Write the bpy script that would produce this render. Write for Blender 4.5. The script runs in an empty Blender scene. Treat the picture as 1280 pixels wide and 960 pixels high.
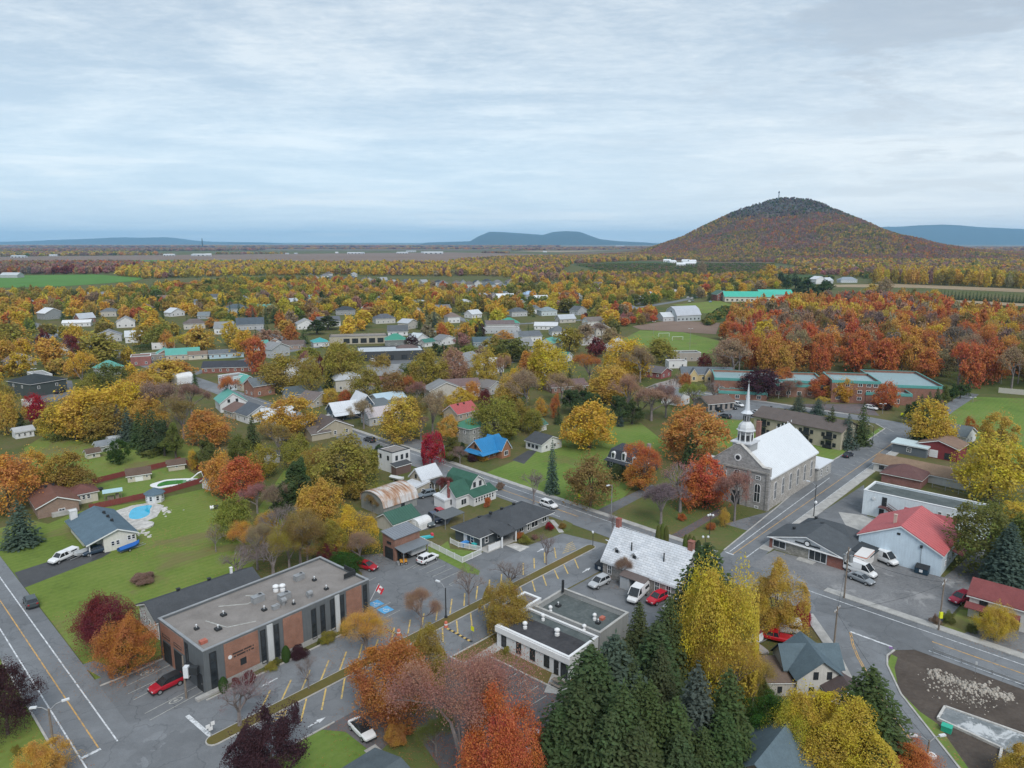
import bpy,math,random
import numpy as np
from math import sin,cos,pi,radians,hypot,atan2,sqrt
S=bpy.context.scene
COL=S.collection
# --- camera
F=904.0;PITCH=radians(11.08);CZ=60.0
cam=bpy.data.cameras.new('camera');camo=bpy.data.objects.new('camera',cam);COL.objects.link(camo)
camo.location=(0,0,CZ);camo.rotation_euler=(radians(90)-PITCH,0,0)
cam.sensor_width=36.0;cam.lens=36.0*F/1280.0
cam.clip_start=1.0;cam.clip_end=200000.0
S.camera=camo
S.render.resolution_x,S.render.resolution_y=1024,768
S.view_settings.view_transform='Standard';S.view_settings.look='None'
S.view_settings.exposure=0.78;S.view_settings.gamma=1.0;S.view_settings.use_curve_mapping=False
try:
 S.cycles.use_denoising=True
 S.cycles.max_bounces=4;S.cycles.diffuse_bounces=2;S.cycles.glossy_bounces=2
 S.cycles.transmission_bounces=2;S.cycles.volume_bounces=3;S.cycles.transparent_max_bounces=4
 S.cycles.caustics_reflective=False;S.cycles.caustics_refractive=False
except Exception:pass
SUN_EL,SUN_AZ=46.0,163.0
# --- node helper
class NT:
 def __init__(s,tree):s.t=tree;s.n=tree.nodes;s.l=tree.links
 def add(s,typ,**kw):
  n=s.n.new(typ)
  for k,v in kw.items():
   if k[0]=='i' and k[1:].isdigit():n.inputs[int(k[1:])].default_value=v
   else:setattr(n,k,v)
  return n
 def link(s,a,b):s.l.new(a,b)
 def math(s,op,a,b=None,clamp=False):
  n=s.n.new('ShaderNodeMath');n.operation=op;n.use_clamp=clamp
  for i,v in enumerate((a,b)):
   if v is None:continue
   if hasattr(v,'links'):s.l.new(v,n.inputs[i])
   else:n.inputs[i].default_value=v
  return n.outputs[0]
 def mix(s,f,a,b,mode='MIX'):
  n=s.n.new('ShaderNodeMix');n.data_type='RGBA';n.blend_type=mode
  for i,v in((0,f),(6,a),(7,b)):
   if hasattr(v,'links'):s.l.new(v,n.inputs[i])
   elif i==0:n.inputs[0].default_value=v
   else:n.inputs[i].default_value=(v[0],v[1],v[2],1.0)
  return n.outputs[2]
 def noise(s,vec,scale,detail=3.0,rough=0.55,dist=0.0):
  n=s.n.new('ShaderNodeTexNoise');n.inputs['Scale'].default_value=scale
  n.inputs['Detail'].default_value=detail;n.inputs['Roughness'].default_value=rough
  n.inputs['Distortion'].default_value=dist
  if vec is not None:s.l.new(vec,n.inputs['Vector'])
  return n.outputs[0]
 def ramp(s,f,pts):
  n=s.n.new('ShaderNodeValToRGB');e=n.color_ramp.elements
  while len(e)<len(pts):e.new(0.5)
  for el,(p,c)in zip(e,pts):
   el.position=p;el.color=(c,c,c,1)if not hasattr(c,'__len__')else(c[0],c[1],c[2],1)
  s.l.new(f,n.inputs[0]);return n.outputs[0]
 def sstep(s,x,lo,hi):
  n=s.n.new('ShaderNodeMapRange');n.interpolation_type='SMOOTHSTEP'
  n.inputs[1].default_value=lo;n.inputs[2].default_value=hi
  s.l.new(x,n.inputs[0]);return n.outputs[0]
 def scalevec(s,vec,sc):
  n=s.n.new('ShaderNodeMapping');n.inputs['Scale'].default_value=sc;s.l.new(vec,n.inputs[0]);return n.outputs[0]
  # --- world: overcast daylight sky
W=bpy.data.worlds.new('World');S.world=W;W.use_nodes=True
w=NT(W.node_tree);w.n.clear()
tc=w.add('ShaderNodeTexCoord');sep=w.add('ShaderNodeSeparateXYZ');w.link(tc.outputs['Generated'],sep.inputs[0])
dx,dy,dz=sep.outputs
zc=w.math('ADD',w.math('MAXIMUM',dz,0.0),0.07)
comb=w.add('ShaderNodeCombineXYZ');w.link(w.math('DIVIDE',dx,zc),comb.inputs[0]);w.link(w.math('DIVIDE',dy,zc),comb.inputs[1])
pl=comb.outputs[0]
sky=w.add('ShaderNodeTexSky',sky_type='NISHITA',sun_disc=False)
sky.sun_elevation=radians(SUN_EL);sky.sun_rotation=radians(SUN_AZ);sky.air_density=1.2;sky.dust_density=1.5;sky.altitude=60
big=w.noise(w.scalevec(pl,(0.85,1.0,1)),0.62,6.0,0.60,0.9)
streak=w.noise(w.scalevec(pl,(1.0,1.7,1)),1.5,9.0,0.66,0.5)
fine=w.noise(w.scalevec(pl,(1.5,2.4,1)),6.5,7.0,0.68,0.3)
val=w.math('ADD',w.math('ADD',w.math('MULTIPLY',big,0.5),w.math('MULTIPLY',streak,0.28)),w.math('MULTIPLY',fine,0.22))
cl=w.ramp(val,[(0.42,(3.0,3.65,4.35)),(0.475,(3.45,4.05,4.65)),(0.52,(3.95,4.5,5.0)),(0.58,(4.75,5.15,5.45))])
sc_n=w.noise(w.scalevec(pl,(0.9,1.1,1)),1.05,7.0,0.62,0.7)
warm=w.sstep(w.math('ADD',w.math('MULTIPLY',dx,1.0),w.math('MULTIPLY',dy,0.15)),0.05,0.75)
cl=w.mix(w.math('MULTIPLY',w.sstep(sc_n,0.50,0.62),w.math('MULTIPLY',warm,0.9)),cl,(2.7,3.1,3.6))
low=w.math('SUBTRACT',1.0,w.sstep(dz,0.0,0.30))
hz=w.mix(warm,(4.3,5.6,6.75),(6.2,6.5,6.75))
cl=w.mix(w.math('MULTIPLY',low,0.62),cl,hz)
bands=w.noise(w.scalevec(tc.outputs['Generated'],(2.2,2.2,26.0)),1.6,5.0,0.6,0.4)
cl=w.mix(w.math('MULTIPLY',w.math('MULTIPLY',w.sstep(bands,0.50,0.66),w.math('SUBTRACT',1.0,w.sstep(dz,0.05,0.26))),0.38),cl,(6.2,6.5,6.7))
full=w.mix(0.9,sky.outputs[0],cl)
bg=w.add('ShaderNodeBackground');bg.inputs[1].default_value=0.1;w.link(full,bg.inputs[0])
wo=w.add('ShaderNodeOutputWorld');w.link(bg.outputs[0],wo.inputs[0])
try:W.cycles.sampling_method='MANUAL';W.cycles.sample_map_resolution=512
except Exception:pass
sun=bpy.data.lights.new('sun','SUN');sun.energy=1.5;sun.angle=radians(25);sun.color=(1.0,0.965,0.92)
suno=bpy.data.objects.new('sun',sun);COL.objects.link(suno)
suno.rotation_euler=(radians(90-SUN_EL),0,radians(180-SUN_AZ))
suno.location=(-60,-60,150)
# --- photo-pixel -> ground helpers
def G(px,py,z=0.0):
 a=(px-640)/F;b=(480-py)/F
 d2=-sin(PITCH)+b*cos(PITCH);d1=cos(PITCH)+b*sin(PITCH)
 t=(z-CZ)/d2
 return(a*t,d1*t)
def HT(x,y,py):
 b=(480-py)/F
 return CZ+y*(-sin(PITCH)+b*cos(PITCH))/(cos(PITCH)+b*sin(PITCH))
def depth_of(x,y,z=0):return y*cos(PITCH)+(CZ-z)*sin(PITCH)
def PX(x,y,z=0):
 d=depth_of(x,y,z);u=(z-CZ)*cos(PITCH)+y*sin(PITCH)
 return(640+F*x/d,480-F*u/d)
def p3(t):return G(t[0],t[1],t[2]if len(t)>2 else 0.0)
# --- materials
MATS={}
def newmat(name):
 m=bpy.data.materials.new(name);m.use_nodes=True;t=NT(m.node_tree);t.n.clear()
 b=t.add('ShaderNodeBsdfPrincipled');o=t.add('ShaderNodeOutputMaterial');t.link(b.outputs[0],o.inputs[0])
 b.inputs['Specular IOR Level'].default_value=0.25
 MATS[name]=m;return m,t,b
def bump(t,b,h,strength=0.3,dist=0.05):
 n=t.add('ShaderNodeBump');n.inputs['Strength'].default_value=strength;n.inputs['Distance'].default_value=dist
 t.link(h,n.inputs['Height']);t.link(n.outputs[0],b.inputs['Normal'])
def simple(name,col,rough=0.7,var=0.18,scale=1.2,spec=0.25,metal=0.0,world=False):
 m,t,b=newmat(name)
 if world:v=t.add('ShaderNodeNewGeometry').outputs['Position']
 else:v=t.add('ShaderNodeTexCoord').outputs['Object']
 n=t.noise(v,scale,5.0,0.6);n2=t.noise(v,scale*9,3.0,0.6)
 k=t.math('ADD',t.math('MULTIPLY',n,0.7),t.math('MULTIPLY',n2,0.3))
 lo=tuple(c*(1-var*1.4)for c in col);hi=tuple(min(1,c*(1+var*1.4))for c in col)
 c=t.ramp(k,[(0.3,lo),(0.7,hi)]);t.link(c,b.inputs['Base Color'])
 b.inputs['Roughness'].default_value=rough;b.inputs['Specular IOR Level'].default_value=spec;b.inputs['Metallic'].default_value=metal
 return m
def worn(name,col,*a,**k):
 m=simple(name,col,*a,**k);t=NT(m.node_tree);b=[n for n in t.n if n.type=='BSDF_PRINCIPLED'][0];src=b.inputs['Base Color'].links[0].from_socket
 v=t.add('ShaderNodeNewGeometry').outputs['Position'];n=t.noise(v,1.7,6.0,0.75);t.link(t.mix(t.math('MULTIPLY',t.sstep(n,0.47,0.62),0.75),src,(0.17,0.18,0.19)),b.inputs['Base Color']);return m
def objcol(name,rough,var=0.2,scale=0.8,spec=0.25,metal=0.0,lines=None,streak=0.0,bumpy=None):
 """material that takes its base tint from the object's own colour"""
 m,t,b=newmat(name)
 oi=t.add('ShaderNodeObjectInfo');v=t.add('ShaderNodeTexCoord').outputs['Object']
 n=t.noise(v,scale,5.0,0.65);n2=t.noise(v,scale*11,3.0,0.6)
 k=t.math('ADD',t.math('MULTIPLY',n,0.6),t.math('MULTIPLY',n2,0.4))
 mul=t.ramp(k,[(0.3,1-var),(0.7,1+var)])
 c=t.mix(1.0,oi.outputs['Color'],mul,'MULTIPLY')
 if streak:
  s=t.noise(t.scalevec(v,(2.2,2.2,0.25)),1.5,4.0,0.7)
  c=t.mix(1.0,c,t.ramp(s,[(0.35,1-streak),(0.62,1.0)]),'MULTIPLY')
 if lines:
  axis,freq,amt=lines
  sp=t.add('ShaderNodeSeparateXYZ');t.link(v,sp.inputs[0])
  f=t.math('FRACT',t.math('MULTIPLY',sp.outputs[axis],freq))
  e=t.sstep(f,0.0,0.22)
  c=t.mix(1.0,c,t.ramp(e,[(0.0,1-amt),(1.0,1.0)]),'MULTIPLY')
  bump(t,b,f,0.4,0.03)
 elif bumpy:bump(t,b,n2,bumpy,0.05)
 t.link(c,b.inputs['Base Color']);b.inputs['Roughness'].default_value=rough
 b.inputs['Specular IOR Level'].default_value=spec;b.inputs['Metallic'].default_value=metal
 return m
M_siding=objcol('painted_siding',0.65,0.09,0.5,lines=(2,5.0,0.16),streak=0.10)
M_plainwall=objcol('render_wall',0.85,0.12,0.6,streak=0.14)
M_shingle=objcol('asphalt_shingle',0.92,0.20,0.5,spec=0.15,streak=0.12,bumpy=0.5)
M_metalroof=objcol('painted_metal_roof',0.5,0.12,0.35,spec=0.35,streak=0.10)
M_paint=objcol('car_paint',0.28,0.03,1.0,spec=0.5)
M_trim=objcol('painted_trim',0.55,0.08,1.0)
M_white=simple('white_trim',(0.70,0.71,0.72),0.55,0.06)
M_dark=simple('dark_trim',(0.03,0.033,0.036),0.6,0.2)
M_glass=simple('dark_glass',(0.030,0.036,0.042),0.12,0.5,0.7,spec=0.6)
M_carglass=simple('car_glass',(0.018,0.022,0.026),0.08,0.2,2,spec=0.7)
M_rubber=simple('tyre_rubber',(0.02,0.02,0.021),0.85,0.2)
M_chrome=simple('bright_alloy',(0.45,0.46,0.47),0.35,0.1,3,metal=0.6)
M_lens=simple('lamp_lens',(0.62,0.64,0.66),0.2,0.1,5,spec=0.6)
M_redlens=simple('red_lens',(0.35,0.02,0.02),0.25,0.1,5,spec=0.6)
M_steel=simple('galvanised_steel',(0.30,0.31,0.32),0.5,0.15,1.0,metal=0.3)
M_wood=simple('weathered_wood',(0.20,0.165,0.135),0.9,0.3,1.5)
M_concrete=simple('concrete',(0.36,0.355,0.34),0.9,0.22,0.6,world=True)
M_kerb=simple('kerb_concrete',(0.40,0.39,0.37),0.9,0.2,0.9,world=True)
M_lineW=worn('white_road_paint',(0.62,0.64,0.66),0.8,0.16,1.6,world=True)
M_lineY=worn('yellow_road_paint',(0.60,0.42,0.13),0.8,0.18,1.6,world=True)
M_lineO=worn('orange_road_paint',(0.58,0.34,0.10),0.8,0.18,1.6,world=True)
M_lineF=simple('faded_road_paint',(0.36,0.36,0.34),0.85,0.3,2.0,world=True)
M_blue=simple('blue_ground_paint',(0.10,0.34,0.60),0.8,0.15,2.0,world=True)
M_bark=simple('bark',(0.105,0.088,0.075),0.95,0.3,2.0)
M_barkgrey=simple('grey_twig_bark',(0.20,0.175,0.17),0.95,0.25,2.0)
M_plastic=objcol('coloured_plastic',0.5,0.06,1.0)
M_stoneb=simple('pale_stone',(0.46,0.45,0.43),0.9,0.3,0.9)
def brick_mat(name,scale=3.2,var=0.35,mortar=(0.32,0.30,0.28),bw=0.5,rh=0.2):
 m,t,b=newmat(name);oi=t.add('ShaderNodeObjectInfo');v=t.add('ShaderNodeTexCoord').outputs['Object']
 sp=t.add('ShaderNodeSeparateXYZ');t.link(v,sp.inputs[0]);cb=t.add('ShaderNodeCombineXYZ')
 t.link(t.math('ADD',sp.outputs[0],sp.outputs[1]),cb.inputs[0]);t.link(sp.outputs[2],cb.inputs[1])
 br=t.add('ShaderNodeTexBrick');br.inputs['Scale'].default_value=scale;br.inputs['Mortar Size'].default_value=0.018
 br.inputs['Brick Width'].default_value=bw;br.inputs['Row Height'].default_value=rh
 t.link(cb.outputs[0],br.inputs['Vector'])
 lo=t.mix(1.0,oi.outputs['Color'],(1-var,)*3,'MULTIPLY');hi=t.mix(1.0,oi.outputs['Color'],(1+var,)*3,'MULTIPLY')
 t.link(lo,br.inputs['Color1']);t.link(hi,br.inputs['Color2']);br.inputs['Mortar'].default_value=(*mortar,1)
 n=t.noise(v,0.6,5.0,0.7);c=t.mix(1.0,br.outputs[0],t.ramp(n,[(0.3,0.78),(0.7,1.15)]),'MULTIPLY')
 t.link(c,b.inputs['Base Color']);b.inputs['Roughness'].default_value=0.9;bump(t,b,br.outputs[1],-0.4,0.02);return m
M_brick=brick_mat('brickwork',4.0,0.14,(0.24,0.19,0.17))
M_stone=brick_mat('coursed_stone',1.5,0.22,(0.30,0.29,0.27),0.62,0.3)
M_fieldstone=brick_mat('field_stone',1.7,0.26,(0.34,0.325,0.30),0.5,0.38)
def leaf_mat(name,inst):
 m,t,b=newmat(name)
 if inst:
  a=t.add('ShaderNodeAttribute');a.attribute_type='INSTANCER';a.attribute_name='tint';base=a.outputs['Color']
 else:
  base=t.add('ShaderNodeObjectInfo').outputs['Color']
 oi=t.add('ShaderNodeObjectInfo');geo=t.add('ShaderNodeNewGeometry')
 v=t.add('ShaderNodeTexCoord').outputs['Object']
 off=t.add('ShaderNodeVectorMath',operation='ADD');t.link(v,off.inputs[0])
 rv=t.add('ShaderNodeCombineXYZ');r50=t.math('MULTIPLY',oi.outputs['Random'],50.0)
 for i in range(3):t.link(r50,rv.inputs[i])
 t.link(rv.outputs[0],off.inputs[1])
 clump=t.noise(off.outputs[0],0.45,2.0,0.5)
 rnd=geo.outputs['Random Per Island']
 hsv=t.add('ShaderNodeHueSaturation')
 t.link(base,hsv.inputs['Color'])
 hue=t.math('ADD',0.5,t.math('ADD',t.math('MULTIPLY',t.math('SUBTRACT',clump,0.5),0.07),t.math('MULTIPLY',t.math('SUBTRACT',rnd,0.5),0.03)))
 t.link(hue,hsv.inputs['Hue'])
 vv=t.math('ADD',0.88,t.math('ADD',t.math('MULTIPLY',rnd,0.32),t.math('MULTIPLY',clump,0.30)))
 t.link(vv,hsv.inputs['Value']);t.link(t.math('ADD',0.86,t.math('MULTIPLY',clump,0.2)),hsv.inputs['Saturation'])
 t.link(hsv.outputs[0],b.inputs['Base Color']);b.inputs['Roughness'].default_value=0.8;b.inputs['Specular IOR Level'].default_value=0.12
 tr=t.add('ShaderNodeBsdfTranslucent');t.link(hsv.outputs[0],tr.inputs[0]);mx=t.add('ShaderNodeMixShader');mx.inputs[0].default_value=0.42
 out=[n for n in t.n if n.type=='OUTPUT_MATERIAL'][0]
 t.link(b.outputs[0],mx.inputs[1]);t.link(tr.outputs[0],mx.inputs[2]);t.link(mx.outputs[0],out.inputs[0])
 return m
M_leaf=leaf_mat('foliage',False);M_leafI=leaf_mat('wood_foliage',True)
def ground_mat(name,cols,scales=(0.012,0.09,1.1),rough=0.95,patch=None,mow=0.0):
 m,t,b=newmat(name);v=t.add('ShaderNodeNewGeometry').outputs['Position']
 n1=t.noise(v,scales[0],4.0,0.6);n2=t.noise(v,scales[1],5.0,0.65,0.4);n3=t.noise(v,scales[2],4.0,0.7)
 k=t.math('ADD',t.math('ADD',t.math('MULTIPLY',n1,0.3),t.math('MULTIPLY',n2,0.4)),t.math('MULTIPLY',n3,0.3))
 c=t.ramp(k,[(0.36+0.28*i/(len(cols)-1),cc)for i,cc in enumerate(cols)])
 if patch:
  pn=t.noise(v,patch[1],5.0,0.7,0.6);c=t.mix(t.math('MULTIPLY',t.sstep(pn,patch[2],patch[2]+0.1),patch[3]if len(patch)>3 else 1.0),c,patch[0])
 if mow:
  wv=t.add('ShaderNodeTexWave',wave_profile='SIN');mp=t.add('ShaderNodeMapping');mp.inputs['Rotation'].default_value=(0,0,0.75);t.link(v,mp.inputs[0]);t.link(mp.outputs[0],wv.inputs['Vector']);wv.inputs['Scale'].default_value=0.22;wv.inputs['Distortion'].default_value=1.2;wv.inputs['Detail Scale'].default_value=0.4
  c=t.mix(1.0,c,t.ramp(wv.outputs[1],[(0.2,1-mow),(0.8,1+mow)]),'MULTIPLY')
  vl=t.add('ShaderNodeTexVoronoi');vl.inputs['Scale'].default_value=1.6;t.link(v,vl.inputs['Vector']);dn=t.noise(v,0.06,4.0,0.65)
  c=t.mix(t.math('MULTIPLY',t.math('SUBTRACT',1.0,t.sstep(vl.outputs['Distance'],0.14,0.28)),t.sstep(dn,0.48,0.62)),c,(0.26,0.17,0.07))
 t.link(c,b.inputs['Base Color']);b.inputs['Roughness'].default_value=rough;b.inputs['Specular IOR Level'].default_value=0.1
 bump(t,b,n3,0.35,0.1)
 return m
M_ground=ground_mat('town_ground',[(0.060,0.078,0.026),(0.086,0.104,0.032),(0.120,0.108,0.048),(0.160,0.125,0.072)])
M_lawn=ground_mat('lawn_grass',[(0.098,0.140,0.030),(0.130,0.184,0.038),(0.160,0.202,0.050),(0.20,0.20,0.070)],patch=((0.165,0.140,0.065),0.045,0.52,0.75),mow=0.035)
M_lawnG=ground_mat('mown_grass',[(0.090,0.142,0.032),(0.120,0.188,0.040),(0.148,0.208,0.052),(0.19,0.19,0.066)],patch=((0.15,0.135,0.06),0.06,0.55,0.6),mow=0.03)
M_leafy=ground_mat('leaf_strewn_grass',[(0.078,0.112,0.034),(0.098,0.124,0.040),(0.130,0.124,0.050),(0.18,0.130,0.066)])
M_median=ground_mat('dry_grass_strip',[(0.095,0.090,0.030),(0.130,0.108,0.038),(0.165,0.108,0.048)])
M_dirt=ground_mat('bare_soil',[(0.055,0.045,0.038),(0.085,0.070,0.060),(0.120,0.100,0.085)],(0.03,0.2,1.8))
M_gravel=ground_mat('gravel_lot',[(0.105,0.108,0.114),(0.185,0.188,0.194),(0.26,0.26,0.265)],(0.03,0.15,2.2),patch=((0.30,0.30,0.30),0.11,0.57,0.8))
M_slab=ground_mat('old_slab',[(0.10,0.115,0.12),(0.18,0.20,0.21),(0.30,0.31,0.32)],(0.03,0.25,1.5),patch=((0.52,0.54,0.55),0.32,0.50,0.9))
def asphalt_mat(name,base,leaves=None,cracks=0.35):
 m,t,b=newmat(name);v=t.add('ShaderNodeNewGeometry').outputs['Position']
 n1=t.noise(v,0.05,5.0,0.6,0.5);n2=t.noise(v,0.45,5.0,0.7);n3=t.noise(v,9.0,3.0,0.6)
 k=t.math('ADD',t.math('ADD',t.math('MULTIPLY',n1,0.4),t.math('MULTIPLY',n2,0.35)),t.math('MULTIPLY',n3,0.25))
 c=t.ramp(k,[(0.34,tuple(x*0.74 for x in base)),(0.5,base),(0.66,tuple(x*1.32 for x in base))])
 vo=t.add('ShaderNodeTexVoronoi',feature='DISTANCE_TO_EDGE');vo.inputs['Scale'].default_value=0.14
 dv=t.add('ShaderNodeVectorMath',operation='ADD');t.link(v,dv.inputs[0])
 nn=t.add('ShaderNodeTexNoise');nn.inputs['Scale'].default_value=0.5;nn.inputs['Detail'].default_value=4.0;t.link(v,nn.inputs['Vector'])
 sv=t.add('ShaderNodeVectorMath',operation='SCALE');sv.inputs['Scale'].default_value=3.0;t.link(nn.outputs[1],sv.inputs[0]);t.link(sv.outputs[0],dv.inputs[1])
 t.link(dv.outputs[0],vo.inputs['Vector'])
 cr=t.math('MULTIPLY',t.math('SUBTRACT',1.0,t.sstep(vo.outputs[0],0.004,0.016)),cracks)
 c=t.mix(cr,c,tuple(x*0.45 for x in base))
 pv=t.add('ShaderNodeTexVoronoi',distance='CHEBYCHEV');pv.inputs['Scale'].default_value=0.085;t.link(dv.outputs[0],pv.inputs['Vector']);sc_=t.add('ShaderNodeSeparateColor');t.link(pv.outputs['Color'],sc_.inputs[0])
 c=t.mix(1.0,c,t.ramp(sc_.outputs[0],[(0.0,0.80),(0.2,0.97),(0.75,1.0),(1.0,1.14)]),'MULTIPLY')
 oil=t.noise(v,0.9,3.0,0.6);c=t.mix(t.math('MULTIPLY',t.sstep(oil,0.66,0.74),0.4),c,tuple(x*0.5 for x in base))
 if leaves:
  vv=t.add('ShaderNodeTexVoronoi');vv.inputs['Scale'].default_value=3.2;t.link(v,vv.inputs['Vector'])
  dens=t.noise(v,0.09,3.0,0.6)
  spot=t.math('MULTIPLY',t.math('SUBTRACT',1.0,t.sstep(vv.outputs['Distance'],0.20,0.36)),t.sstep(dens,leaves[1],leaves[1]+0.15))
  c=t.mix(t.math('MULTIPLY',spot,0.85),c,leaves[0])
 t.link(c,b.inputs['Base Color']);b.inputs['Roughness'].default_value=0.88;b.inputs['Specular IOR Level'].default_value=0.2
 bump(t,b,n3,0.25,0.02);return m
M_asphalt=asphalt_mat('road_asphalt',(0.172,0.182,0.194))
M_asphalt2=asphalt_mat('lot_asphalt',(0.152,0.160,0.170),cracks=0.5)
M_leafasph=asphalt_mat('leaf_strewn_asphalt',(0.115,0.110,0.115),((0.30,0.10,0.055),0.36))
M_drive=asphalt_mat('dark_drive_asphalt',(0.070,0.072,0.076),cracks=0.2)
M_roofgravel=ground_mat('roof_gravel',[(0.155,0.142,0.132),(0.225,0.207,0.194),(0.285,0.265,0.25)],(0.05,0.35,5.0),patch=((0.075,0.075,0.075),0.16,0.66,0.8))
M_roofblack=ground_mat('roof_membrane_black',[(0.035,0.036,0.04),(0.06,0.06,0.065),(0.09,0.09,0.095)],(0.05,0.35,2.0))
M_roofteal=ground_mat('roof_membrane_green',[(0.066,0.080,0.082),(0.100,0.116,0.116),(0.165,0.18,0.18)],(0.05,0.3,2.0))
M_water=simple('pool_water',(0.03,0.39,0.60),0.08,0.15,0.5,spec=0.6,world=True)
M_waterG=simple('green_pool_water',(0.06,0.22,0.05),0.08,0.2,0.5,spec=0.6,world=True)
# --- mesh builder
class MB:
 def __init__(s):s.v=[];s.f=[];s.m=[]
 def add(s,vs,fs,mi=0):
  o=len(s.v);s.v+=[tuple(p)for p in vs];s.f+=[tuple(i+o for i in f)for f in fs];s.m+=[mi]*len(fs);return s
 def box(s,x0,y0,z0,x1,y1,z1,mi=0):
  return s.add([(x0,y0,z0),(x1,y0,z0),(x1,y1,z0),(x0,y1,z0),(x0,y0,z1),(x1,y0,z1),(x1,y1,z1),(x0,y1,z1)],[(3,2,1,0),(4,5,6,7),(0,1,5,4),(1,2,6,5),(2,3,7,6),(3,0,4,7)],mi)
 def obox(s,c,ux,hx,hy,z0,z1,mi=0):
  """box centred at c=(x,y), long axis along unit vector ux"""
  uy=(-ux[1],ux[0]);q=[(c[0]+a*hx*ux[0]+b*hy*uy[0],c[1]+a*hx*ux[1]+b*hy*uy[1])for a,b in((-1,-1),(1,-1),(1,1),(-1,1))]
  return s.prism(q,z0,z1,mi)
 def prism(s,poly,z0,z1,mi=0):
  n=len(poly)
  vs=[(p[0],p[1],z0)for p in poly]+[(p[0],p[1],z1)for p in poly]
  fs=[tuple(range(n-1,-1,-1)),tuple(range(n,2*n))]+[(i,(i+1)%n,n+(i+1)%n,n+i)for i in range(n)]
  return s.add(vs,fs,mi)
 def slab(s,quad,t,mi=0):
  """thicken a planar polygon downwards by t"""
  n=len(quad);vs=list(quad)+[(p[0],p[1],p[2]-t)for p in quad]
  fs=[tuple(range(n)),tuple(range(2*n-1,n-1,-1))]+[(i,i+n,(i+1)%n+n,(i+1)%n)for i in range(n)]
  return s.add(vs,fs,mi)
 def cyl(s,p0,p1,r0,r1=None,n=8,mi=0,caps=True):
  r1=r0 if r1 is None else r1
  d=np.array(p1,float)-np.array(p0,float);L=np.linalg.norm(d);d/=max(L,1e-9)
  a=np.cross(d,(0,0,1)if abs(d[2])<0.9 else(1,0,0));a/=np.linalg.norm(a);b=np.cross(d,a)
  vs=[]
  for p,r in((p0,r0),(p1,r1)):
   for i in range(n):
    an=2*pi*i/n;vs.append(tuple(np.array(p,float)+r*(cos(an)*a+sin(an)*b)))
  fs=[(i,(i+1)%n,n+(i+1)%n,n+i)for i in range(n)]
  if caps:fs+=[tuple(range(n-1,-1,-1)),tuple(range(n,2*n))]
  return s.add(vs,fs,mi)
 def rings(s,c,prof,n=12,mi=0,squash=1.0,rot=0.0):
  """lathe: prof = [(r,z)...]"""
  vs=[]
  for r,z in prof:
   for i in range(n):
    an=2*pi*i/n+rot;vs.append((c[0]+r*cos(an),c[1]+r*sin(an)*squash,c[2]+z))
  fs=[]
  for k in range(len(prof)-1):
   for i in range(n):fs.append((k*n+i,k*n+(i+1)%n,(k+1)*n+(i+1)%n,(k+1)*n+i))
  fs+=[tuple(range(n-1,-1,-1)),tuple(range((len(prof)-1)*n,len(prof)*n))]
  return s.add(vs,fs,mi)
 def mesh(s,name,mats,smooth=False):
  me=bpy.data.meshes.new(name);me.from_pydata(s.v,[],s.f)
  for m in(mats if isinstance(mats,(list,tuple))else[mats]):me.materials.append(m)
  if any(s.m):me.polygons.foreach_set('material_index',s.m)
  if smooth:me.polygons.foreach_set('use_smooth',[True]*len(s.f))
  me.update();return me
 def build(s,name,mats,parent=None,col=None,smooth=False,loc=None,rz=None):
  return link(name,s.mesh(name,mats,smooth),parent,col,loc,rz)
def link(name,me,parent=None,col=None,loc=None,rz=None):
 o=bpy.data.objects.new(name,me);COL.objects.link(o)
 if parent is not None:o.parent=parent
 if col is not None:o.color=(*col,1.0)
 if loc is not None:o.location=loc
 if rz is not None:o.rotation_euler=(0,0,rz)
 return o
def empty(name,loc,rz=0.0):
 o=bpy.data.objects.new(name,None);COL.objects.link(o);o.location=loc;o.rotation_euler=(0,0,rz);o.empty_display_size=0.5;return o
LABELS={};LANDMARKS=[]
def tag(o,label=None,cat=None,group=None,ref=None):
 if label:o['label']=label
 if cat:o['category']=cat
 if group:o['group']=group
 if ref:LANDMARKS.append((ref,(o.location.x,o.location.y)))
 return o
def struct(o,kind='structure'):o['kind']=kind;return o
def copy_tree(o,parent=None):
 c=o.copy();COL.objects.link(c)
 if parent is not None:c.parent=parent
 for ch in o.children:copy_tree(ch,c)
 return c
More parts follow.
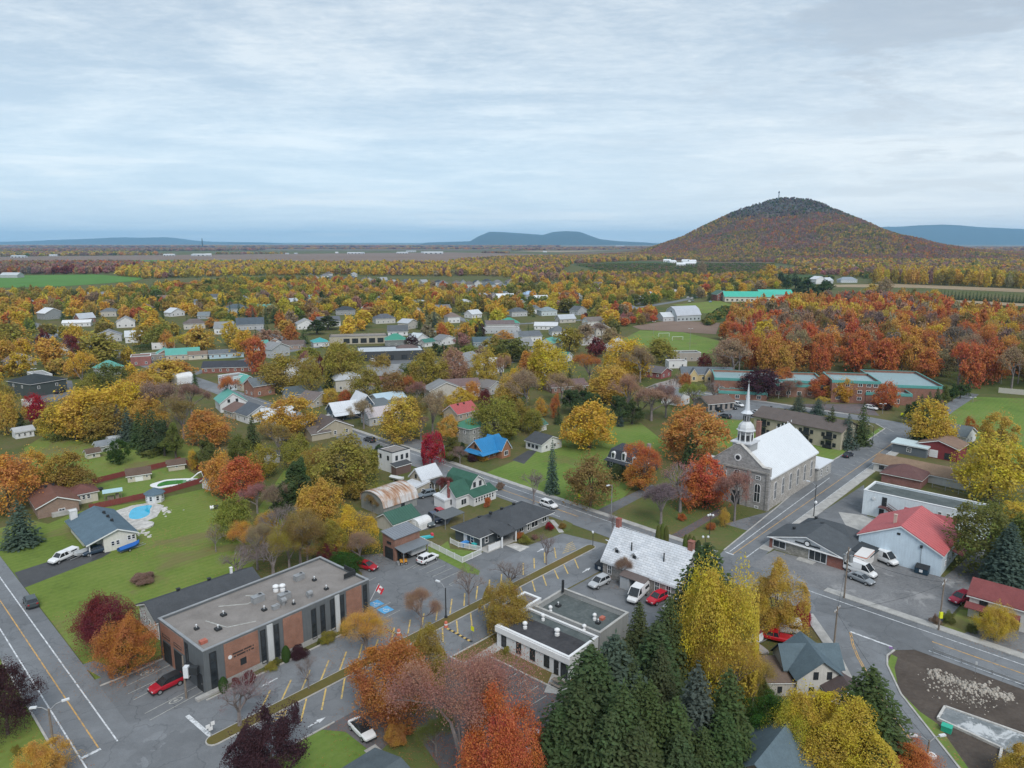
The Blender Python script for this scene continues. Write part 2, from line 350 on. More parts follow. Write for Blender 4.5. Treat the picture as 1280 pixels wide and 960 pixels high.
 # --- ground, roads, paving
EXCL=[]
def sheet(name,pts,z,mat,parent=None,world=False):
 w_=pts if world else[p3(p)for p in pts]
 if name!="lawn_under":EXCL.append(((min(p[0]for p in w_),max(p[0]for p in w_),min(p[1]for p in w_),max(p[1]for p in w_)),w_))
 mb=MB();mb.add([(x,y,z)for x,y in w_],[tuple(range(len(w_)))])
 o=mb.build(name,mat,parent)
 if parent is None:struct(o)
 return o
def offs(w_,d):
 out=[]
 for i,p in enumerate(w_):
  a=w_[max(0,i-1)];b=w_[min(len(w_)-1,i+1)]
  t=(b[0]-a[0],b[1]-a[1]);L=hypot(*t)or 1
  out.append((p[0]-t[1]/L*d,p[1]+t[0]/L*d))
 return out
def ribbon(name,pts,width,z,mat,parent=None,thick=0.0,off=0.0,world=False):
 w_=pts if world else[p3(p)for p in pts]
 a=offs(w_,off+width/2);b=offs(w_,off-width/2);mb=MB()
 for i in range(len(w_)-1):
  q=[b[i],b[i+1],a[i+1],a[i]]
  if thick:mb.prism(q,z-thick,z)
  else:mb.add([(x,y,z)for x,y in q],[(0,1,2,3)])
 if name=='town_road':
  for i in range(len(w_)-1):
   q=[b[i],b[i+1],a[i+1],a[i]];EXCL.append(((min(p[0]for p in q),max(p[0]for p in q),min(p[1]for p in q),max(p[1]for p in q)),q))
 o=mb.build(name,mat,parent)
 if parent is None:struct(o)
 return o
def grid_ground():
 xs=[0,60,120,200,320,500,800,1300,2200,4000,8000,16000,32000,60000];xs=[-x for x in xs[:0:-1]]+xs
 ys=[-400,-100,0,60,100,140,180,220,280,360,480,650,900,1300,1900,2800,4200,7000,12000,22000,40000,90000]
 mb=MB();mb.v=[(x,y,0.0)for y in ys for x in xs];n=len(xs)
 mb.f=[(j*n+i,j*n+i+1,(j+1)*n+i+1,(j+1)*n+i)for j in range(len(ys)-1)for i in range(n-1)];mb.m=[0]*len(mb.f)
 return struct(mb.build('ground',M_ground))
grid_ground()
sheet('lawn',[(-60,617),(0,660),(40,650),(60,655),(95,640),(190,625),(256,611),(300,640),(330,690),(300,725),(260,737),(172,768),(175,795),(200,800),(206,816),(127,858),(97,820),(45,752),(0,695)],0.02,M_lawn)
sheet('lawn',[(118,607),(225,580),(256,602),(115,638)],0.021,M_lawnG)
sheet('lawn',[(40,610),(30,560),(95,520),(180,545),(258,560),(225,576),(118,603)],0.019,M_lawn)
sheet('lawn',[(596,596),(650,573),(665,560),(720,540),(735,525),(800,528),(840,560),(800,600),(768,634),(742,642),(700,634)],0.02,M_lawnG)
sheet('lawn',[(752,640),(850,590),(880,620),(915,655),(935,665),(905,688),(850,676),(780,653)],0.022,M_leafy)
sheet('lawn',[(890,525),(925,522),(958,540),(935,560),(870,560)],0.02,M_lawnG)
sheet('lawn',[(985,560),(1000,548),(1085,545),(1100,534),(1106,537),(1084,551),(1030,582),(1022,590)],0.02,M_lawnG)
sheet('lawn',[(1178,523),(1216,496),(1340,500),(1400,580),(1270,580),(1235,552),(1190,545)],0.02,M_lawnG)
sheet('lawn',[(365,930),(418,904),(428,910),(475,945),(470,1000),(340,1000)],0.02,M_lawnG)
sheet('lawn',[(567,821),(628,787),(634,796),(584,831)],0.02,M_median)
sheet('lawn',[(612,822),(632,808),(712,852),(692,862),(640,836)],0.02,M_median)
sheet('lawn',[(525,686),(545,682),(600,714),(598,719),(583,716)],0.06,M_lawnG)
sheet('lawn',[(660,680),(690,664),(705,650),(716,655),(712,663),(690,672)],0.06,M_leafy)
sheet('lawn',[(-70,860),(3,826),(64,936),(40,1000),(-70,1000)],0.02,M_lawn)
sheet('lawn',[(1170,792),(1200,762),(1280,770),(1400,800),(1400,860),(1255,812)],0.02,M_lawn)
sheet('lawn',[(470,940),(500,900),(560,950),(560,1010),(480,1000)],0.021,M_leafy)
sheet('lawn',[(665,940),(690,921),(720,960),(640,1010)],0.021,M_leafy)
sheet('lawn',[(1060,676),(1240,640),(1330,700),(1210,730),(1235,690)],0.018,M_lawn)
sheet('lawn',[(395,525),(420,513),(432,520),(405,533)],0.02,M_lawnG)
sheet('lawn',[(540,690),(560,676),(563,686),(600,690),(578,702)],0.018,M_lawnG)
sheet('lawn',[(320,640),(355,588),(420,600),(400,650),(340,680)],0.019,M_lawn)
sheet('sports_field',[(770,428),(800,413),(848,414),(900,426),(893,442),(838,442),(790,436)],0.05,M_lawnG)
sheet('running_track',[(835,446),(838,438),(868,441),(864,449)],0.06,simple('clay_court',(0.34,0.22,0.19),0.95,0.2,0.1,world=True))
M_tan=ground_mat('stubble_field',[(0.24,0.18,0.11),(0.30,0.23,0.15),(0.35,0.28,0.19)],(0.004,0.02,0.2))
M_plough=ground_mat('ploughed_field',[(0.16,0.115,0.09),(0.20,0.145,0.115),(0.24,0.18,0.145)],(0.0015,0.008,0.05))
M_crop=ground_mat('green_crop',[(0.070,0.16,0.035),(0.090,0.20,0.045),(0.105,0.22,0.055)],(0.004,0.02,0.2))
M_orch=ground_mat('orchard_grass',[(0.040,0.070,0.022),(0.058,0.090,0.030),(0.085,0.105,0.045)],(0.01,0.06,0.4))
def field(pts,z,mat):return sheet('field',pts,z,mat)
field([(-80,346),(120,343.2),(182,348),(165,352),(80,358),(-80,362)],0.3,M_crop)
field([(-150,330),(100,327),(300,327.5),(560,328.5),(690,318),(560,315.5),(200,319),(-150,322.5)],0.4,M_plough)
field([(130,325.5),(330,325.2),(420,328),(250,328)],0.7,M_crop)
field([(640,314.0),(815,309.5),(830,311.5),(700,315.5)],0.5,M_tan)
field([(1040,356),(1120,355),(1400,366),(1400,371),(1150,360),(1045,359)],0.2,M_tan)
field([(1160,374),(1400,384),(1400,389),(1160,377)],0.2,M_tan)
field([(715,331),(800,326.5),(970,328),(970,341),(880,347),(770,343)],0.2,M_orch)
field([(962,343),(1045,344),(1040,353),(975,352)],0.2,M_orch)
field([(880,404),(905,384),(940,388),(925,400)],0.2,M_orch)
field([(1150,378),(1400,388),(1400,410),(1200,398)],0.2,M_orch)
field([(790,408),(840,400),(900,404),(895,418),(800,412)],0.1,M_plough)
field([(840,381),(900,376),(930,386),(880,392)],0.15,M_lawn)
M_hazefield=ground_mat('far_plain',[(0.10,0.085,0.055),(0.16,0.13,0.085),(0.22,0.17,0.12)],(0.0004,0.0015,0.006))
field([(-3000,313.5),(3500,313.5),(3500,305.2),(-3000,305.2)],0.9,M_hazefield)
VA=(-300,303);VM=(-247,303);VB=(1480,303)
def onl(vp,sl,x):return(x,vp[1]+sl*(x-vp[0]))
main_road=sheet('main_road',[onl(VM,.3415,60),onl(VM,.3415,1600),onl(VM,.3665,1600),onl(VM,.3665,60)],0.055,M_asphalt)
west_road=sheet('west_road',[(-160,486),(233,1000),(102,1000),(-160,545.6)],0.045,M_asphalt)
median_street=sheet('median_street',[(150,910),(262,873),(440,788.6),(700,666),(790,688),(765,706),(692,745),(567,820),(418,903),(240,1003),(180,1000)],0.040,M_asphalt)
church_street=sheet('church_street',[(880,712),(905,688),(968,637),(1030,582),(1085,550.5),(1106,536),(1095,530),(1145,530),(1140,547),(1110,568),(985,668),(950,700),(905,716)],0.050,M_asphalt)
ribbon('school_road',[(850,487),(960,505),(1060,520),(1150,536)],8.0,0.045,M_asphalt)
ribbon('school_lane',[(1160,530),(1185,511),(1215,492)],5.0,0.035,M_asphalt2)
side_street=sheet('side_street',[(1010,745),(1120,792),(1170,812),(1118,813),(1109,820),(1109,832),(1126,868),(1200,962),(1230,1000),(1140,1000),(1060,862),(1030,800),(1000,757)],0.050,M_asphalt)
ribbon('far_road',[(20,400),(45,406),(90,425.5)],8,0.05,M_asphalt)
ribbon('far_road',[(790,386),(850,376),(885,368),(930,366)],9,0.05,M_asphalt)
ribbon('town_road',[(440,490),(500,476),(560,462),(640,452)],7,0.045,M_asphalt)
ribbon('town_road',[(230,470),(330,444),(450,425),(600,408),(760,398)],7,0.046,M_asphalt)
ribbon('town_road',[(150,440),(265,484)],7,0.047,M_asphalt)
ribbon('town_road',[(380,436),(300,400),(240,376)],7,0.048,M_asphalt)
ribbon('town_road',[(600,408),(540,384),(480,362)],7,0.049,M_asphalt)
ribbon('town_road',[(690,470),(655,430),(640,404)],7,0.051,M_asphalt)
sheet('town_car_park',[(440,480),(500,465),(560,462),(540,446),(470,452)],0.03,M_asphalt2)
sheet('town_car_park',[(36,492),(60,474),(90,476),(92,490),(70,502),(45,503)],0.03,M_asphalt2)
sheet('car_park',[(118,850),(212,820),(262,872),(330,905),(230,1000),(140,932)],0.030,M_asphalt2)
sheet('car_park',[(440,791),(464,770),(452,716),(438,706),(452,694),(477,692),(500,702),(530,688),(546,690),(600,722),(520,760)],0.031,M_asphalt2)
sheet('driveway',[(576,704),(602,691),(627,681),(660,682),(700,668),(650,706),(598,724)],0.032,M_asphalt2)
sheet('car_park',[(554,828),(562,821),(584,832),(612,821),(640,834),(707,868),(692,922),(650,975),(560,975),(512,905)],0.033,M_leafasph)
sheet('driveway',[(400,912),(480,868),(520,895),(470,945),(432,915)],0.034,M_leafasph)
sheet('car_park',[(690,748),(768,706),(870,745),(850,790),(790,790),(700,760)],0.031,M_asphalt2)
sheet('car_park',[(932,706),(968,688),(1056,712),(1085,690),(1180,722),(1206,700),(1225,688),(1242,686),(1236,702),(1215,740),(1190,768),(1160,790),(1030,744),(985,728)],0.032,M_gravel)
sheet('car_park',[(1000,658),(1080,606),(1084,645),(1120,655),(1100,672),(1030,664)],0.031,M_asphalt2)
sheet('concrete_patch',[(1048,640),(1078,644),(1105,655),(1098,668),(1068,668),(1056,655)],0.040,M_concrete)
sheet('driveway',[(18,716),(30,735),(128,697),(140,690),(112,688),(98,690)],0.030,M_drive)
sheet('driveway',[(742,640),(800,612),(815,606),(822,612),(805,620),(756,646)],0.034,M_asphalt2)
sheet('church_path',[(830,674),(842,678),(905,640),(898,636)],0.034,M_leafasph)
sheet('church_forecourt',[(905,655),(960,640),(975,630),(940,665)],0.033,M_asphalt2)
sheet('yard',[(503,650),(515,625),(555,615),(570,640),(560,655),(530,663)],0.030,M_asphalt2)
sheet('driveway',[(640,575),(660,563),(672,563),(655,580)],0.03,M_drive)
sheet('driveway',[(100,832),(118,826),(150,838),(128,848)],0.036,M_asphalt2)
sheet('car_park',[(878,520),(935,500),(975,508),(955,520),(925,525)],0.031,M_asphalt2)
sheet('car_park',[(1000,505),(1085,505),(1100,520),(1010,512)],0.031,M_leafasph)
sheet('driveway',[(500,545),(540,553),(570,560),(560,566),(505,560)],0.03,M_asphalt2)
sheet('driveway',[(1165,805),(1240,780),(1400,810),(1400,860),(1270,820)],0.024,M_gravel)
sheet('bare_ground',[(1112,815),(1150,809),(1167,816),(1300,868),(1400,905),(1400,1000),(1215,1000),(1152,905),(1124,862),(1109,832)],0.030,M_dirt)
sheet('grass_verge',[(1109,830),(1114,818),(1122,822),(1118,835),(1122,855)],0.045,M_lawnG)
sheet('grass_verge',[(1126,866),(1150,890),(1172,905),(1210,960),(1230,1000),(1222,995),(1155,905)],0.040,M_lawnG)
slab=MB()
def sq(pts,z0,z1,mb):mb.prism([p3(p)for p in pts],z0,z1)
sq([(1181,885),(1172,900),(1252,937),(1300,968),(1400,1010),(1400,950),(1280,920)],0.0,0.22,slab)
slabo=struct(slab.build('foundation_slab',M_slab))
curbw=MB()
for a,b in(((1181,885),(1172,900)),((1172,900),(1252,937)),((1252,937),(1249,951)),((1249,951),(1300,985)),((1181,885),(1280,920))):
 A_,B_=p3(a),p3(b);L=hypot(B_[0]-A_[0],B_[1]-A_[1]);curbw.obox(((A_[0]+B_[0])/2,(A_[1]+B_[1])/2),((B_[0]-A_[0])/L,(B_[1]-A_[1])/L),L/2,0.14,0.0,0.36)
curbw.build('slab_edge',M_stoneb,slabo)
med_px=[onl(VB,v,x)for v,x in((.514,262),(.5075,742))]
def strip(name,u,l,x0,x1,top,kerb):
 A0,A1=p3(onl(VB,u,x0)),p3(onl(VB,u,x1));B0,B1=p3(onl(VB,l,x0)),p3(onl(VB,l,x1))
 c0=((A0[0]+B0[0])/2,(A0[1]+B0[1])/2);c1=((A1[0]+B1[0])/2,(A1[1]+B1[1])/2);r=hypot(A0[0]-B0[0],A0[1]-B0[1])/2
 d=(c1[0]-c0[0],c1[1]-c0[1]);L=hypot(*d);d=(d[0]/L,d[1]/L);n=(-d[1],d[0])
 def cap(rr):
  pts=[]
  for k in range(9):a=-pi/2+pi*k/8;pts.append((c1[0]+rr*(cos(a)*d[0]+sin(a)*n[0]),c1[1]+rr*(cos(a)*d[1]+sin(a)*n[1])))
  for k in range(9):a=pi/2+pi*k/8;pts.append((c0[0]+rr*(cos(a)*d[0]+sin(a)*n[0]),c0[1]+rr*(cos(a)*d[1]+sin(a)*n[1])))
  return pts
 mb=MB();mb.prism(cap(r),-0.05,0.16);o=struct(mb.build(name,M_kerb))
 mb=MB();mb.prism(cap(r-0.16),0.0,0.19);mb.build('dry_grass',M_median,o);return o,c0,c1
median,MC0,MC1=strip('street_median',-.5085,-.5195,268,738,None,None)
ribbon('pavement',[onl(VM,.3395,420),onl(VM,.3395,895)],1.5,0.17,M_concrete,thick=0.2)
ribbon('pavement',[onl(VM,.3395,1032),onl(VM,.3395,1600)],1.7,0.17,M_concrete,thick=0.2)
ribbon('pavement',[(955,688),(987,664),(1045,621),(1112,571),(1130,556)],2.2,0.16,M_concrete,thick=0.2)
ribbon('pavement',[(1010,768),(1040,812),(1068,868)],1.6,0.16,M_concrete,thick=0.2)
ribbon('pavement',[(640,834.5),(612,821)],0.0+0.25,0.14,M_kerb,thick=0.2)
ribbon('pavement',[(584,832),(634,801)],1.7,0.10,M_concrete,thick=0.12)
ribbon('pavement',[(640,835),(707,868)],0.25,0.14,M_kerb,thick=0.2)
ribbon('pavement',[(562,821),(584,832)],0.25,0.14,M_kerb,thick=0.2)
ribbon('pavement',[(462,935),(500,968)],1.6,0.10,M_concrete,thick=0.12)
sheet('terrace_paving',[(680,866),(690,842),(712,852),(706,869)],0.07,M_concrete)
ribbon('kerb',[(125,858),(170,840),(212,820)],0.22,0.15,M_kerb,thick=0.2)
ribbon('kerb',[(258,876),(320,846),(440,787.5)],0.25,0.15,M_kerb,thick=0.2)
ribbon('kerb',[(3,828),(64,934),(100,998)],0.25,0.15,M_kerb,thick=0.2)
ribbon('kerb',[(370,929),(418,903)],0.22,0.13,M_kerb,thick=0.2)
ribbon('kerb',[(567,820),(628,787)],0.22,0.13,M_kerb,thick=0.2)
ribbon('kerb',[(1030,582),(1085,550.5),(1106,536),(1095,530)],0.35,0.15,M_kerb,thick=0.2)
ribbon('kerb',[(905,688),(968,637),(1030,583)],0.25,0.15,M_kerb,thick=0.2)
ribbon('kerb',[(1118,813),(1109,820),(1109,832),(1126,868),(1200,962)],0.25,0.15,M_kerb,thick=0.2)
ribbon('kerb',[(880,492),(960,503),(1060,518)],1.3,0.15,M_concrete,thick=0.2)
ribbon('garden_path',[(680,650),(690,651),(697,659),(702,666)],1.1,0.075,M_concrete)
sheet('paver_drive',[(632,682),(644,679),(662,684),(650,690)],0.07,M_stoneb)
def line(road,a,b,width,mat,z=0.07,name='road_line'):return ribbon(name,[a,b],width,z,mat,road)
line(west_road,onl(VA,1.488,-150),(123,935),0.16,M_lineO)
line(west_road,onl(VA,1.400,-150),(147,927),0.18,M_lineW)
line(west_road,onl(VA,1.612,-150),(112,967),0.18,M_lineW)
line(west_road,(101,949),(126,936.5),0.45,M_lineW,name='stop_line')
for x0,x1 in((560,723),(1003,1012),(1165,1500)):line(main_road,onl(VM,.3537,x0),onl(VM,.3537,x1),0.2,M_lineO,0.075)
line(main_road,onl(VM,.3464,300),onl(VM,.3464,895),0.15,M_lineW,0.075)
line(main_road,onl(VM,.3464,1000),onl(VM,.3464,1500),0.18,M_lineW,0.075)
line(main_road,onl(VM,.3628,560),onl(VM,.3628,700),0.15,M_lineW,0.075)
line(main_road,onl(VM,.3628,1161),onl(VM,.3628,1500),0.18,M_lineW,0.075)
line(main_road,(757,675),(766,679),0.35,M_lineW,0.08,'stop_line')
line(church_street,(912,690),(1037,597.5),0.18,M_lineW)
line(church_street,(916,693),(1126,547),0.14,M_lineO)
line(church_street,(933,697),(1135,548),0.16,M_lineW)
line(church_street,(906,690),(917,694),0.4,M_lineW,name='stop_line')
for k in range(9):
 t=k/8;a=(1042+52*t,592-32*t);line(church_street,a,(a[0]+9-2*t,a[1]+3.0-0.6*t),0.12,M_lineF,name='parking_line')
for a,b in(((1090,541),(1098,546)),((1098,537),(1108,543)),((1106,534),(1117,540))):line(church_street,a,b,0.2,M_lineF,name='hatch_line')
for a,b in(((1063,790),(1115,809)),):line(side_street,a,b,0.4,M_lineW,name='stop_line')
for o_ in(-0.12,0.12):ribbon('road_line',[(1063,791),(1066,806),(1072,821),(1084,843),(1122,905),(1168,965)],0.11,0.07,M_lineO,side_street,off=o_)
UP=[(325,890,338,863),(351,878,364,850),(377,863,387.5,838),(401,851,411,826),(424.5,839,433,815),(447,827.5,453,805),(467.5,816,472.5,800),(488,806,493,785),(510,792,513,775),(527,785,530,767),(545,776,547.5,758),(562.5,767.5,565,749),(580,758,581,742),(595,750,597,733),(611,740,612,725),(626,732,627,718),(654,719,654,704),(668,711,667.5,698),(681,704,680.6,690.6),(695,698,693,685)]
LO=[(353,903,357.5,888),(376,902.5,383,874),(402,888,407.5,861),(426.7,874,431,848),(450.5,861,453,837.5),(474,845,476,825),(554,803,553,783),(572.5,792.5,570.5,774),(590,783,588,765),(608,772,605,755),(654,745,650,732.5),(669,740,664.7,724.7),(683,732.5,678,717.5),(698,724,692,711),(710,717.5,704,705),(723,711,718,699)]
for x0,y0,x1,y1 in UP+LO:line(median_street,(x0,y0),(x1,y1),0.22,M_lineY,name='parking_line')
for i in range(4):line(median_street,(338+3*i,902-3.5*i),(354+1.2*i,903-4.5*i),0.15,M_lineY,name='hatch_line')
for i in range(5):line(median_street,(703+i*1.2,692-i*2.6),(720+i*-1.0,686-i*2.1),0.14,M_lineY,name='hatch_line')
line(median_street,(234,895),(265,922),0.55,M_lineW,name='stop_line')
def arrow(road,tail,head,w=0.5):
 A_,B_=p3(tail),p3(head);d=(B_[0]-A_[0],B_[1]-A_[1]);L=hypot(*d);d=(d[0]/L,d[1]/L);n=(-d[1],d[0]);mb=MB()
 def q(s,t):return(A_[0]+d[0]*s+n[0]*t,A_[1]+d[1]*s+n[1]*t,0.07)
 mb.add([q(0,-.09),q(L*.55,-.16),q(L*.55,-w*.8),q(L,0),q(L*.55,w*.8),q(L*.55,.16),q(0,.09)],[tuple(range(7))]);mb.build('direction_arrow',M_lineW,road)
arrow(median_street,(347,848),(326,859));arrow(median_street,(385,909.5),(407,897));arrow(median_street,(728,716),(738,710));arrow(median_street,(671,690.5),(681,685.5))
lot_front=bpy.data.objects['car_park']
for a,b in(((158,858),(219,828.5)),((160,868),(227,836)),((167,875.5),(232,842)),((181,892.5),(249,857)),((187,901),(255,864))):line(lot_front,a,b,0.12,M_lineF,name='parking_line')
def oval(road,px,py,rx=0.95,ry=0.5,mat=None,z=0.065,name='painted_oval',rot=0.82):
 c=p3((px,py));mb=MB();n=18
 for r0,r1 in((0.78,1.0),(0.0,0.35)):
  vs=[]
  for r in(r0,r1):
   for i in range(n):
    a=2*pi*i/n;x,y=rx*r*cos(a),ry*r*sin(a);vs.append((c[0]+x*cos(rot)-y*sin(rot),c[1]+x*sin(rot)+y*cos(rot),z))
  mb.add(vs,[(i,(i+1)%n,n+(i+1)%n,n+i)for i in range(n)])
 mb.build(name,mat or M_lineF,road)
for px,py in((184,841),(197,854),(220,876)):oval(lot_front,px,py)
lot_back=bpy.data.objects['car_park.001']
for a,b in(((507,713),(526,703)),((516,711),(534,702)),((524,713),(548,702)),((533,717),(557,706.5)),((541,721),(566,710)),((550,726),(575,714.5)),((561,731),(580,722)),((466,751.5),(475,747.5)),((466,764),(488,753.5)),((483,772),(500,763)),((460,727),(470,722))):line(lot_back,a,b,0.11,M_lineF,name='parking_line')
line(lot_back,(561,731),(566,733),0.11,M_lineF,name='parking_line')
def access_mark(px,py):
 c=p3((px,py));r=radians(46);mb=MB();ux=(cos(r),sin(r));mb.obox(c,ux,1.0,1.0,0.05,0.066);o=mb.build('accessible_bay_mark',M_blue,lot_back)
 mb=MB()
 def bar(x0,y0,x1,y1,w_=0.13):
  L=hypot(x1-x0,y1-y0);mx,my=(x0+x1)/2,(y0+y1)/2;a=atan2(y1-y0,x1-x0)+r
  mb.obox((c[0]+mx*cos(r)-my*sin(r),c[1]+mx*sin(r)+my*cos(r)),(cos(a),sin(a)),L/2,w_/2,0.06,0.072)
 bar(-.05,.35,-.05,-.1);bar(-.05,-.1,.35,-.1);bar(.35,-.1,.5,-.5);bar(-.05,.15,.25,.15)
 for k in range(8):a0,a1=pi*.55+pi*1.3*k/8,pi*.55+pi*1.3*(k+1)/8;bar(-.05+.42*cos(a0),-.25+.42*sin(a0),-.05+.42*cos(a1),-.25+.42*sin(a1),.1)
 mb.obox((c[0]-.05*cos(r)-.55*sin(r),c[1]-.05*sin(r)+.55*cos(r)),ux,.11,.11,0.06,0.072)
 mb.build('wheelchair_symbol',M_lineW,o)
access_mark(470,755);access_mark(482,762.5)
lot_leaf=[o for o in bpy.data.objects if o.name.startswith('car_park')and o.data.materials[0]==M_leafasph][0]
for a,b in(((646,842),(636,848)),((660,849),(645,858)),((674,857),(652,872)),((683,870),(662,883)),((703,871),(686,884))):line(lot_leaf,a,b,0.11,M_lineF,name='parking_line')
rub=MB();rr=random.Random(5)
for k in range(760):
 t=rr.random();side=rr.random()
 if side<0.62:px,py=1160+t*105+rr.gauss(0,6),842+t*30+rr.gauss(0,3.0)
 else:px,py=1175+t*65+rr.gauss(0,13),855+t*24+rr.gauss(0,6.0)
 x,y=G(px,py);s=rr.uniform(0.05,0.34)*rr.random()**.6*(0.6 if side>0.62 else 1)
 vs=[(x+s*rr.uniform(.6,1)*a,y+s*rr.uniform(.6,1)*b,0.02+s*c_*rr.uniform(.6,1))for a,b,c_ in((-1,-1,0),(1,-1,0),(1,1,0),(-1,1,0),(-.6,-.6,1.1),(.7,-.5,1.1),(.6,.7,1.1),(-.7,.5,1.1))]
 rub.add(vs,[(4,5,6,7),(0,1,5,4),(1,2,6,5),(2,3,7,6),(3,0,4,7)])
o=rub.build('rubble',simple('broken_stone',(0.36,0.33,0.29),0.9,0.3,1.5,world=True));struct(o,'stuff')
o['label']='pale broken stone rubble heaped on the bare soil lot'
# --- mountain, far hills, haze
_VN={}
def vnoise(x,y,seed):
 g=_VN.setdefault(seed,np.random.RandomState(seed).rand(64,64))if seed not in _VN else _VN[seed];xi=np.floor(x).astype(int);yi=np.floor(y).astype(int);fx=x-xi;fy=y-yi;fx=fx*fx*(3-2*fx);fy=fy*fy*(3-2*fy)
 a=g[xi%64,yi%64];b=g[(xi+1)%64,yi%64];c=g[xi%64,(yi+1)%64];d=g[(xi+1)%64,(yi+1)%64]
 return a*(1-fx)*(1-fy)+b*fx*(1-fy)+c*(1-fx)*fy+d*fx*fy-.5
YM=3300.0
def xs_of(px,y):return(px-640)/F*(y*cos(PITCH)+(CZ-130)*sin(PITCH))
prof=[(690,321),(750,317.5),(798,315.5),(826,305),(856,294.5),(880,281.5),(905,269.5),(925,259.5),(945,253.5),(960,249),(975,246.2),(990,245.6),(1010,247.5),(1030,254.5),(1045,264),(1060,275.5),(1072,281.5),(1097,290.5),(1122,300),(1142,305),(1185,309),(1250,315),(1300,321)]
PXs=np.array([xs_of(p,YM)for p,_ in prof]);PZs=np.array([max(0.0,HT(0,YM,t)-6)for _,t in prof])
PZs[0]=0;PZs[-1]=0
def mtn_z(x,y):
 """height of the wooded hill; the crest line lies at y = YM"""
 x=np.asarray(x,float);y=np.asarray(y,float)
 h=np.interp(x,PXs,PZs)
 t=np.where(y<YM,(y-2150)/(YM-2150),1-(y-YM)/1500.0);t=np.clip(t,0,1)
 g=t**1.25*(1-.0*t);g=np.where(t>.75,np.maximum(g,.75**1.25+(t-.75)*1.18),g);g=np.minimum(g,1.0)
 n=vnoise(x/130+40,y/130+40,1)*22+vnoise(x/45+40,y/45+40,2)*9
 return np.maximum(h*g+n*np.clip(h*g/60,0,1)*(1-t*.8),0)
mm_,t,b=newmat('mountain_ground');pos=t.add('ShaderNodeNewGeometry').outputs['Position']
n1=t.noise(pos,.012,5,.6);n2=t.noise(pos,.06,5,.7);sp=t.add('ShaderNodeSeparateXYZ');t.link(pos,sp.inputs[0])
c1=t.ramp(t.math('ADD',t.math('MULTIPLY',n1,.6),t.math('MULTIPLY',n2,.4)),[(.36,(.075,.06,.04)),(.46,(.13,.08,.042)),(.54,(.15,.095,.05)),(.64,(.12,.115,.055))])
rock=t.ramp(n2,[(.4,(.05,.047,.045)),(.58,(.085,.078,.075)),(.7,(.15,.145,.145))])
t.link(t.mix(t.sstep(t.math('ADD',sp.outputs[2],t.math('MULTIPLY',n1,120.0)),200,260),c1,rock),b.inputs['Base Color']);b.inputs['Roughness'].default_value=.95
nx,ny=150,80;X=np.linspace(PXs[0]-50,PXs[-1]+50,nx);Y=np.linspace(2150,4800,ny);XX,YY=np.meshgrid(X,Y);ZZ=mtn_z(XX,YY)-.5
me=bpy.data.meshes.new('mountain');me.from_pydata(np.stack([XX,YY,ZZ],-1).reshape(-1,3).tolist(),[],[(j*nx+i,j*nx+i+1,(j+1)*nx+i+1,(j+1)*nx+i)for j in range(ny-1)for i in range(nx-1)])
me.materials.append(mm_);me.polygons.foreach_set('use_smooth',[True]*len(me.polygons));mt_o=link('mountain',me);struct(mt_o)
sx=xs_of(971,YM-20);sz=float(mtn_z(np.array([sx]),np.array([YM-20.0]))[0])
e=empty('summit_mast',(sx,YM-20,sz-2));tag(e,'thin communication mast on the mountain summit','mast');mb=MB();mb.cyl((0,0,0),(0,0,32),2.0,1.2,6);mb.build('mast',M_dark,e);mb=MB();mb.cyl((0,0,30),(0,0,38),3.2,2.6,8);mb.build('antenna_drum',M_dark,e)
x,y=G(260,304.6);e=empty('lattice_tower',(0,0,0));x=(260-640)/F*9000;e.location=(x,9000,0);tag(e,'lone dark lattice tower on the horizon of the plain','mast');mb=MB();mb.cyl((0,0,0),(0,0,110),9,4,6);mb.build('mast',M_dark,e)
def hill(pts,ydist,depth,name='hills',seed=3):
 xs=np.array([(p-640)/F*ydist for p,_ in pts]);zs=np.array([max(0.,HT(0,ydist*.98,q))for _,q in pts]);n=90;X=np.linspace(xs[0],xs[-1],n);Zp=np.interp(X,xs,zs)
 Zp=Zp*(1+.05*vnoise(X/700+9,X*0+seed,seed));ny=9;vs=[];
 for j in range(ny):
  t=j/(ny-1);g=sin(pi*t)**.8 if 0<t<1 else 0
  for i in range(n):vs.append((X[i],ydist+depth*(t-.5),Zp[i]*g*(1+.12*float(vnoise(np.array([X[i]/500+3]),np.array([j*1.0]),seed+1)[0])*(1-g))-(2 if g==0 else 0)))
 me=bpy.data.meshes.new(name);me.from_pydata(vs,[],[(j*n+i,j*n+i+1,(j+1)*n+i+1,(j+1)*n+i)for j in range(ny-1)for i in range(n-1)]);me.materials.append(M_hill);me.polygons.foreach_set('use_smooth',[True]*len(me.polygons));o=link(name,me);struct(o)
M_hill=ground_mat('hill_forest',[(.022,.030,.026),(.034,.040,.032),(.046,.046,.036)],(.0006,.003,.01))
hill([(-120,303),(0,302.4),(60,301.5),(95,299.6),(130,298.4),(165,296.4),(190,297.2),(215,296.4),(230,299.5),(260,302),(330,303)],26000,6000,seed=3)
hill([(540,303),(590,301.5),(600,295),(612,289.8),(630,289.8),(655,291.5),(678,293.4),(690,290),(705,289),(722,289.4),(733,294),(745,298.5),(765,301),(800,303)],20000,5000,seed=5)
hill([(1040,300),(1070,288),(1095,282.5),(1120,283),(1145,281),(1165,279.8),(1190,282.5),(1220,283.6),(1250,285.5),(1290,286.5),(1340,285),(1420,287),(1500,290),(1600,296),(1700,302)],22000,6000,seed=7)
hz_=MB();hz_.box(-36000,-600,-1.5,36000,30500,480)
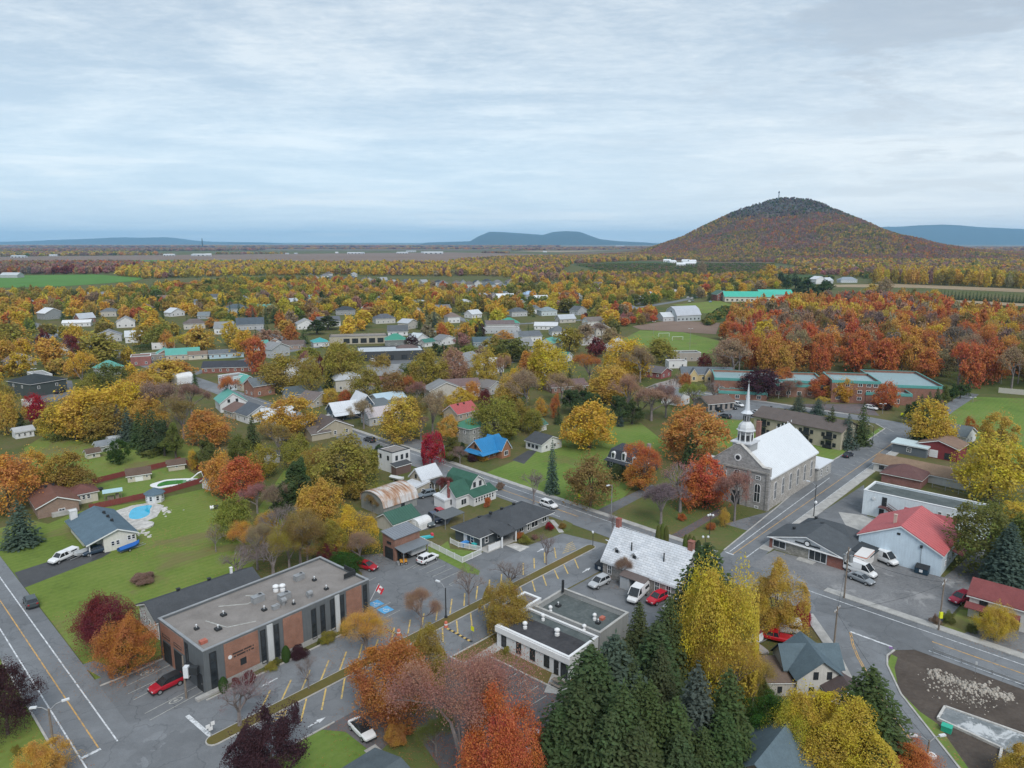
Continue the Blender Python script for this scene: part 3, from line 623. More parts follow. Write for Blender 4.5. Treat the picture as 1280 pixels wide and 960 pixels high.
mh=bpy.data.materials.new('haze_air');mh.use_nodes=True;th=NT(mh.node_tree);th.n.clear();pv=th.add('ShaderNodeVolumePrincipled');pv.inputs['Color'].default_value=(.36,.68,1.0,1);pv.inputs['Density'].default_value=4.3e-5;pv.inputs['Anisotropy'].default_value=0.0
oh=th.add('ShaderNodeOutputMaterial');th.link(pv.outputs[0],oh.inputs['Volume'])
try:mh.cycles.homogeneous_volume=True
except Exception:pass
ho=hz_.build('haze',mh);struct(ho,'stuff')
# --- buildings
ROT=radians(47.4);RM=radians(-46.05)+pi
_win={}
def win_mesh(w_,h_,style,fm):
 k=(round(w_,2),round(h_,2),style,fm.name)
 if k in _win:return _win[k]
 t=min(0.11,w_*.14);fr=MB();pn=MB();d=0.07
 if style=='arch':
  n=8;r=w_/2;out=[(-r,0),(r,0)]+[(r*cos(pi*i/n),h_-r+r*sin(pi*i/n))for i in range(n+1)]
  inn=[(-r+t,t),(r-t,t)]+[((r-t)*cos(pi*i/n),h_-r+(r-t)*sin(pi*i/n))for i in range(n+1)]
  N=len(out);vs=[(x,-d,z)for x,z in out]+[(x,-d,z)for x,z in inn]+[(x,0.02,z)for x,z in out]
  fr.add(vs,[(i,(i+1)%N,N+(i+1)%N,N+i)for i in range(N)]+[(i,2*N+i,2*N+(i+1)%N,(i+1)%N)for i in range(N)])
  fr.box(-.04,-d,t,.04,-.035,h_-t);fr.box(-r+t,-d+.004,h_*.5,r-t,-.036,h_*.5+.08)
  pn.add([(x,-.03,z)for x,z in inn],[tuple(range(N))])
 else:
  fr.box(-w_/2,-d,0,-w_/2+t,.02,h_);fr.box(w_/2-t,-d,0,w_/2,.02,h_)
  fr.box(-w_/2+t,-d,h_-t,w_/2-t,.02,h_);fr.box(-w_/2+t,-d-.03,0,w_/2-t,.02,t)
  if style=='sash':fr.box(-w_/2+t,-d+.01,h_*.5-.03,w_/2-t,.0,h_*.5+.03)
  if style=='cross':fr.box(-w_/2+t,-d+.01,h_*.5-.03,w_/2-t,.0,h_*.5+.03);fr.box(-.03,-d+.012,t,.03,.0,h_-t)
  if style=='strip':
   for q in range(1,max(2,int(h_/1.1))):z=h_*q/max(2,int(h_/1.1));fr.box(-w_/2+t,-d+.01,z-.03,w_/2-t,0,z+.03)
  if style=='wide':
   k2=max(2,int(w_/0.9))
   for q in range(1,k2):x=-w_/2+w_*q/k2;fr.box(x-.035,-d+.01,t,x+.035,0,h_-t)
  pn.add([(-w_/2+t,-.03,t),(w_/2-t,-.03,t),(w_/2-t,-.03,h_-t),(-w_/2+t,-.03,h_-t)],[(0,1,2,3)])
 _win[k]=(fr.mesh('window',fm),pn.mesh('pane',M_glass));return _win[k]
_door={}
def place_face(o,face,s,z,c,m,cx,cy,proud=0.0):
 if face=='F':o.location=(cx-c/2+s,cy-m/2-proud,z);o.rotation_euler=(0,0,0)
 elif face=='L':o.location=(cx-c/2-proud,cy+m/2-s,z);o.rotation_euler=(0,0,-pi/2)
 elif face=='R':o.location=(cx+c/2+proud,cy-m/2+s,z);o.rotation_euler=(0,0,pi/2)
 else:o.location=(cx+c/2-s,cy+m/2+proud,z);o.rotation_euler=(0,0,pi)
def windows(root,vol,specs):
 c,m,cx,cy=vol['c'],vol['m'],vol['cx'],vol['cy']
 for sp in specs:
  face,where,z,w_,h_=sp[:5];style=sp[5]if len(sp)>5 else 'sash';fm=sp[6]if len(sp)>6 else M_white
  L=c if face in 'FB' else m
  ss=where if isinstance(where,(list,tuple))else[L*(i+.5)/where for i in range(where)]
  for s_ in ss:
   if style=='door':
    k=(round(w_,2),round(h_,2),fm.name)
    if k not in _door:
     a=MB();a.box(-w_/2,-.06,0,w_/2,.02,h_)
     b=MB();b.box(w_/2-.2,-.12,h_*.45,w_/2-.1,-.06,h_*.5);_door[k]=(a.mesh('door',fm),b.mesh('handle',M_steel))
    d=link('door',_door[k][0],root);place_face(d,face,s_,z,c,m,cx,cy);link('handle',_door[k][1],d)
   elif style=='garage':
    k=('g',round(w_,2),round(h_,2),fm.name)
    if k not in _door:
     a=MB();n=max(3,int(h_/.55))
     for q in range(n):a.box(-w_/2,-.05,h_*q/n+.02,w_/2,.02,h_*(q+1)/n-.01)
     _door[k]=(a.mesh('garage_door',fm),)
    d=link('garage_door',_door[k][0],root);place_face(d,face,s_,z,c,m,cx,cy)
   else:
    fme,pme=win_mesh(w_,h_,style,fm);f=link('window',fme,root);place_face(f,face,s_,z,c,m,cx,cy);link('pane',pme,f)
def prof_gable(m,h,rh,o=0.0):return[(-m/2,h),(0,h+rh),(m/2,h)]
def prof_gambrel(m,h,rh):return[(-m/2,h),(-m*.30,h+rh*.66),(0,h+rh),(m*.30,h+rh*.66),(m/2,h)]
def prof_barrel(m,h,rh):return[(-m/2*cos(pi*i/10),h+rh*sin(pi*i/10))for i in range(11)]
def volume(root,cx,cy,c,m,h,kind='gable',ridge='C',rh=2.0,wall=(M_siding,(.6,.6,.6)),roof=(M_shingle,(.08,.08,.09)),over=0.4,fascia=True,z0=0.0,wins=(),profile=None,t=0.14,seams=0.0,shedside='F',coping=(M_white,None),parapet=0.45,roofname='roof'):
 vol=dict(c=c,m=m,cx=cx,cy=cy,h=h)
 wm,wc=wall;rm,rc=roof
 if kind in('gable','gambrel','barrel','shed'):
  Lu,Lv=(c,m)if ridge=='C' else(m,c)
  if kind=='gable':pf=prof_gable(Lv,h,rh)
  elif kind=='gambrel':pf=prof_gambrel(Lv,h,rh)
  elif kind=='barrel':pf=prof_barrel(Lv,h,rh)
  else:pf=[(-Lv/2,h),(Lv/2,h+rh)]if shedside in 'FL' else[(-Lv/2,h+rh),(Lv/2,h)]
  if profile:pf=profile
  P=(lambda u,v,z:(cx+u,cy+v,z))if ridge=='C' else(lambda u,v,z:(cx+v,cy+u,z))
  dp=[(v,z-0.02)for v,z in pf]
  poly=[(-Lv/2,z0)]+dp+[(Lv/2,z0)];n=len(poly);mb=MB()
  mb.add([P(-Lu/2,v,z)for v,z in poly]+[P(Lu/2,v,z)for v,z in poly],[tuple(range(n)),tuple(range(2*n-1,n-1,-1))]+[(i,(i+1)%n,n+(i+1)%n,n+i)for i in range(n)])
  mb.build('wall',wm,root,wc)
  a0=pf[0];a1=pf[1];b0=pf[-1];b1=pf[-2]
  def ext(p,q):s=(p[1]-q[1])/(p[0]-q[0]+1e-9);dv=over if p[0]>q[0]else-over;return(p[0]+dv,p[1]+s*dv)
  ep=[ext(a0,a1)]+list(pf[1:-1])+[ext(b0,b1)]
  U=Lu/2+over;mb=MB();fb=MB()
  for(v0,q0),(v1,q1)in zip(ep[:-1],ep[1:]):
   mb.slab([P(-U,v0,q0+t),P(U,v0,q0+t),P(U,v1,q1+t),P(-U,v1,q1+t)],t*.98)
   if fascia:fb.slab([P(-U+.01,v0*.998,q0+.002),P(-U+.16,v0*.998,q0+.002),P(-U+.16,v1*.998,q1+.002),P(-U+.01,v1*.998,q1+.002)],.24);fb.slab([P(U-.16,v0*.998,q0+.002),P(U-.01,v0*.998,q0+.002),P(U-.01,v1*.998,q1+.002),P(U-.16,v1*.998,q1+.002)],.24)
  ro=mb.build(roofname,rm,root,rc)
  if fascia:
   for v,q in(ep[0],ep[-1]):
    s=1 if v>0 else-1;fb.slab([P(-U+.17,v-s*.12,q+.0),P(U-.17,v-s*.12,q+.0),P(U-.17,v-s*.01,q+.0),P(-U+.17,v-s*.01,q+.0)],.18)
   fb.build('fascia',M_white,root)
  if seams:
   sb=MB();k=int(2*U/seams)
   for i in range(k+1):
    u=-U+.05+(2*U-.1)*i/k
    for(v0,q0),(v1,q1)in zip(ep[:-1],ep[1:]):sb.slab([P(u-.03,v0,q0+t+.05),P(u+.03,v0,q0+t+.05),P(u+.03,v1,q1+t+.05),P(u-.03,v1,q1+t+.05)],.06)
   so=sb.build('standing_seams',rm,ro,rc);so['kind']='stuff'
  vol['z']=lambda x,y:float(np.interp((y-cy)if ridge=='C' else(x-cx),[p[0]for p in ep],[p[1]for p in ep]))+t
  vol['roof']=ro
 elif kind in('hip','mansard'):
  mb=MB();mb.box(cx-c/2,cy-m/2,z0,cx+c/2,cy+m/2,h-.01);mb.build('wall',wm,root,wc)
  A,B=c/2+over,m/2+over;ins=min(A,B)*.98
  rx,ry=max(A-ins,.0),max(B-ins,.0)
  if c>=m:ry=0.0
  else:rx=0.0
  if kind=='mansard':rx,ry=A-1.0,B-1.0
  mb=MB();zb=h-.12
  vs=[(cx-A,cy-B,zb),(cx+A,cy-B,zb),(cx+A,cy+B,zb),(cx-A,cy+B,zb),(cx-A,cy-B,h),(cx+A,cy-B,h),(cx+A,cy+B,h),(cx-A,cy+B,h),(cx-rx,cy-ry,h+rh),(cx+rx,cy-ry,h+rh),(cx+rx,cy+ry,h+rh),(cx-rx,cy+ry,h+rh)]
  mb.add(vs,[(3,2,1,0),(0,1,5,4),(1,2,6,5),(2,3,7,6),(3,0,4,7),(4,5,9,8),(5,6,10,9),(6,7,11,10),(7,4,8,11),(8,9,10,11)])
  ro=mb.build(roofname,rm,root,rc)
  if fascia:fb=MB();[fb.box(*q)for q in((cx-A+.01,cy-B+.01,zb-.16,cx+A-.01,cy-B+.1,zb+.0),(cx-A+.01,cy+B-.1,zb-.16,cx+A-.01,cy+B-.01,zb),(cx-A+.01,cy-B+.1,zb-.16,cx-A+.1,cy+B-.1,zb),(cx+A-.1,cy-B+.1,zb-.16,cx+A-.01,cy+B-.1,zb))];fb.build('fascia',M_white,root)
  vol['z']=lambda x,y:h+rh*max(0.0,min(1.0,min((A-abs(x-cx))/max(A-rx,.01),(B-abs(y-cy))/max(B-ry,.01))))
  vol['roof']=ro
 else:
  p=parapet;mb=MB();mb.box(cx-c/2,cy-m/2,z0,cx+c/2,cy+m/2,h-p)
  th=.28
  for q in((-c/2,-m/2,c/2,-m/2+th),(-c/2,m/2-th,c/2,m/2),(-c/2,-m/2+th,-c/2+th,m/2-th),(c/2-th,-m/2+th,c/2,m/2-th)):
   mb.box(cx+q[0],cy+q[1],h-p+.001,cx+q[2],cy+q[3],h)
  mb.build('wall',wm,root,wc)
  mb=MB();mb.add([(cx-c/2+th,cy-m/2+th,h-p+.03),(cx+c/2-th,cy-m/2+th,h-p+.03),(cx+c/2-th,cy+m/2-th,h-p+.03),(cx-c/2+th,cy+m/2-th,h-p+.03)],[(0,1,2,3)])
  vol['roof']=mb.build(roofname,rm,root,rc)
  e=.06;mb=MB()
  for q in((-c/2-e,-m/2-e,c/2+e,-m/2+th+e),(-c/2-e,m/2-th-e,c/2+e,m/2+e),(-c/2-e,-m/2+th+e,-c/2+th+e,m/2-th-e),(c/2-th-e,-m/2+th+e,c/2+e,m/2-th-e)):
   mb.box(cx+q[0],cy+q[1],h+.002,cx+q[2],cy+q[3],h+.11)
  mb.build('coping',coping[0],root,coping[1])
  vol['z']=lambda x,y:h-p+.03
 windows(root,vol,wins);return vol
def chimney(root,x,y,z0,z1,col=(.30,.16,.13),w_=.6,mat=None):
 mb=MB();mb.box(x-w_/2,y-w_/2,z0,x+w_/2,y+w_/2,z1);mb.box(x-w_/2-.06,y-w_/2-.06,z1+.002,x+w_/2+.06,y+w_/2+.06,z1+.12);return mb.build('chimney',mat or M_brick,root,col)
def vent(root,vol,x,y,kind='box'):
 z=vol['z'](x,y);mb=MB()
 if kind=='box':mb.box(x-.22,y-.22,z-.1,x+.22,y+.22,z+.42);mb.box(x-.3,y-.3,z+.422,x+.3,y+.3,z+.5);mb.build('roof_vent',M_dark,root)
 elif kind=='pipe':mb.cyl((x,y,z-.1),(x,y,z+1.1),.09,n=8);mb.build('flue_pipe',M_dark,root)
def site(name,label,cat,corner,c,m,rot=ROT,group=None,ref=None):
 """an Empty at the middle of the footprint; corner = photo pixel of the corner nearest the camera"""
 x,y=p3(corner);ux=(cos(rot),sin(rot));uy=(-sin(rot),cos(rot))
 def along(v,u):
  if not isinstance(v,(tuple,list)):return v
  q=p3(v);return abs((q[0]-x)*u[0]+(q[1]-y)*u[1])
 c=along(c,ux);m=along(m,uy)
 e=empty(name,(x+ux[0]*c/2+uy[0]*m/2,y+ux[1]*c/2+uy[1]*m/2,0),rot);tag(e,label,cat,group,ref)
 FOOT.append((e.location.x,e.location.y,hypot(c,m)/2,rot,c,m));return e,c,m
FOOT=[]
def house(name,label,corner,c,m,h,kind='gable',ridge='C',rh=2.0,wall=None,roof=None,rot=ROT,wins=(),cat='house',ref=None,vents=(),chim=(),group=None,**kw):
 e,c,m=site(name,label,cat,corner,c,m,rot,group,ref)
 v=volume(e,0,0,c,m,h,kind,ridge,rh,wall or(M_siding,(.62,.62,.6)),roof or(M_shingle,(.07,.075,.085)),wins=wins,**kw)
 for x,y in vents:vent(e,v,x*c,y*m)
 for q in chim:chimney(e,q[0]*c,q[1]*m,v['z'](q[0]*c,q[1]*m)-.4,v['z'](0,0)+q[2],*(q[3:]if len(q)>3 else()))
 return e,v
SLATE=(.085,.10,.112);CHAR=(.072,.078,.086);BLUEG=(.105,.155,.195);BROWN=(.125,.088,.070);TEAL=(.10,.34,.29);TEALD=(.045,.16,.13);GREENR=(.045,.115,.085)
WHITE=(.66,.67,.68);CREAM=(.56,.53,.45);BEIGE=(.44,.39,.31);LGREY=(.42,.43,.44);PBLUE=(.42,.55,.64);DBLUE=(.07,.10,.13);BRICKB=(.29,.135,.088);BRICKR=(.24,.085,.065);TIN=(.56,.59,.63);TINB=(.50,.56,.61)
def flatroof_unit(root,x,y,z,kind,s=1.0):
 mb=MB()
 if kind=='hvac':mb.box(x-.9*s,y-.5*s,z,x+.9*s,y+.5*s,z+.95*s);mb.box(x-.95*s,y-.55*s,z+.952*s,x+.95*s,y+.55*s,z+1.02*s);mb.rings((x+.4*s,y,z+1.022*s),[(.34*s,0),(.34*s,.12)],10);o=mb.build('rooftop_unit',M_steel,root);f=MB();f.rings((x+.4*s,y,z+1.145*s),[(.26*s,0),(.26*s,.03)],10);f.build('fan_grille',M_dark,o)
 elif kind=='dome':mb.rings((x,y,z),[(.45*s,0),(.45*s,.35),(.28*s,.4),(.28*s,.75),(.55*s,.8),(.5*s,1.0),(.2*s,1.15)],12);mb.build('roof_exhaust',M_white,root)
 elif kind=='curb':mb.box(x-.42*s,y-.42*s,z,x+.42*s,y+.42*s,z+.3);o=mb.build('vent_curb',M_dark,root);q=MB();q.cyl((x,y,z+.3),(x,y,z+.62),.07,n=6);q.rings((x,y,z+.62),[(.12,0),(.14,.1),(.05,.18)],8);q.build('vent_pipe',M_lens,o)
 elif kind=='hatch':mb.box(x-.6*s,y-.45*s,z,x+.6*s,y+.45*s,z+.45);mb.build('roof_hatch',simple('red_hatch',(.42,.14,.10),.7,.15)if 'red_hatch' not in MATS else MATS['red_hatch'],root)
 elif kind=='cowl':mb.rings((x,y,z),[(.3,0),(.3,.5)],10);mb.cyl((x-.35,y,z+.75),(x+.45,y,z+.75),.42,n=10);mb.build('vent_cowl',M_steel,root)
 # ---- town hall -----------------------------------------------------
DG=(.125,.137,.145)
e,c,m=site('town_hall','long flat-roofed civic building with rust brick panels, grey cladding and gravel roof','civic building',(258,868),27.8,13.4,radians(49.3),ref='flat-roofed brick and grey civic building')
v=volume(e,0,0,c,m,6.3,'flat',wall=(M_plainwall,DG),roof=(M_roofgravel,None),coping=(M_steel,None),parapet=.35)
TH,THc,THm=e,c,m
def panel(x0,x1,z0,z1,mat,col,name='brick_panel',face='F',d=.06):
 mb=MB()
 if face=='F':mb.box(x0-c/2,-m/2-d,z0,x1-c/2,-m/2+.01,z1)
 else:mb.box(-c/2-d,m/2-x1,z0,-c/2+.01,m/2-x0,z1)
 return mb.build(name,mat,e,col)
for a,b in((2.9,8.0),(12.0,15.2),(23.2,26.2)):panel(a,b,.9,6.05,M_brick,BRICKB)
for a,b in((2.9,9.0),(11.2,21.5),(22.6,27.3)):panel(a,b,0,.86,M_plainwall,(.36,.36,.35),'plinth')
for a,b in((9.4,10.3),(21.1,21.9)):panel(a,b,0,6.1,M_plainwall,(.52,.54,.55),'light_pier',d=.14)
for a,b in((10.3,12.0),(15.2,20.4),(21.9,23.2)):panel(a,b,5.7,6.28,M_plainwall,DG,'cladding_band',d=.05)
windows(e,v,[('F',[1.3],.3,1.0,5.4,'strip',M_dark),('F',[8.75,10.9],.5,.8,5.2,'strip',M_dark),('F',[17.2,18.8],.6,.85,4.9,'strip',M_dark),('F',[20.6,22.4],.5,.8,5.3,'strip',M_dark),('F',[26.9],1.0,.8,4.8,'strip',M_dark),('L',[8.6],.6,.9,5.2,'strip',M_dark)])
panel(.6,7.8,3.6,6.05,M_brick,BRICKB,face='L');panel(3.6,4.3,.0,3.59,M_brick,BRICKB,face='L');panel(.6,.95,.0,3.59,M_brick,BRICKB,face='L')
windows(e,v,[('L',[2.3],0,2.6,3.2,'garage',M_dark),('L',[5.9],0,2.8,3.2,'garage',M_dark),('L',[2.3,5.9],4.0,2.4,.5,'wide',M_dark),('L',[11.9],0,1.6,2.6,'door',M_dark)])
mb=MB();mb.box(-c/2-1.3,m/2-10.9,2.9,-c/2-.02,m/2-9.2,3.2);mb.build('entrance_canopy',M_dark,e)
mb=MB();mb.box(-c/2-1.6,-m/2-.9,0,-c/2+2.6,-m/2-.05,.35);mb.build('entrance_step',M_concrete,e)
mb=MB()
o_=[]
rl=random.Random(3)
for row,(z,x0,x1)in enumerate(((4.0,4.05,7.3),(3.55,4.2,7.3))):
 x=x0
 while x<x1:w_=rl.uniform(.07,.16);mb.box(x-c/2,-m/2-.12,z,x-c/2+w_,-m/2-.06,z+.2);x+=w_+(.06 if rl.random()<.85 else .22)
mb.build('sign_lettering',M_dark,e)['kind']='stuff'
mb=MB();mb.cyl((3.65-c/2,-m/2-.14,3.85),(3.65-c/2,-m/2-.05,3.85),.28,n=12);mb.build('round_emblem',M_white,e)
mb=MB();mb.box(5.1-c/2,-m/2-.1,1.9,6.0-c/2,-m/2-.05,2.9);mb.build('notice_plaque',M_dark,e)
zr=6.3-.35+.03
for kx,ky,kd,s in((.16,.18,'curb',1),(.25,.47,'curb',.9),(.09,.40,'curb',.7),(.05,-.2,'hatch',.8),(.45,.47,'hvac',1.0),(.42,.18,'curb',.8),(.56,.25,'hvac',1.0),(.58,.55,'dome',.9),(.61,.50,'dome',.9),(.75,.62,'hvac',.9),(.80,.42,'curb',.7),(.78,.05,'curb',.7),(.66,-.06,'cowl',1),(.56,-.0,'curb',.5),(.47,.1,'hvac',.6),(.52,.12,'cowl',.8)):
 x=-c/2+kx*c;y=-m/2+m*(.18+.82*max(0.02,min(.95,ky+.0)))
 flatroof_unit(e,x,y,zr,kd,s)
for(x0,y0,x1,y1)in((-.34,.1,-.30,-.2),(-.30,-.2,-.17,-.32),(-.22,.30,-.1,.1),(-.1,.1,-.02,.15),(-.06,.3,0.0,.16)):
 mb=MB();a,b=(x0*c,y0*m),(x1*c,y1*m);L=hypot(b[0]-a[0],b[1]-a[1]);mb.obox(((a[0]+b[0])/2,(a[1]+b[1])/2),((b[0]-a[0])/L,(b[1]-a[1])/L),L/2,.1,zr+.003+.01*x1,zr+.05+.01*x1)
 mb.build('roof_patch_strip',M_lineF,e)
mb=MB();mb.box(c/2-2.6,m/2*-.55,6.42,c/2-.3,m/2*-.55+.12,7.2);mb.box(c/2-.42,-m/2*.55,6.42,c/2-.3,-m/2*.1,7.2);mb.build('plant_screen',M_dark,e)
fs=empty('flagpole',(*G(463.5,767),0),radians(49));tag(fs,'flag with red ends and red leaf on a slanting staff at the civic building end','flag')
mb=MB();mb.cyl((0,0,2.3),(1.2,-.9,5.2),.04,n=6);mb.build('staff',M_white,fs)
def flagpart(name,s0,s1,mat,col):
 mb=MB();n=5;vs=[]
 for i in range(n+1):
  t=s0+(s1-s0)*i/n
  for q in(0,1):vs.append((1.15-.42*q+t*.75,-.86+.31*q-t*.5+.06*sin(t*9),5.05-q*1.0-t*.95))
 mb.add(vs,[(2*i,2*i+1,2*i+3,2*i+2)for i in range(n)]);return mb.build(name,mat,fs,col)
flagpart('red_band',0,.27,M_plastic,(.55,.03,.05));flagpart('white_band',.272,.728,M_plastic,(.75,.75,.75));flagpart('red_band',.73,1.0,M_plastic,(.55,.03,.05))
mb=MB();leafp=[(0,-.3),(.03,-.12),(.25,-.15),(.2,-.05),(.34,.08),(.27,.1),(.29,.2),(.17,.17),(.15,.22),(.06,.12),(.1,.3),(.05,.27),(0,.4)];leafp+=[(-x,y)for x,y in leafp[-2:0:-1]]
def fl(p):t=.5-p[0]*.75;q=.5-p[1]*.95;return(1.15-.42*q+t*.75-.012,-.86+.31*q-t*.5+.06*sin(t*9)-.02,5.05-q-t*.95+.012)
mb.add([fl(p)for p in leafp],[tuple(range(len(leafp)))]);mb.build('maple_leaf',M_plastic,fs,(.55,.03,.05))
# ---- annex behind the town hall
house('storage_hall','low white building under a long dark slate roof behind the flat brick civic building',(199,800),17.0,7.6,3.2,'gable','C',1.6,(M_siding,WHITE),(M_shingle,CHAR),rot=radians(46),cat='building',vents=((-.2,.1),(.1,.12)),chim=((.32,.1,.7,(.6,.6,.6),.35,M_white),),wins=[('L',[2.0,4.2],1.0,.8,1.1),('L',[6.4],0,.9,2.0,'door')],ref='low slate-roofed hall behind the civic building')
# ---- white house with blue-grey roof and carport
e,c,m=site('bungalow','white bungalow with blue-grey roof, open carport and white chimney beside the swimming pool','house',(111.7,696),8.6,16.4,radians(43),ref='white bungalow with blue-grey roof')
pfv=[(-4.3,2.5),(1.0,4.3),(4.3,3.0)]
volume(e,1.35,0,5.9,16.4,2.75,'gable','M',1.5,(M_siding,(.66,.65,.60)),(M_shingle,BLUEG),fascia=False,profile=[(-2.95,3.0),(-.35,3.95),(2.95,2.75)],over=0.0,wins=[('F',[1.6,2.5],1.0,.7,1.0),('F',[4.6,5.4],1.4,.7,1.0)])
mb=MB();pf=[(-4.75,2.55),(1.0,4.45),(4.75,2.72)]
for(v0,q0),(v1,q1)in zip(pf[:-1],pf[1:]):mb.slab([(v0,-8.7,q0),(v0,8.7,q0),(v1,8.7,q1),(v1,-8.7,q1)],.14)
mb.build('main_roof',M_shingle,e,BLUEG)
mb=MB()
for s in(-8.72,8.56):
 for(v0,q0),(v1,q1)in zip(pf[:-1],pf[1:]):mb.slab([(v0,s,q0-.02),(v0,s+.16,q0-.02),(v1,s+.16,q1-.02),(v1,s,q1-.02)],.26)
mb.box(-4.7,-8.5,2.28,-4.55,8.5,2.40);mb.build('fascia',M_white,e)
mb=MB();mb.box(-3.9,-2.0,0,-1.62,8.2,2.62);mb.build('wall',M_siding,e,(.66,.65,.60))
for y in(-8.1,):mb=MB();mb.box(-4.2,y-.1,0,-4.0,y+.1,2.6);mb.build('carport_post',M_white,e)
vv=dict(c=8.0,m=12,cx=.1,cy=2.0)
windows(e,vv,[('L',[2.2,5.4,8.6],.9,1.4,1.1,'wide')])
chimney(e,-3.2,7.8,2.6,4.7,(.62,.62,.62),1.3,M_plainwall)
for y in(-3.2,-.3,2.6):mb=MB();mb.box(1.2,y,4.1,1.7,y+.5,4.75);mb.build('roof_vent',M_dark,e)
# ---- brick bungalow with red-brown roof
e,v=house('bungalow','brown brick bungalow with rust-brown roof and cream side wing left of the blue-roofed one',(48,649),8.0,13.0,2.7,'gable','M',1.7,(M_brick,(.26,.18,.14)),(M_shingle,(.17,.085,.065)),rot=radians(41),wins=[('F',[4.6],.7,1.3,.7,'wide')],vents=((-.1,.2),(.1,.25)),ref='brown brick bungalow with rust roof')
volume(e,6.0,1.0,5.5,6.0,2.6,'hip','C',1.3,(M_siding,CREAM),(M_shingle,(.15,.07,.06)),wins=[('F',[1.6,2.6,3.6],1.0,.8,1.1)])
mb=MB();mb.box(-1.5,-7.6,0,3.4,-6.52,.9);mb.build('terrace',M_concrete,e)
# ---- sheds and gazebo in the gardens
house('garden_shed','larger cream garden shed with brown roof and double doors in front of the red fence',(160,603.5),5.2,3.4,2.0,'gable','C',1.1,(M_siding,CREAM),(M_shingle,BROWN),rot=radians(30),cat='shed',wins=[('F',[2.6],0,1.8,1.8,'door'),('F',[.8,4.4],.8,.5,.8)],ref='cream shed with brown roof')
house('garden_shed','small cream garden shed with brown roof in the far corner of the red fence',(211,589.5),4.0,2.4,1.9,'gable','C',.9,(M_siding,(.5,.46,.38)),(M_shingle,BROWN),rot=radians(30),cat='shed',wins=[('F',[2.0],.8,.7,.7)])
house('garden_shed','white garden shed with blue-grey roof at the edge of the big lawn',(263,613.5),3.0,3.4,2.0,'gable','C',1.0,(M_siding,WHITE),(M_shingle,BLUEG),rot=radians(55),cat='shed',wins=[('L',[1.2],.1,.8,1.7,'door')],ref='white garden shed with blue-grey roof')
g=empty('gazebo',(*G(194,626.5),0));tag(g,'white octagonal gazebo with blue-grey pointed roof beside the blue pool','gazebo',ref='white octagonal gazebo')
mb=MB();mb.rings((0,0,0),[(2.0,0),(2.0,2.1)],8,rot=.39);mb.build('wall',M_siding,g,WHITE)
mb=MB();mb.rings((0,0,2.1),[(2.4,0),(2.4,.08),(.1,1.3)],8,rot=.39);mb.build('roof',M_shingle,g,BLUEG)
for k in range(3,8):a=k*pi/4+pi/8+.39;o=link('window',win_mesh(.8,1.2,'sash',M_white)[0],g,loc=(1.86*cos(a),1.86*sin(a),.6),rz=a+pi/2);link('pane',win_mesh(.8,1.2,'sash',M_white)[1],o)
e,c,m=site('pavilion','small open pavilion with pale blue roof on posts beside the garden path','pavilion',(131,627.5),3.6,2.6,radians(30))
volume(e,0,0,.2,.2,.5,'flat',wall=(M_siding,LGREY),roof=(M_dark,None))if False else None
mb=MB();[mb.box(x-.06,y-.06,0,x+.06,y+.06,2.1)for x in(-1.7,1.7)for y in(-1.2,1.2)];mb.build('posts',M_wood,e)
mb=MB();mb.slab([(-2.1,-1.5,2.1),(2.1,-1.5,2.1),(2.1,0,2.6),(-2.1,0,2.6)],.06);mb.slab([(-2.1,1.5,2.1),(2.1,1.5,2.1),(2.1,0,2.602),(-2.1,0,2.602)],.06);mb.build('roof',M_metalroof,e,(.36,.52,.56))
mb=MB();mb.box(-1.2,-.5,0,.2,.4,.8);mb.box(.5,-.6,0,1.3,.4,1.2);mb.build('bench',M_wood,e)
def pool(name,label,rim,water,mat,cat,deck=None):
 def smooth(q):
  for _ in range(2):q=[r for a,b in zip(q,q[1:]+q[:1])for r in((a[0]*.75+b[0]*.25,a[1]*.75+b[1]*.25),(a[0]*.25+b[0]*.75,a[1]*.25+b[1]*.75))]
  return q
 rim,water=smooth(rim),smooth(water);pts=[p3(p)for p in rim];cx=sum(p[0]for p in pts)/len(pts);cy=sum(p[1]for p in pts)/len(pts)
 e=empty(name,(cx,cy,0));tag(e,label,cat,ref=None)
 mb=MB();mb.prism([(x-cx,y-cy)for x,y in pts],0,.12);mb.build('pool_rim',M_stoneb if deck is None else deck,e)
 mb=MB();mb.add([(x-cx,y-cy,.128)for x,y in[p3(p)for p in water]],[tuple(range(len(water)))]);mb.build('water',mat,e);return e
sheet('pool_deck',[(140,640),(165,632),(190,628),(205,632),(196,646),(180,653),(160,657),(148,648)],.03,M_stoneb)
pool('swimming_pool','bright blue kidney-shaped swimming pool in the stone deck',[(158,650),(160,639),(168,632.5),(195,629.5),(190,637),(191,644),(180,650),(168,652)],[(160.5,648.5),(162,640),(169,634),(192,631),(187,637.5),(188,643),(179,648.3),(169,650)],M_water,'swimming pool')
pl_=pool('swimming_pool','long green-water swimming pool with white rim and slide inside the red fence',[(184,607),(200,602),(209,599.5),(242,598),(250,599),(246,602),(232,606.5),(210,608.5),(197,611.5)],[(196,607),(200,604),(209,601.2),(236,600),(240,601),(231,604.8),(209,606.8),(197,609.5)],M_waterG,'swimming pool',M_white)
sl=empty('pool_slide',(*G(245,601),0),radians(30));tag(sl,'white curved water slide at the end of the green pool','slide')
mb=MB();mb.cyl((2.0,0,0),(1.4,0,2.2),.06,n=6);mb.cyl((2.0,.6,0),(1.4,.6,2.2),.06,n=6);mb.build('ladder',M_white,sl)
mb=MB();pr=[(1.5,2.2),(.6,1.9),(-.6,1.0),(-1.6,.5),(-2.2,.4)]
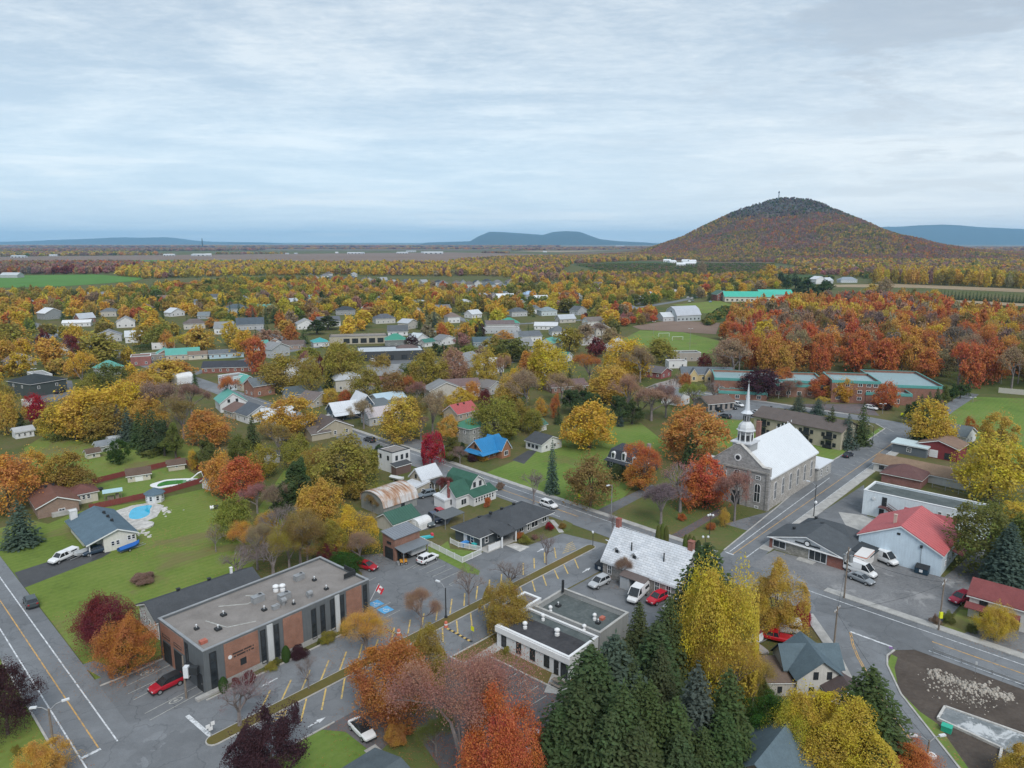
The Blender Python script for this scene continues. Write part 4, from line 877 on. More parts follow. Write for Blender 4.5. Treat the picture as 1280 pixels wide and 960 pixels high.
for(x0,z0),(x1,z1)in zip(pr[:-1],pr[1:]):mb.slab([(x0,0,z0),(x1,0,z1),(x1,.7,z1),(x0,.7,z0)],.08)
mb.build('chute',M_white,sl)
c_=G(178,658);mb=MB();mb.rings((0,0,0),[(2.3,0),(2.3,.35),(2.0,.4)],20);o=mb.build('round_terrace',M_stoneb,None,loc=(c_[0],c_[1],0));struct(o)
mb=MB();rr=random.Random(9)
for k in range(60):
 x,y=G(205+rr.gauss(0,7),638+rr.gauss(0,3))if k<40 else G(181+rr.gauss(0,5),667+rr.gauss(0,2));s=rr.uniform(.15,.5);mb.rings((x,y,0),[(s,0),(s*.8,s*.4),(s*.3,s*.55)],6)
o=mb.build('rockery',M_stoneb);struct(o,'stuff')
def fence(name,label,pts,h,mat,col,post=2.4,style='board',ref=None):
 w_=[p3(p)for p in pts];e=empty(name,(w_[0][0],w_[0][1],0));tag(e,label,'fence',ref=ref);ox,oy=w_[0]
 for a,b in zip(w_[:-1],w_[1:]):
  L=hypot(b[0]-a[0],b[1]-a[1]);n=max(1,round(L/post));u=((b[0]-a[0])/L,(b[1]-a[1])/L);rz=atan2(u[1],u[0])
  for i in range(n):
   s=L/n;k=(style,round(s,2),h,mat.name)
   if k not in _door:
    pm=MB()
    if style=='board':
     q=max(3,int(s/.3))
     for j in range(q):pm.box(.06+(s-.06)*j/q,-.02,.05,.06+(s-.06)*(j+1)/q-.015,.02,h-(.03 if j%2 else 0))
    elif style=='picket':
     q=max(4,int(s/.16))
     for j in range(q):x=.1+(s-.1)*(j+.5)/q;pm.box(x-.035,-.015,.12,x+.035,.015,h-.06)
     pm.box(.08,-.025,.1,s,.025,.2);pm.box(.08,-.03,h-.14,s,.03,h-.02)
    elif style=='panel':pm.box(.05,-.03,.08,s,.03,h-.04)
    elif style=='rail':pm.box(0,-.03,h-.34,s,.03,h-.04)
    else:
     for z in(h,h*.5):pm.cyl((0,0,z),(s,0,z),.025,n=5)
    pq=MB();pq.box(-.06,-.06,0,.06,.06,h+.08);_door[k]=(pm.mesh('fence_panel',mat),pq.mesh('fence_post',mat))
   x,y=a[0]+u[0]*s*i-ox,a[1]+u[1]*s*i-oy
   link('fence_panel',_door[k][0],e,col,(x,y,0),rz);link('fence_post',_door[k][1],e,col,(x,y,0),rz)
 return e
REDF=(.20,.055,.050)
fence('board_fence','rust-red board fence along the far side of the green pool garden',[(115,605.5),(153,596),(208,583),(225,577.5),(253,590.5),(257,601)],1.45,M_trim,REDF,ref='red fence behind the green pool')
fence('board_fence','rust-red board fence between the two pools',[(112,638),(150,630),(184,622.5),(203,618.5),(254,603.5)],1.45,M_trim,REDF)
fence('picket_fence','white picket fence with square posts around the paved yard of the dark-roofed daycare',[(522,676),(578,704),(602,693)],1.25,M_white,None,style='picket',ref='white picket fence')
fence('picket_fence','white low fence edging the shaded terrace of the dark-roofed daycare',[(563,679),(573,684),(600,689)],1.1,M_white,None,style='picket')
fence('panel_fence','solid white panel screen beside the daycare terrace',[(611,690),(628,682.5)],1.4,M_white,None,style='panel')
fence('guard_rail','low metal guard rail beside the main road at the bare soil lot',[(1166,816),(1280,859),(1330,878)],.75,M_steel,None,4.0,'rail')
fence('board_fence','pale board fence at the far edge of the green field by the red wood',[(1248,491),(1290,495),(1350,501)],2.2,M_trim,(.45,.43,.38))
fence('wire_fence','thin metal fence between the flat white building and the yellow tree garden',[(1165,610),(1215,622),(1285,640)],1.2,M_steel,None,3.0,'wire')
def p3(t):
 if t[0]=='w':return(t[1],t[2])
 return G(t[0],t[1],t[2]if len(t)>2 else 0.0)
EC=(cos(ROT),sin(ROT));EM=(-sin(ROT),cos(ROT))
def shiftw(p,dc,dm,rot=ROT):
 x,y=p3(p);return('w',x+cos(rot)*dc-sin(rot)*dm,y+sin(rot)*dc+cos(rot)*dm)
def rot_of(p,q,away=True):
 a,b=p3(p),p3(q);return atan2(b[1]-a[1],b[0]-a[0])-(pi/2 if away else 0)
 # ---- stone church
M_tinroof=objcol('white_tin_roof',0.45,0.06,0.25,spec=0.35,streak=0.06)
e,c,m=site('church','grey stone church with white tin roof and slender spired bell tower','church',(960,638),28.0,15.2,ROT,ref='grey stone church')
e['label']='grey stone church with white tin roof and slender spired bell tower'
v=volume(e,0,0,c,m,7.9,'gable','C',6.0,(M_fieldstone,(.36,.34,.315)),(M_tinroof,(.64,.67,.70)),over=.45,seams=.62)
windows(e,v,[('F',[3.2,7.6,12.0,16.4,20.8,25.2],1.9,1.3,4.2,'arch')])
mb=MB();hw=m/2+.15;pts=[(-hw,0),(hw,0),(hw,9.9),(hw-1.7,9.9),(hw-2.9,10.9),(.5,14.35),(-.5,14.35),(-hw+2.9,10.9),(-hw+1.7,9.9),(-hw,9.9)]
n=len(pts);mb.add([(-c/2-.75,y,z)for y,z in pts]+[(-c/2+.25,y,z)for y,z in pts],[tuple(range(n)),tuple(range(2*n-1,n-1,-1))]+[(i,(i+1)%n,n+(i+1)%n,n+i)for i in range(n)])
mb.build('facade',M_stone,e,(.30,.295,.295))
mb=MB()
for(y0,z0),(y1,z1)in zip(pts[2:],pts[3:]):mb.slab([(-c/2-.9,y0,z0+.16),(-c/2-.9,y1,z1+.16),(-c/2+.4,y1,z1+.16),(-c/2+.4,y0,z0+.16)],.15)
mb.build('gable_coping',M_stoneb,e)
mb=MB()
for y in(-hw+.35,-3.1,3.1,hw-.35):mb.box(-c/2-.95,y-.3,0,-c/2-.76,y+.3,8.6)
mb.box(-c/2-1.0,-hw,8.62,-c/2-.76,hw,9.0);mb.build('pilasters',M_stone,e,(.29,.28,.27))
fv=dict(c=c+1.5,m=m,cx=0,cy=0)
windows(e,fv,[('L',[2.5,12.7],1.6,1.5,4.4,'arch'),('L',[7.6],5.4,1.6,3.0,'arch'),('L',[4.6,10.6],5.6,1.0,2.0,'arch'),('L',[2.5,12.7],6.9,1.2,1.0,'cross'),('L',[7.6],0,2.0,3.2,'door',M_dark),('L',[12.7],.1,1.0,.6)])
mb=MB();mb.cyl((-c/2-.85,0,11.2),(-c/2-.7,0,11.2),.85,n=16);o=mb.build('oculus',M_white,e);mb=MB();mb.cyl((-c/2-.89,0,11.2),(-c/2-.86,0,11.2),.55,n=16);mb.build('pane',M_glass,o)
tx=-c/2+2.6
mb=MB();mb.box(tx-2.1,-2.1,10.6,tx+2.1,2.1,14.3);tw=mb.build('tower_base',M_siding,e,(.36,.37,.38))
mb=MB();mb.box(tx-2.5,-2.5,14.302,tx+2.5,2.5,14.6);mb.build('cornice',M_tinroof,tw,(.58,.60,.63))
mb=MB();mb.rings((tx,0,14.6),[(1.55,0),(1.55,2.5)],8,rot=pi/8);bl=mb.build('belfry',M_siding,e,(.40,.41,.42))
for k in range(8):a=k*pi/4;mb=MB();ca,sa=cos(a),sin(a);mb.cyl((tx+1.40*ca,1.40*sa,14.9),(tx+1.40*ca,1.40*sa,16.1),.38,n=8);o=mb.build('louvre',M_dark,bl);q=MB();q.cyl((tx+1.66*cos(a+pi/8),1.66*sin(a+pi/8),14.6),(tx+1.66*cos(a+pi/8),1.66*sin(a+pi/8),17.0),.14,n=6);q.build('corner_pilaster',M_white,bl)
mb=MB();mb.rings((tx,0,17.0),[(2.15,0),(2.2,.2),(1.85,.3),(1.8,.9),(1.55,1.5),(1.05,2.0),(.95,2.15)],8,rot=pi/8);mb.build('dome',M_tinroof,e,(.56,.58,.60))
mb=MB();mb.rings((tx,0,19.15),[(.82,0),(.82,1.9)],8,rot=pi/8);la=mb.build('lantern',M_siding,e,(.34,.35,.36))
for k in range(8):a=k*pi/4;mb=MB();mb.cyl((tx+.68*cos(a),.68*sin(a),19.4),(tx+.68*cos(a),.68*sin(a),20.5),.2,n=6);mb.build('louvre',M_dark,la)
mb=MB();mb.rings((tx,0,21.05),[(1.35,0),(1.4,.12),(.95,.45),(.62,.8),(.42,3.2),(.06,7.0)],8,rot=pi/8);mb.build('spire',M_tinroof,e,(.58,.61,.65))
mb=MB();mb.cyl((tx,0,28.0),(tx,0,29.0),.05,n=5);mb.box(tx-.03,-.35,28.55,tx+.03,.35,28.65);mb.build('cross',M_steel,e)
volume(e,c/2+2.6,0,5.2,9.4,7.4,'gable','C',4.0,(M_fieldstone,(.36,.34,.315)),(M_tinroof,(.58,.61,.65)),fascia=False)
volume(e,c/2+5.0,-4.8,9.5,7.0,3.6,'hip','C',1.3,(M_fieldstone,(.36,.36,.35)),(M_tinroof,(.58,.61,.65)),wins=[('F',[2.5,6.8],1.0,.9,1.6)])
chimney(e,4.0,3.6,10.2,15.6,(.26,.12,.09),1.0)
for k in range(5):mb=MB();mb.cyl((6.5+k*2.3,.0,14.0),(6.5+k*2.3,.0,14.55),.12,n=6);mb.build('ridge_vent',M_lens,e)
# ---- heritage stone building with tin tile roof
mt,t,b=newmat('old_tin_tiles');vtc=t.add('ShaderNodeTexCoord').outputs['Object'];sp=t.add('ShaderNodeSeparateXYZ');t.link(vtc,sp.inputs[0]);cb=t.add('ShaderNodeCombineXYZ')
t.link(sp.outputs[1],cb.inputs[0]);t.link(t.math('MULTIPLY',sp.outputs[2],1.3),cb.inputs[1])
br=t.add('ShaderNodeTexBrick');br.inputs['Scale'].default_value=1.0;br.inputs['Brick Width'].default_value=1.1;br.inputs['Row Height'].default_value=.42;br.inputs['Mortar Size'].default_value=.022
br.inputs['Color1'].default_value=(.64,.66,.69,1);br.inputs['Color2'].default_value=(.54,.57,.61,1);br.inputs['Mortar'].default_value=(.26,.27,.29,1);t.link(cb.outputs[0],br.inputs['Vector'])
nn=t.noise(vtc,.5,5.0,.7);t.link(t.mix(1.0,br.outputs[0],t.ramp(nn,[(.3,.86),(.6,1.08)]),'MULTIPLY'),b.inputs['Base Color']);b.inputs['Roughness'].default_value=.5;b.inputs['Metallic'].default_value=.1;bump(t,b,br.outputs[1],-.6,.06)
e,v=house('heritage_house','long old stone house under a steep silvery tin-tiled roof with two brick chimneys',(849,732,3.4),8.2,15.6,3.4,'gable','M',5.0,(M_fieldstone,(.27,.255,.24)),(mt,None),cat='stone house',over=.35,ref='steep silvery tin-roofed stone house',wins=[('L',[1.5],.9,.9,1.7,'cross'),('L',[11.4,13.6],.9,1.0,1.9,'cross'),('L',[7.4],.9,.9,1.3,'cross'),('F',[2,6],.9,1.0,1.7,'cross')])
chimney(e,.2,7.5,7.6,9.9,(.30,.10,.08),.8);chimney(e,.2,-7.4,7.6,9.8,(.30,.12,.09),.9)
for y in(5.6,1.9):
 mb=MB();mb.add([(-3.0,y-.6,4.5),(-3.0,y+.6,4.5),(-3.0,y+.6,5.4),(-3.0,y,5.9),(-3.0,y-.6,5.4),(-1.1,y-.6,5.4),(-1.1,y+.6,5.4),(-.6,y,5.9),(-1.9,y-.6,4.5),(-1.9,y+.6,4.5)],[(4,3,2,1,0),(0,8,5,4),(1,2,6,9)]);d=mb.build('dormer',M_white,e)
 mb=MB();mb.slab([(-3.2,y-.8,5.35),(-3.2,y,6.02),(-.4,y,6.02),(-.9,y-.8,5.35)],.08);mb.slab([(-3.2,y+.8,5.35),(-3.2,y,6.021),(-.4,y,6.021),(-.9,y+.8,5.35)],.08);mb.build('dormer_roof',mt,d)
 mb=MB();mb.box(-3.03,y-.35,4.65,-3.005,y+.35,5.45);mb.build('dormer_pane',M_glass,d)
for y in(3.0,-3.6):mb=MB();z=v['z'](-2.2,0);mb.cyl((-2.2,y,z-.2),(-2.2,y,z+1.5),.12,n=8);mb.build('flue_pipe',M_dark,e)
mb=MB();mb.slab([(-6.0,-2.2,2.5),(-6.0,3.0,2.5),(-4.1,3.0,3.1),(-4.1,-2.2,3.1)],.12);mb.build('porch_roof',M_shingle,e,(.14,.115,.11))
mb=MB();mb.box(-5.8,1.0,0,-4.12,2.9,2.5);mb.build('porch_wall',M_siding,e,(.40,.42,.44));mb=MB();mb.box(-5.6,-2.0,0,-4.12,-.6,.5);[mb.box(-5.85-.25*k,-1.8,0,-5.61-.25*k,-.8,.4-.12*k)for k in range(3)];mb.build('porch_steps',M_concrete,e)
# ---- flat white clinic
e,c,m=site('clinic','flat-roofed white single-storey building with black roof front and green sunken roof behind','building',(711,851),15.4,13.4,radians(49.5),ref='flat-roofed white building')
v=volume(e,-c/2+3.6,0,7.2,m,3.5,'flat',wall=(M_siding,(.66,.68,.70)),roof=(M_roofblack,None),parapet=.3)
windows(e,v,[('L',[1.4,4.3,6.9,9.5],.5,.95,1.9,'sash',M_dark),('L',[11.2],.1,.8,2.1,'door',M_dark),('L',[12.6],.1,1.2,2.2,'wide',M_dark)])
mb=MB();mb.box(-c/2-.25,-m/2-.2,2.55,-c/2-.01,m/2+.2,3.45);mb.build('white_fascia_band',M_white,e)
mb=MB();mb.add([(x,y,3.24)for x,y in((-c/2+5.2,-m/2+.4),(-c/2+6.9,-m/2+.4),(-c/2+6.9,m/2-1.0),(-c/2+5.2,m/2-1.0))],[(0,1,2,3)]);mb.build('roof_strip',M_roofteal,e)
v2=volume(e,3.75,-.6,c/2+.15,m-1.0,3.95,'flat',wall=(M_plainwall,(.33,.34,.34)),roof=(M_roofteal,None),parapet=.85,coping=(M_concrete,None),roofname='sunken_roof')
v3=volume(e,-.3,m/2+1.3,5.6,3.4,3.95,'flat',wall=(M_siding,(.60,.61,.62)),roof=(M_shingle,(.16,.14,.14)),parapet=.25,roofname='canopy_roof')
for x,y,k,s in((-c/2+2.4,3.2,'dome',.7),(-c/2+4.0,-1.6,'dome',.8),(-c/2+6.0,2.6,'dome',.6),(-.2,-4.0,'dome',.6),(1.2,3.4,'dome',.6),(3.5,3.6,'curb',.9),(3.7,-3.2,'dome',.6),(4.6,-4.0,'hatch',.7),(3.2,-4.2,'curb',.8)):flatroof_unit(e,x,y,3.12 if x>.2 else 3.25,k,s)
mb=MB();mb.cyl((6.6,5.0,3.9),(6.6,5.0,6.0),.22,n=8);mb.build('flue_pipe',M_dark,e)
pt=empty('picnic_table',(*G(697.5,857),0),radians(-42));tag(pt,'wooden picnic table on the paving outside the flat white building','picnic table')
mb=MB();mb.box(-.95,-.38,.70,.95,.38,.76);mb.build('tabletop',M_wood,pt)
for y in(-.72,.72):mb=MB();mb.box(-.95,y-.14,.42,.95,y+.14,.47);mb.build('bench',M_wood,pt)
for x in(-.6,.6):mb=MB();mb.slab([(x-.05,-.75,.06),(x+.05,-.75,.06),(x+.05,-.2,.7),(x-.05,-.2,.7)],.07);mb.slab([(x-.05,.75,.06),(x+.05,.75,.06),(x+.05,.2,.7),(x-.05,.2,.7)],.07);mb.build('leg',M_wood,pt)
# ---- daycare with dark hip roof
e,c,m=site('daycare','long single-storey house with charcoal hip roof, open terrace and carport','house',(628,668,2.8),16.0,9.6,ROT,ref='long charcoal hip-roofed house')
v=volume(e,2.0,.4,c-4.0,m-1.6,2.75,'hip','C',2.2,(M_stone,(.30,.31,.31)),(M_shingle,CHAR),over=.9,wins=[('F',[3.0],.9,1.5,1.2,'wide'),('F',[5.2],.5,.8,1.5),('F',[7.2],.7,2.2,1.4,'wide'),('F',[10.4],.9,1.6,1.2,'wide')])
v=volume(e,-7.8,1.6,7.6,m-2.6,2.72,'hip','C',1.9,(M_siding,(.085,.10,.11)),(M_shingle,CHAR),over=.7,wins=[('F',[2.0,5.6],.7,1.0,1.4),('L',[3.0],.2,1.0,2.0,'door',M_white),('L',[5.0],.7,1.0,1.3)])
for x,y in((-8.2,-4.9),(-3.9,-4.7),(-11.9,-2.6)):mb=MB();mb.box(x-.12,y-.12,0,x+.12,y+.12,2.55);mb.build('terrace_post',M_white,e)
mb=MB();mb.slab([(-4.2,-5.1,2.7),(-.9,-5.1,2.7),(-.9,-2.8,3.4),(-4.2,-2.8,3.4)],.12);mb.slab([(-8.5,-5.1,2.6),(-4.22,-5.1,2.6),(-4.22,-1.0,3.3),(-8.5,-1.0,3.3)],.12);mb.build('terrace_roof',M_shingle,e,CHAR)
mb=MB();mb.box(-12,-4.6,0,-3.9,-1.8,.12);mb.build('terrace',M_concrete,e)
for x in(-7.5,-4.2,-.8,3.0):vent(e,dict(z=lambda a,b_:4.15),x,2.2)
# ---- brown brick garage with grey roofs
e,c,m=site('garage','tall narrow brown brick garage with grey sloping roof and side canopy','garage',(494,702),6.2,3.7,ROT,ref='tall brown brick garage')
volume(e,0,0,c,m,4.5,'shed','C',.5,(M_brick,(.24,.12,.085)),(M_metalroof,(.20,.22,.25)),over=.25,fascia=False,seams=.6,wins=[('L',[1.9],0,2.5,2.4,'garage',M_dark),('L',[2.0],3.1,1.3,.5,'wide',M_dark),('F',[1.0],0,.9,2.1,'door',M_dark)])
mb=MB();mb.slab([(-c/2-.1,-m/2-2.7,2.55),(c/2+.3,-m/2-2.7,2.55),(c/2+.3,-m/2-.03,2.95),(-c/2-.1,-m/2-.03,2.95)],.1);mb.build('canopy',M_metalroof,e,(.16,.18,.20))
for x in(-c/2+.15,c/2-.1):mb=MB();mb.box(x-.07,-m/2-2.5,0,x+.07,-m/2-2.36,2.45);mb.build('canopy_post',M_steel,e)
# ---- strip shop with charcoal roofs
e,c,m=site('shop','low shop with charcoal gabled roof, white pediment and brick and glass front','shop',(1055,713),8.0,14.6,radians(45),ref='low shop with charcoal gabled roof')
v=volume(e,0,0,c,m,2.5,'gable','C',2.1,(M_siding,(.60,.63,.66)),(M_shingle,(.085,.095,.105)),over=.5,wins=[('L',[2.0],.55,2.6,1.5,'wide'),('L',[9.6],.15,3.4,2.1,'wide')])
def pnl(a,b,z0,z1,mat,col,nm):
 q=MB();q.box(-c/2-.1,m/2-b,z0,-c/2-.02,m/2-a,z1);return q.build(nm,mat,e,col)
pnl(0,.6,0,2.4,M_brick,BRICKR,'brick_pier');pnl(3.4,7.8,0,2.3,M_fieldstone,(.26,.25,.22),'stone_panel');pnl(11.4,14.6,0,2.35,M_brick,BRICKR,'brick_pier');pnl(.62,3.38,0,.5,M_stone,(.3,.29,.27),'plinth')
mb=MB();mb.box(-c/2-.65,-m/2-.3,2.36,-c/2-.11,m/2+.3,2.49);mb.build('white_soffit_band',M_white,e)
mb=MB();mb.box(-c/2-.14,-2.6,2.75,-c/2-.05,2.2,3.05);sg=mb.build('sign_board',M_dark,e);mb=MB();mb.cyl((-c/2-.2,-.2,3.15),(-c/2-.15,-.2,3.15),.62,n=16);mb.build('sign_ring',M_dark,sg);mb=MB();mb.cyl((-c/2-.24,-.2,3.15),(-c/2-.205,-.2,3.15),.42,n=16);mb.build('round_emblem',M_white,sg)
v2=volume(e,c/2+2.6,-.4,7.0,11.5,2.6,'hip','M',2.2,(M_siding,(.45,.46,.47)),(M_shingle,(.078,.088,.098)),over=.5)
volume(e,3.0,-m/2-1.4,6.0,3.2,2.3,'shed','C',.4,(M_plainwall,(.3,.3,.3)),(M_shingle,(.05,.058,.066)),over=.2,fascia=False)
vent(e,v,.3,4.4);vent(e,v2,c/2+1.2,.8);vent(e,v2,c/2+2.4,2.6)
mb=MB();mb.box(-c/2-2.0,-2.2,0,-c/2-.3,1.0,.16);mb.build('door_step',M_concrete,e)
# ---- white barn with red metal roof
e,c,m=site('barn','large pale blue-white gabled hall with red metal roof','hall',(1175,721),13.5,14.4,radians(47),ref='pale hall with red roof')
v=volume(e,0,0,c,m,4.3,'gable','C',3.6,(M_siding,(.58,.69,.78)),(M_metalroof,(.47,.12,.125)),over=.35,seams=.9,wins=[('F',[3,6],1.2,.9,1.0),('L',[6.9],6.0,.6,.4,'wide',M_dark),('F',[9.5],0,1.0,2.0,'door')])
volume(e,c/2+2.6,-1.2,5.6,9.0,3.9,'gable','M',2.2,(M_siding,(.46,.58,.60)),(M_metalroof,(.33,.08,.09)),over=.3,seams=.9)
mb=MB();mb.slab([(1.0,-m/2-1.8,2.0),(5.0,-m/2-1.8,2.0),(5.0,-m/2-.02,2.6),(1.0,-m/2-.02,2.6)],.1);mb.build('porch_roof',M_metalroof,e,(.33,.08,.09))
chimney(e,-4.0,1.8,6.2,8.8,(.50,.40,.34),.5,M_plainwall)
mb=MB();mb.box(-c/2-.3,-3.9,4.6,-c/2-.01,-3.5,5.1);mb.cyl((-c/2-.1,-3.9,.3),(-c/2-.1,-3.7,4.6),.03,n=5);mb.build('meter_mast',M_dark,e)
# ---- long flat white building with outside stair
e,c,m=site('flat_building','long pale flat-roofed two-storey building with dark outside stair','building',shiftw((1077,642),0,-23.4),8.0,23.4,ROT,ref='long pale flat-roofed building')
v=volume(e,0,0,c,m,5.6,'flat',wall=(M_siding,(.66,.73,.78)),roof=(M_roofteal,None),parapet=.4,wins=[('L',[15.2,16.8,18.4,20.0,21.6],3.4,.8,1.0,'sash'),('L',[4.4],2.9,1.0,2.0,'door',M_dark),('L',[4.0],.1,1.0,2.0,'door',M_dark),('F',[2.2,5.4],3.2,.9,1.1)])
mb=MB();mb.box(-c/2-1.4,m/2-5.2,2.75,-c/2-.02,m/2-3.6,2.9);st=mb.build('stair_landing',M_trim,e,(.13,.06,.06))
for k in range(12):mb=MB();y=m/2-5.2-.42*(k+1);z=2.75-.22*(k+1);mb.box(-c/2-1.3,y,z-.05,-c/2-.3,y+.40,z);mb.build('stair_tread',M_trim,st,(.13,.06,.06))
mb=MB()
for x in(-c/2-1.4,-c/2-.25):mb.slab([(x,m/2-5.2,3.0),(x+.08,m/2-5.2,3.0),(x+.08,m/2-10.3,.35),(x,m/2-10.3,.35)],.35);mb.slab([(x,m/2-5.2,3.8),(x+.06,m/2-5.2,3.8),(x+.06,m/2-10.3,1.15),(x,m/2-10.3,1.15)],.1)
mb.build('stair_rail',M_trim,e,(.13,.06,.06))
mb=MB();mb.cyl((-c/2-.3,m/2-2.2,4.2),(-c/2-.05,m/2-2.2,4.2),.35,n=10);mb.cyl((-c/2-.2,m/2-10.2,3.2),(-c/2-.02,m/2-10.2,3.2),.4,n=10);mb.build('wall_vent',M_lens,e)
# ---- stucco house with cross gables
rt=rot_of((1027,822,6.4),(1003,791,6.4))
e,c,m=site('stucco_house','cream stucco house with slate-blue cross-gabled roof behind the dark fir','house',('w',0,0),8.4,9.0,rt,ref='stucco house with slate-blue cross gables')
pk=p3((1027,824,5.5));e.location=(pk[0]-sin(rt)*4.0,pk[1]+cos(rt)*4.0,0)
e.scale=(.76,.78,.84);e.location=(pk[0]-sin(rt)*3.1,pk[1]+cos(rt)*3.1,0);FOOT[-1]=(e.location.x,e.location.y,6,rt,7,7)
SB=(.105,.145,.17)
v=volume(e,0,0,8.4,9.0,3.6,'gable','M',2.9,(M_plainwall,(.56,.55,.52)),(M_shingle,SB),over=.5,wins=[('F',[3.2,5.6],3.3,.9,1.3,'sash',M_dark),('F',[2.6],.7,.9,1.3,'sash',M_dark),('F',[5.4],.7,.9,1.3)],fascia=False)
volume(e,0,1.4,10.4,5.6,3.55,'gable','C',2.7,(M_plainwall,(.56,.55,.52)),(M_shingle,SB),over=.4,fascia=False)
volume(e,-6.6,-.4,5.4,6.8,2.5,'shed','C',.5,(M_plainwall,(.48,.46,.42)),(M_shingle,(.17,.125,.10)),over=.3,wins=[('F',[2.4],.6,.8,1.1,'sash',M_dark)])
volume(e,3.4,-6.0,6.2,4.6,2.4,'gable','M',1.7,(M_plainwall,(.44,.42,.40)),(M_shingle,(.105,.082,.080)),over=.4)
# ---- houses at the lower frame edge
e,v=house('house','slate-blue gabled house with brown board gable at the bottom below the dark spruces',('w',20,70),7.5,9.5,3.6,'gable','M',3.0,(M_wood,None),(M_shingle,SB),rot=rot_of((947,950,6.6),(985,903,6.6)),wins=[('F',[2.2,3.8,5.4],1.6,1.0,1.6,'cross',M_dark)],over=.7,fascia=False)
pk=p3((947,951,6.6));r_=e.rotation_euler[2];e.location=(pk[0]-sin(r_)*4.6,pk[1]+cos(r_)*4.6,0);LANDMARKS.append(('slate-blue house at the bottom',(e.location.x,e.location.y)))
house('house','low house with blue-grey roof and pale eaves at the bottom by the white sedan',shiftw((468,936,2.9),-9.5,-9.0),9.5,9.0,2.7,'gable','C',1.2,(M_siding,WHITE),(M_shingle,(.10,.125,.14)),over=.3,ref='low blue-grey roof at the bottom')
e,v=house('house','long white house with dark red roof and porch skirt roof at the right edge',shiftw((1209,770),0,-17.0),6.5,17.0,3.9,'gable','M',1.6,(M_siding,(.58,.57,.55)),(M_shingle,(.20,.065,.065)),over=.4,wins=[('L',[2.0],2.5,1.2,.9,'wide',M_dark),('L',[2.2,4.4],.6,1.3,1.2,'wide',M_dark),('L',[10.5,13],.3,1.3,1.8,'wide',M_dark),('L',[6.5],.1,1,2,'door',M_dark)],ref='long white house with dark red roof')
mb=MB();mb.slab([(-4.7,1.5,2.1),(-4.7,8.9,2.1),(-3.27,8.9,2.6),(-3.27,1.5,2.6)],.12);mb.build('skirt_roof',M_shingle,e,(.20,.065,.065))
mb=MB();mb.add([(-3.7,-1.6,3.7),(-3.7,.6,3.7),(-3.7,-.5,5.9),(-.4,-.5,5.5)],[(0,2,1),(0,3,2),(1,2,3)]);mb.build('white_gablet',M_white,e)
volume(e,4.8,-2.0,5.0,12.0,2.4,'gable','M',1.0,(M_siding,(.5,.46,.4)),(M_shingle,(.27,.20,.14)),over=.3)
# ---- houses around the main street
e,v=house('house','white two-storey flat-roofed house beside the main street',(491,592),6.0,6.2,5.6,'flat',wall=(M_siding,(.66,.67,.68)),roof=(M_roofgravel,None),parapet=.3,wins=[('F',[1.4,3.2,4.9],3.3,.8,1.3,'sash',M_dark),('F',[1.4,3.2,4.9],.7,.8,1.3,'sash',M_dark),('L',[1.2,4.4],3.3,.8,1.2,'sash',M_dark)],coping=(M_dark,None),ref='white two-storey flat-roofed house')
volume(e,-1.0,-4.2,5.0,2.0,2.4,'shed','C',.4,(M_siding,(.15,.10,.09)),(M_shingle,CHAR),over=.2)
e,v=house('house','beige house with silvery metal gable roof and lower lean-to',(528,617),6.0,4.6,3.6,'gable','C',2.2,(M_siding,(.40,.35,.28)),(M_metalroof,TIN),over=.35,seams=.5,wins=[('F',[1.2,2.6,4.0],.6,.8,1.4),('L',[2.3],3.4,.7,1.0,'sash',M_dark)],ref='beige house with silvery roof')
volume(e,-3.6,-1.0,4.0,4.4,2.5,'shed','M',.5,(M_siding,(.42,.38,.31)),(M_metalroof,TIN),over=.25,seams=.5,wins=[('F',[2.0],.6,.8,1.1)]);mb=MB();mb.slab([(-.5,-3.9,2.2),(3.4,-3.9,2.2),(3.4,-2.33,2.7),(-.5,-2.33,2.7)],.1);mb.build('porch_roof',M_shingle,e,CHAR);[MB().box(x-.08,-3.8,0,x+.08,-3.65,2.15).build('porch_post',M_white,e)for x in(-.3,1.4,3.2)]
e,c,m=site('farmhouse','white house with green gambrel roof, sun porch and thin brick chimney','house',(567,638),11.0,6.2,ROT,ref='white house with green gambrel roof')
volume(e,2.6,1.4,5.8,8.0,3.0,'gambrel','M',3.4,(M_siding,WHITE),(M_shingle,GREENR),over=.4,wins=[('F',[2.0,3.9],3.6,.8,1.2,'sash',M_dark)])
volume(e,-2.4,-.6,4.6,5.0,3.2,'gable','C',2.4,(M_siding,WHITE),(M_shingle,GREENR),over=.35,wins=[('F',[2.4],.5,1.8,1.5,'wide'),('L',[1.6,3.2],.8,.7,1.2,'sash',M_dark),('L',[2.4],3.3,.7,.9,'sash',M_dark)])
volume(e,3.0,-3.7,7.4,2.2,2.3,'shed','C',.9,(M_siding,WHITE),(M_shingle,GREENR),over=.3,wins=[('F',[.8,1.7,2.6,3.5,4.4,5.3,6.2],.7,.7,1.2,'sash')])
volume(e,-5.6,.6,1.8,3.6,2.2,'shed','C',.5,(M_siding,WHITE),(M_metalroof,TIN),over=.2)
chimney(e,-4.95,-.9,0,6.2,(.24,.06,.06),.45)
e,c,m=site('quonset_barn','grey barn with rust-streaked white barrel roof','barn',(480,646),9.6,8.4,ROT,ref='barn with rusty barrel roof')
mr,t,b=newmat('rusty_sheet_roof');vv_=t.add('ShaderNodeTexCoord').outputs['Object'];ns=t.noise(t.scalevec(vv_,(1.6,.25,.25)),1.0,5,.65);nl=t.noise(vv_,.18,3,.5)
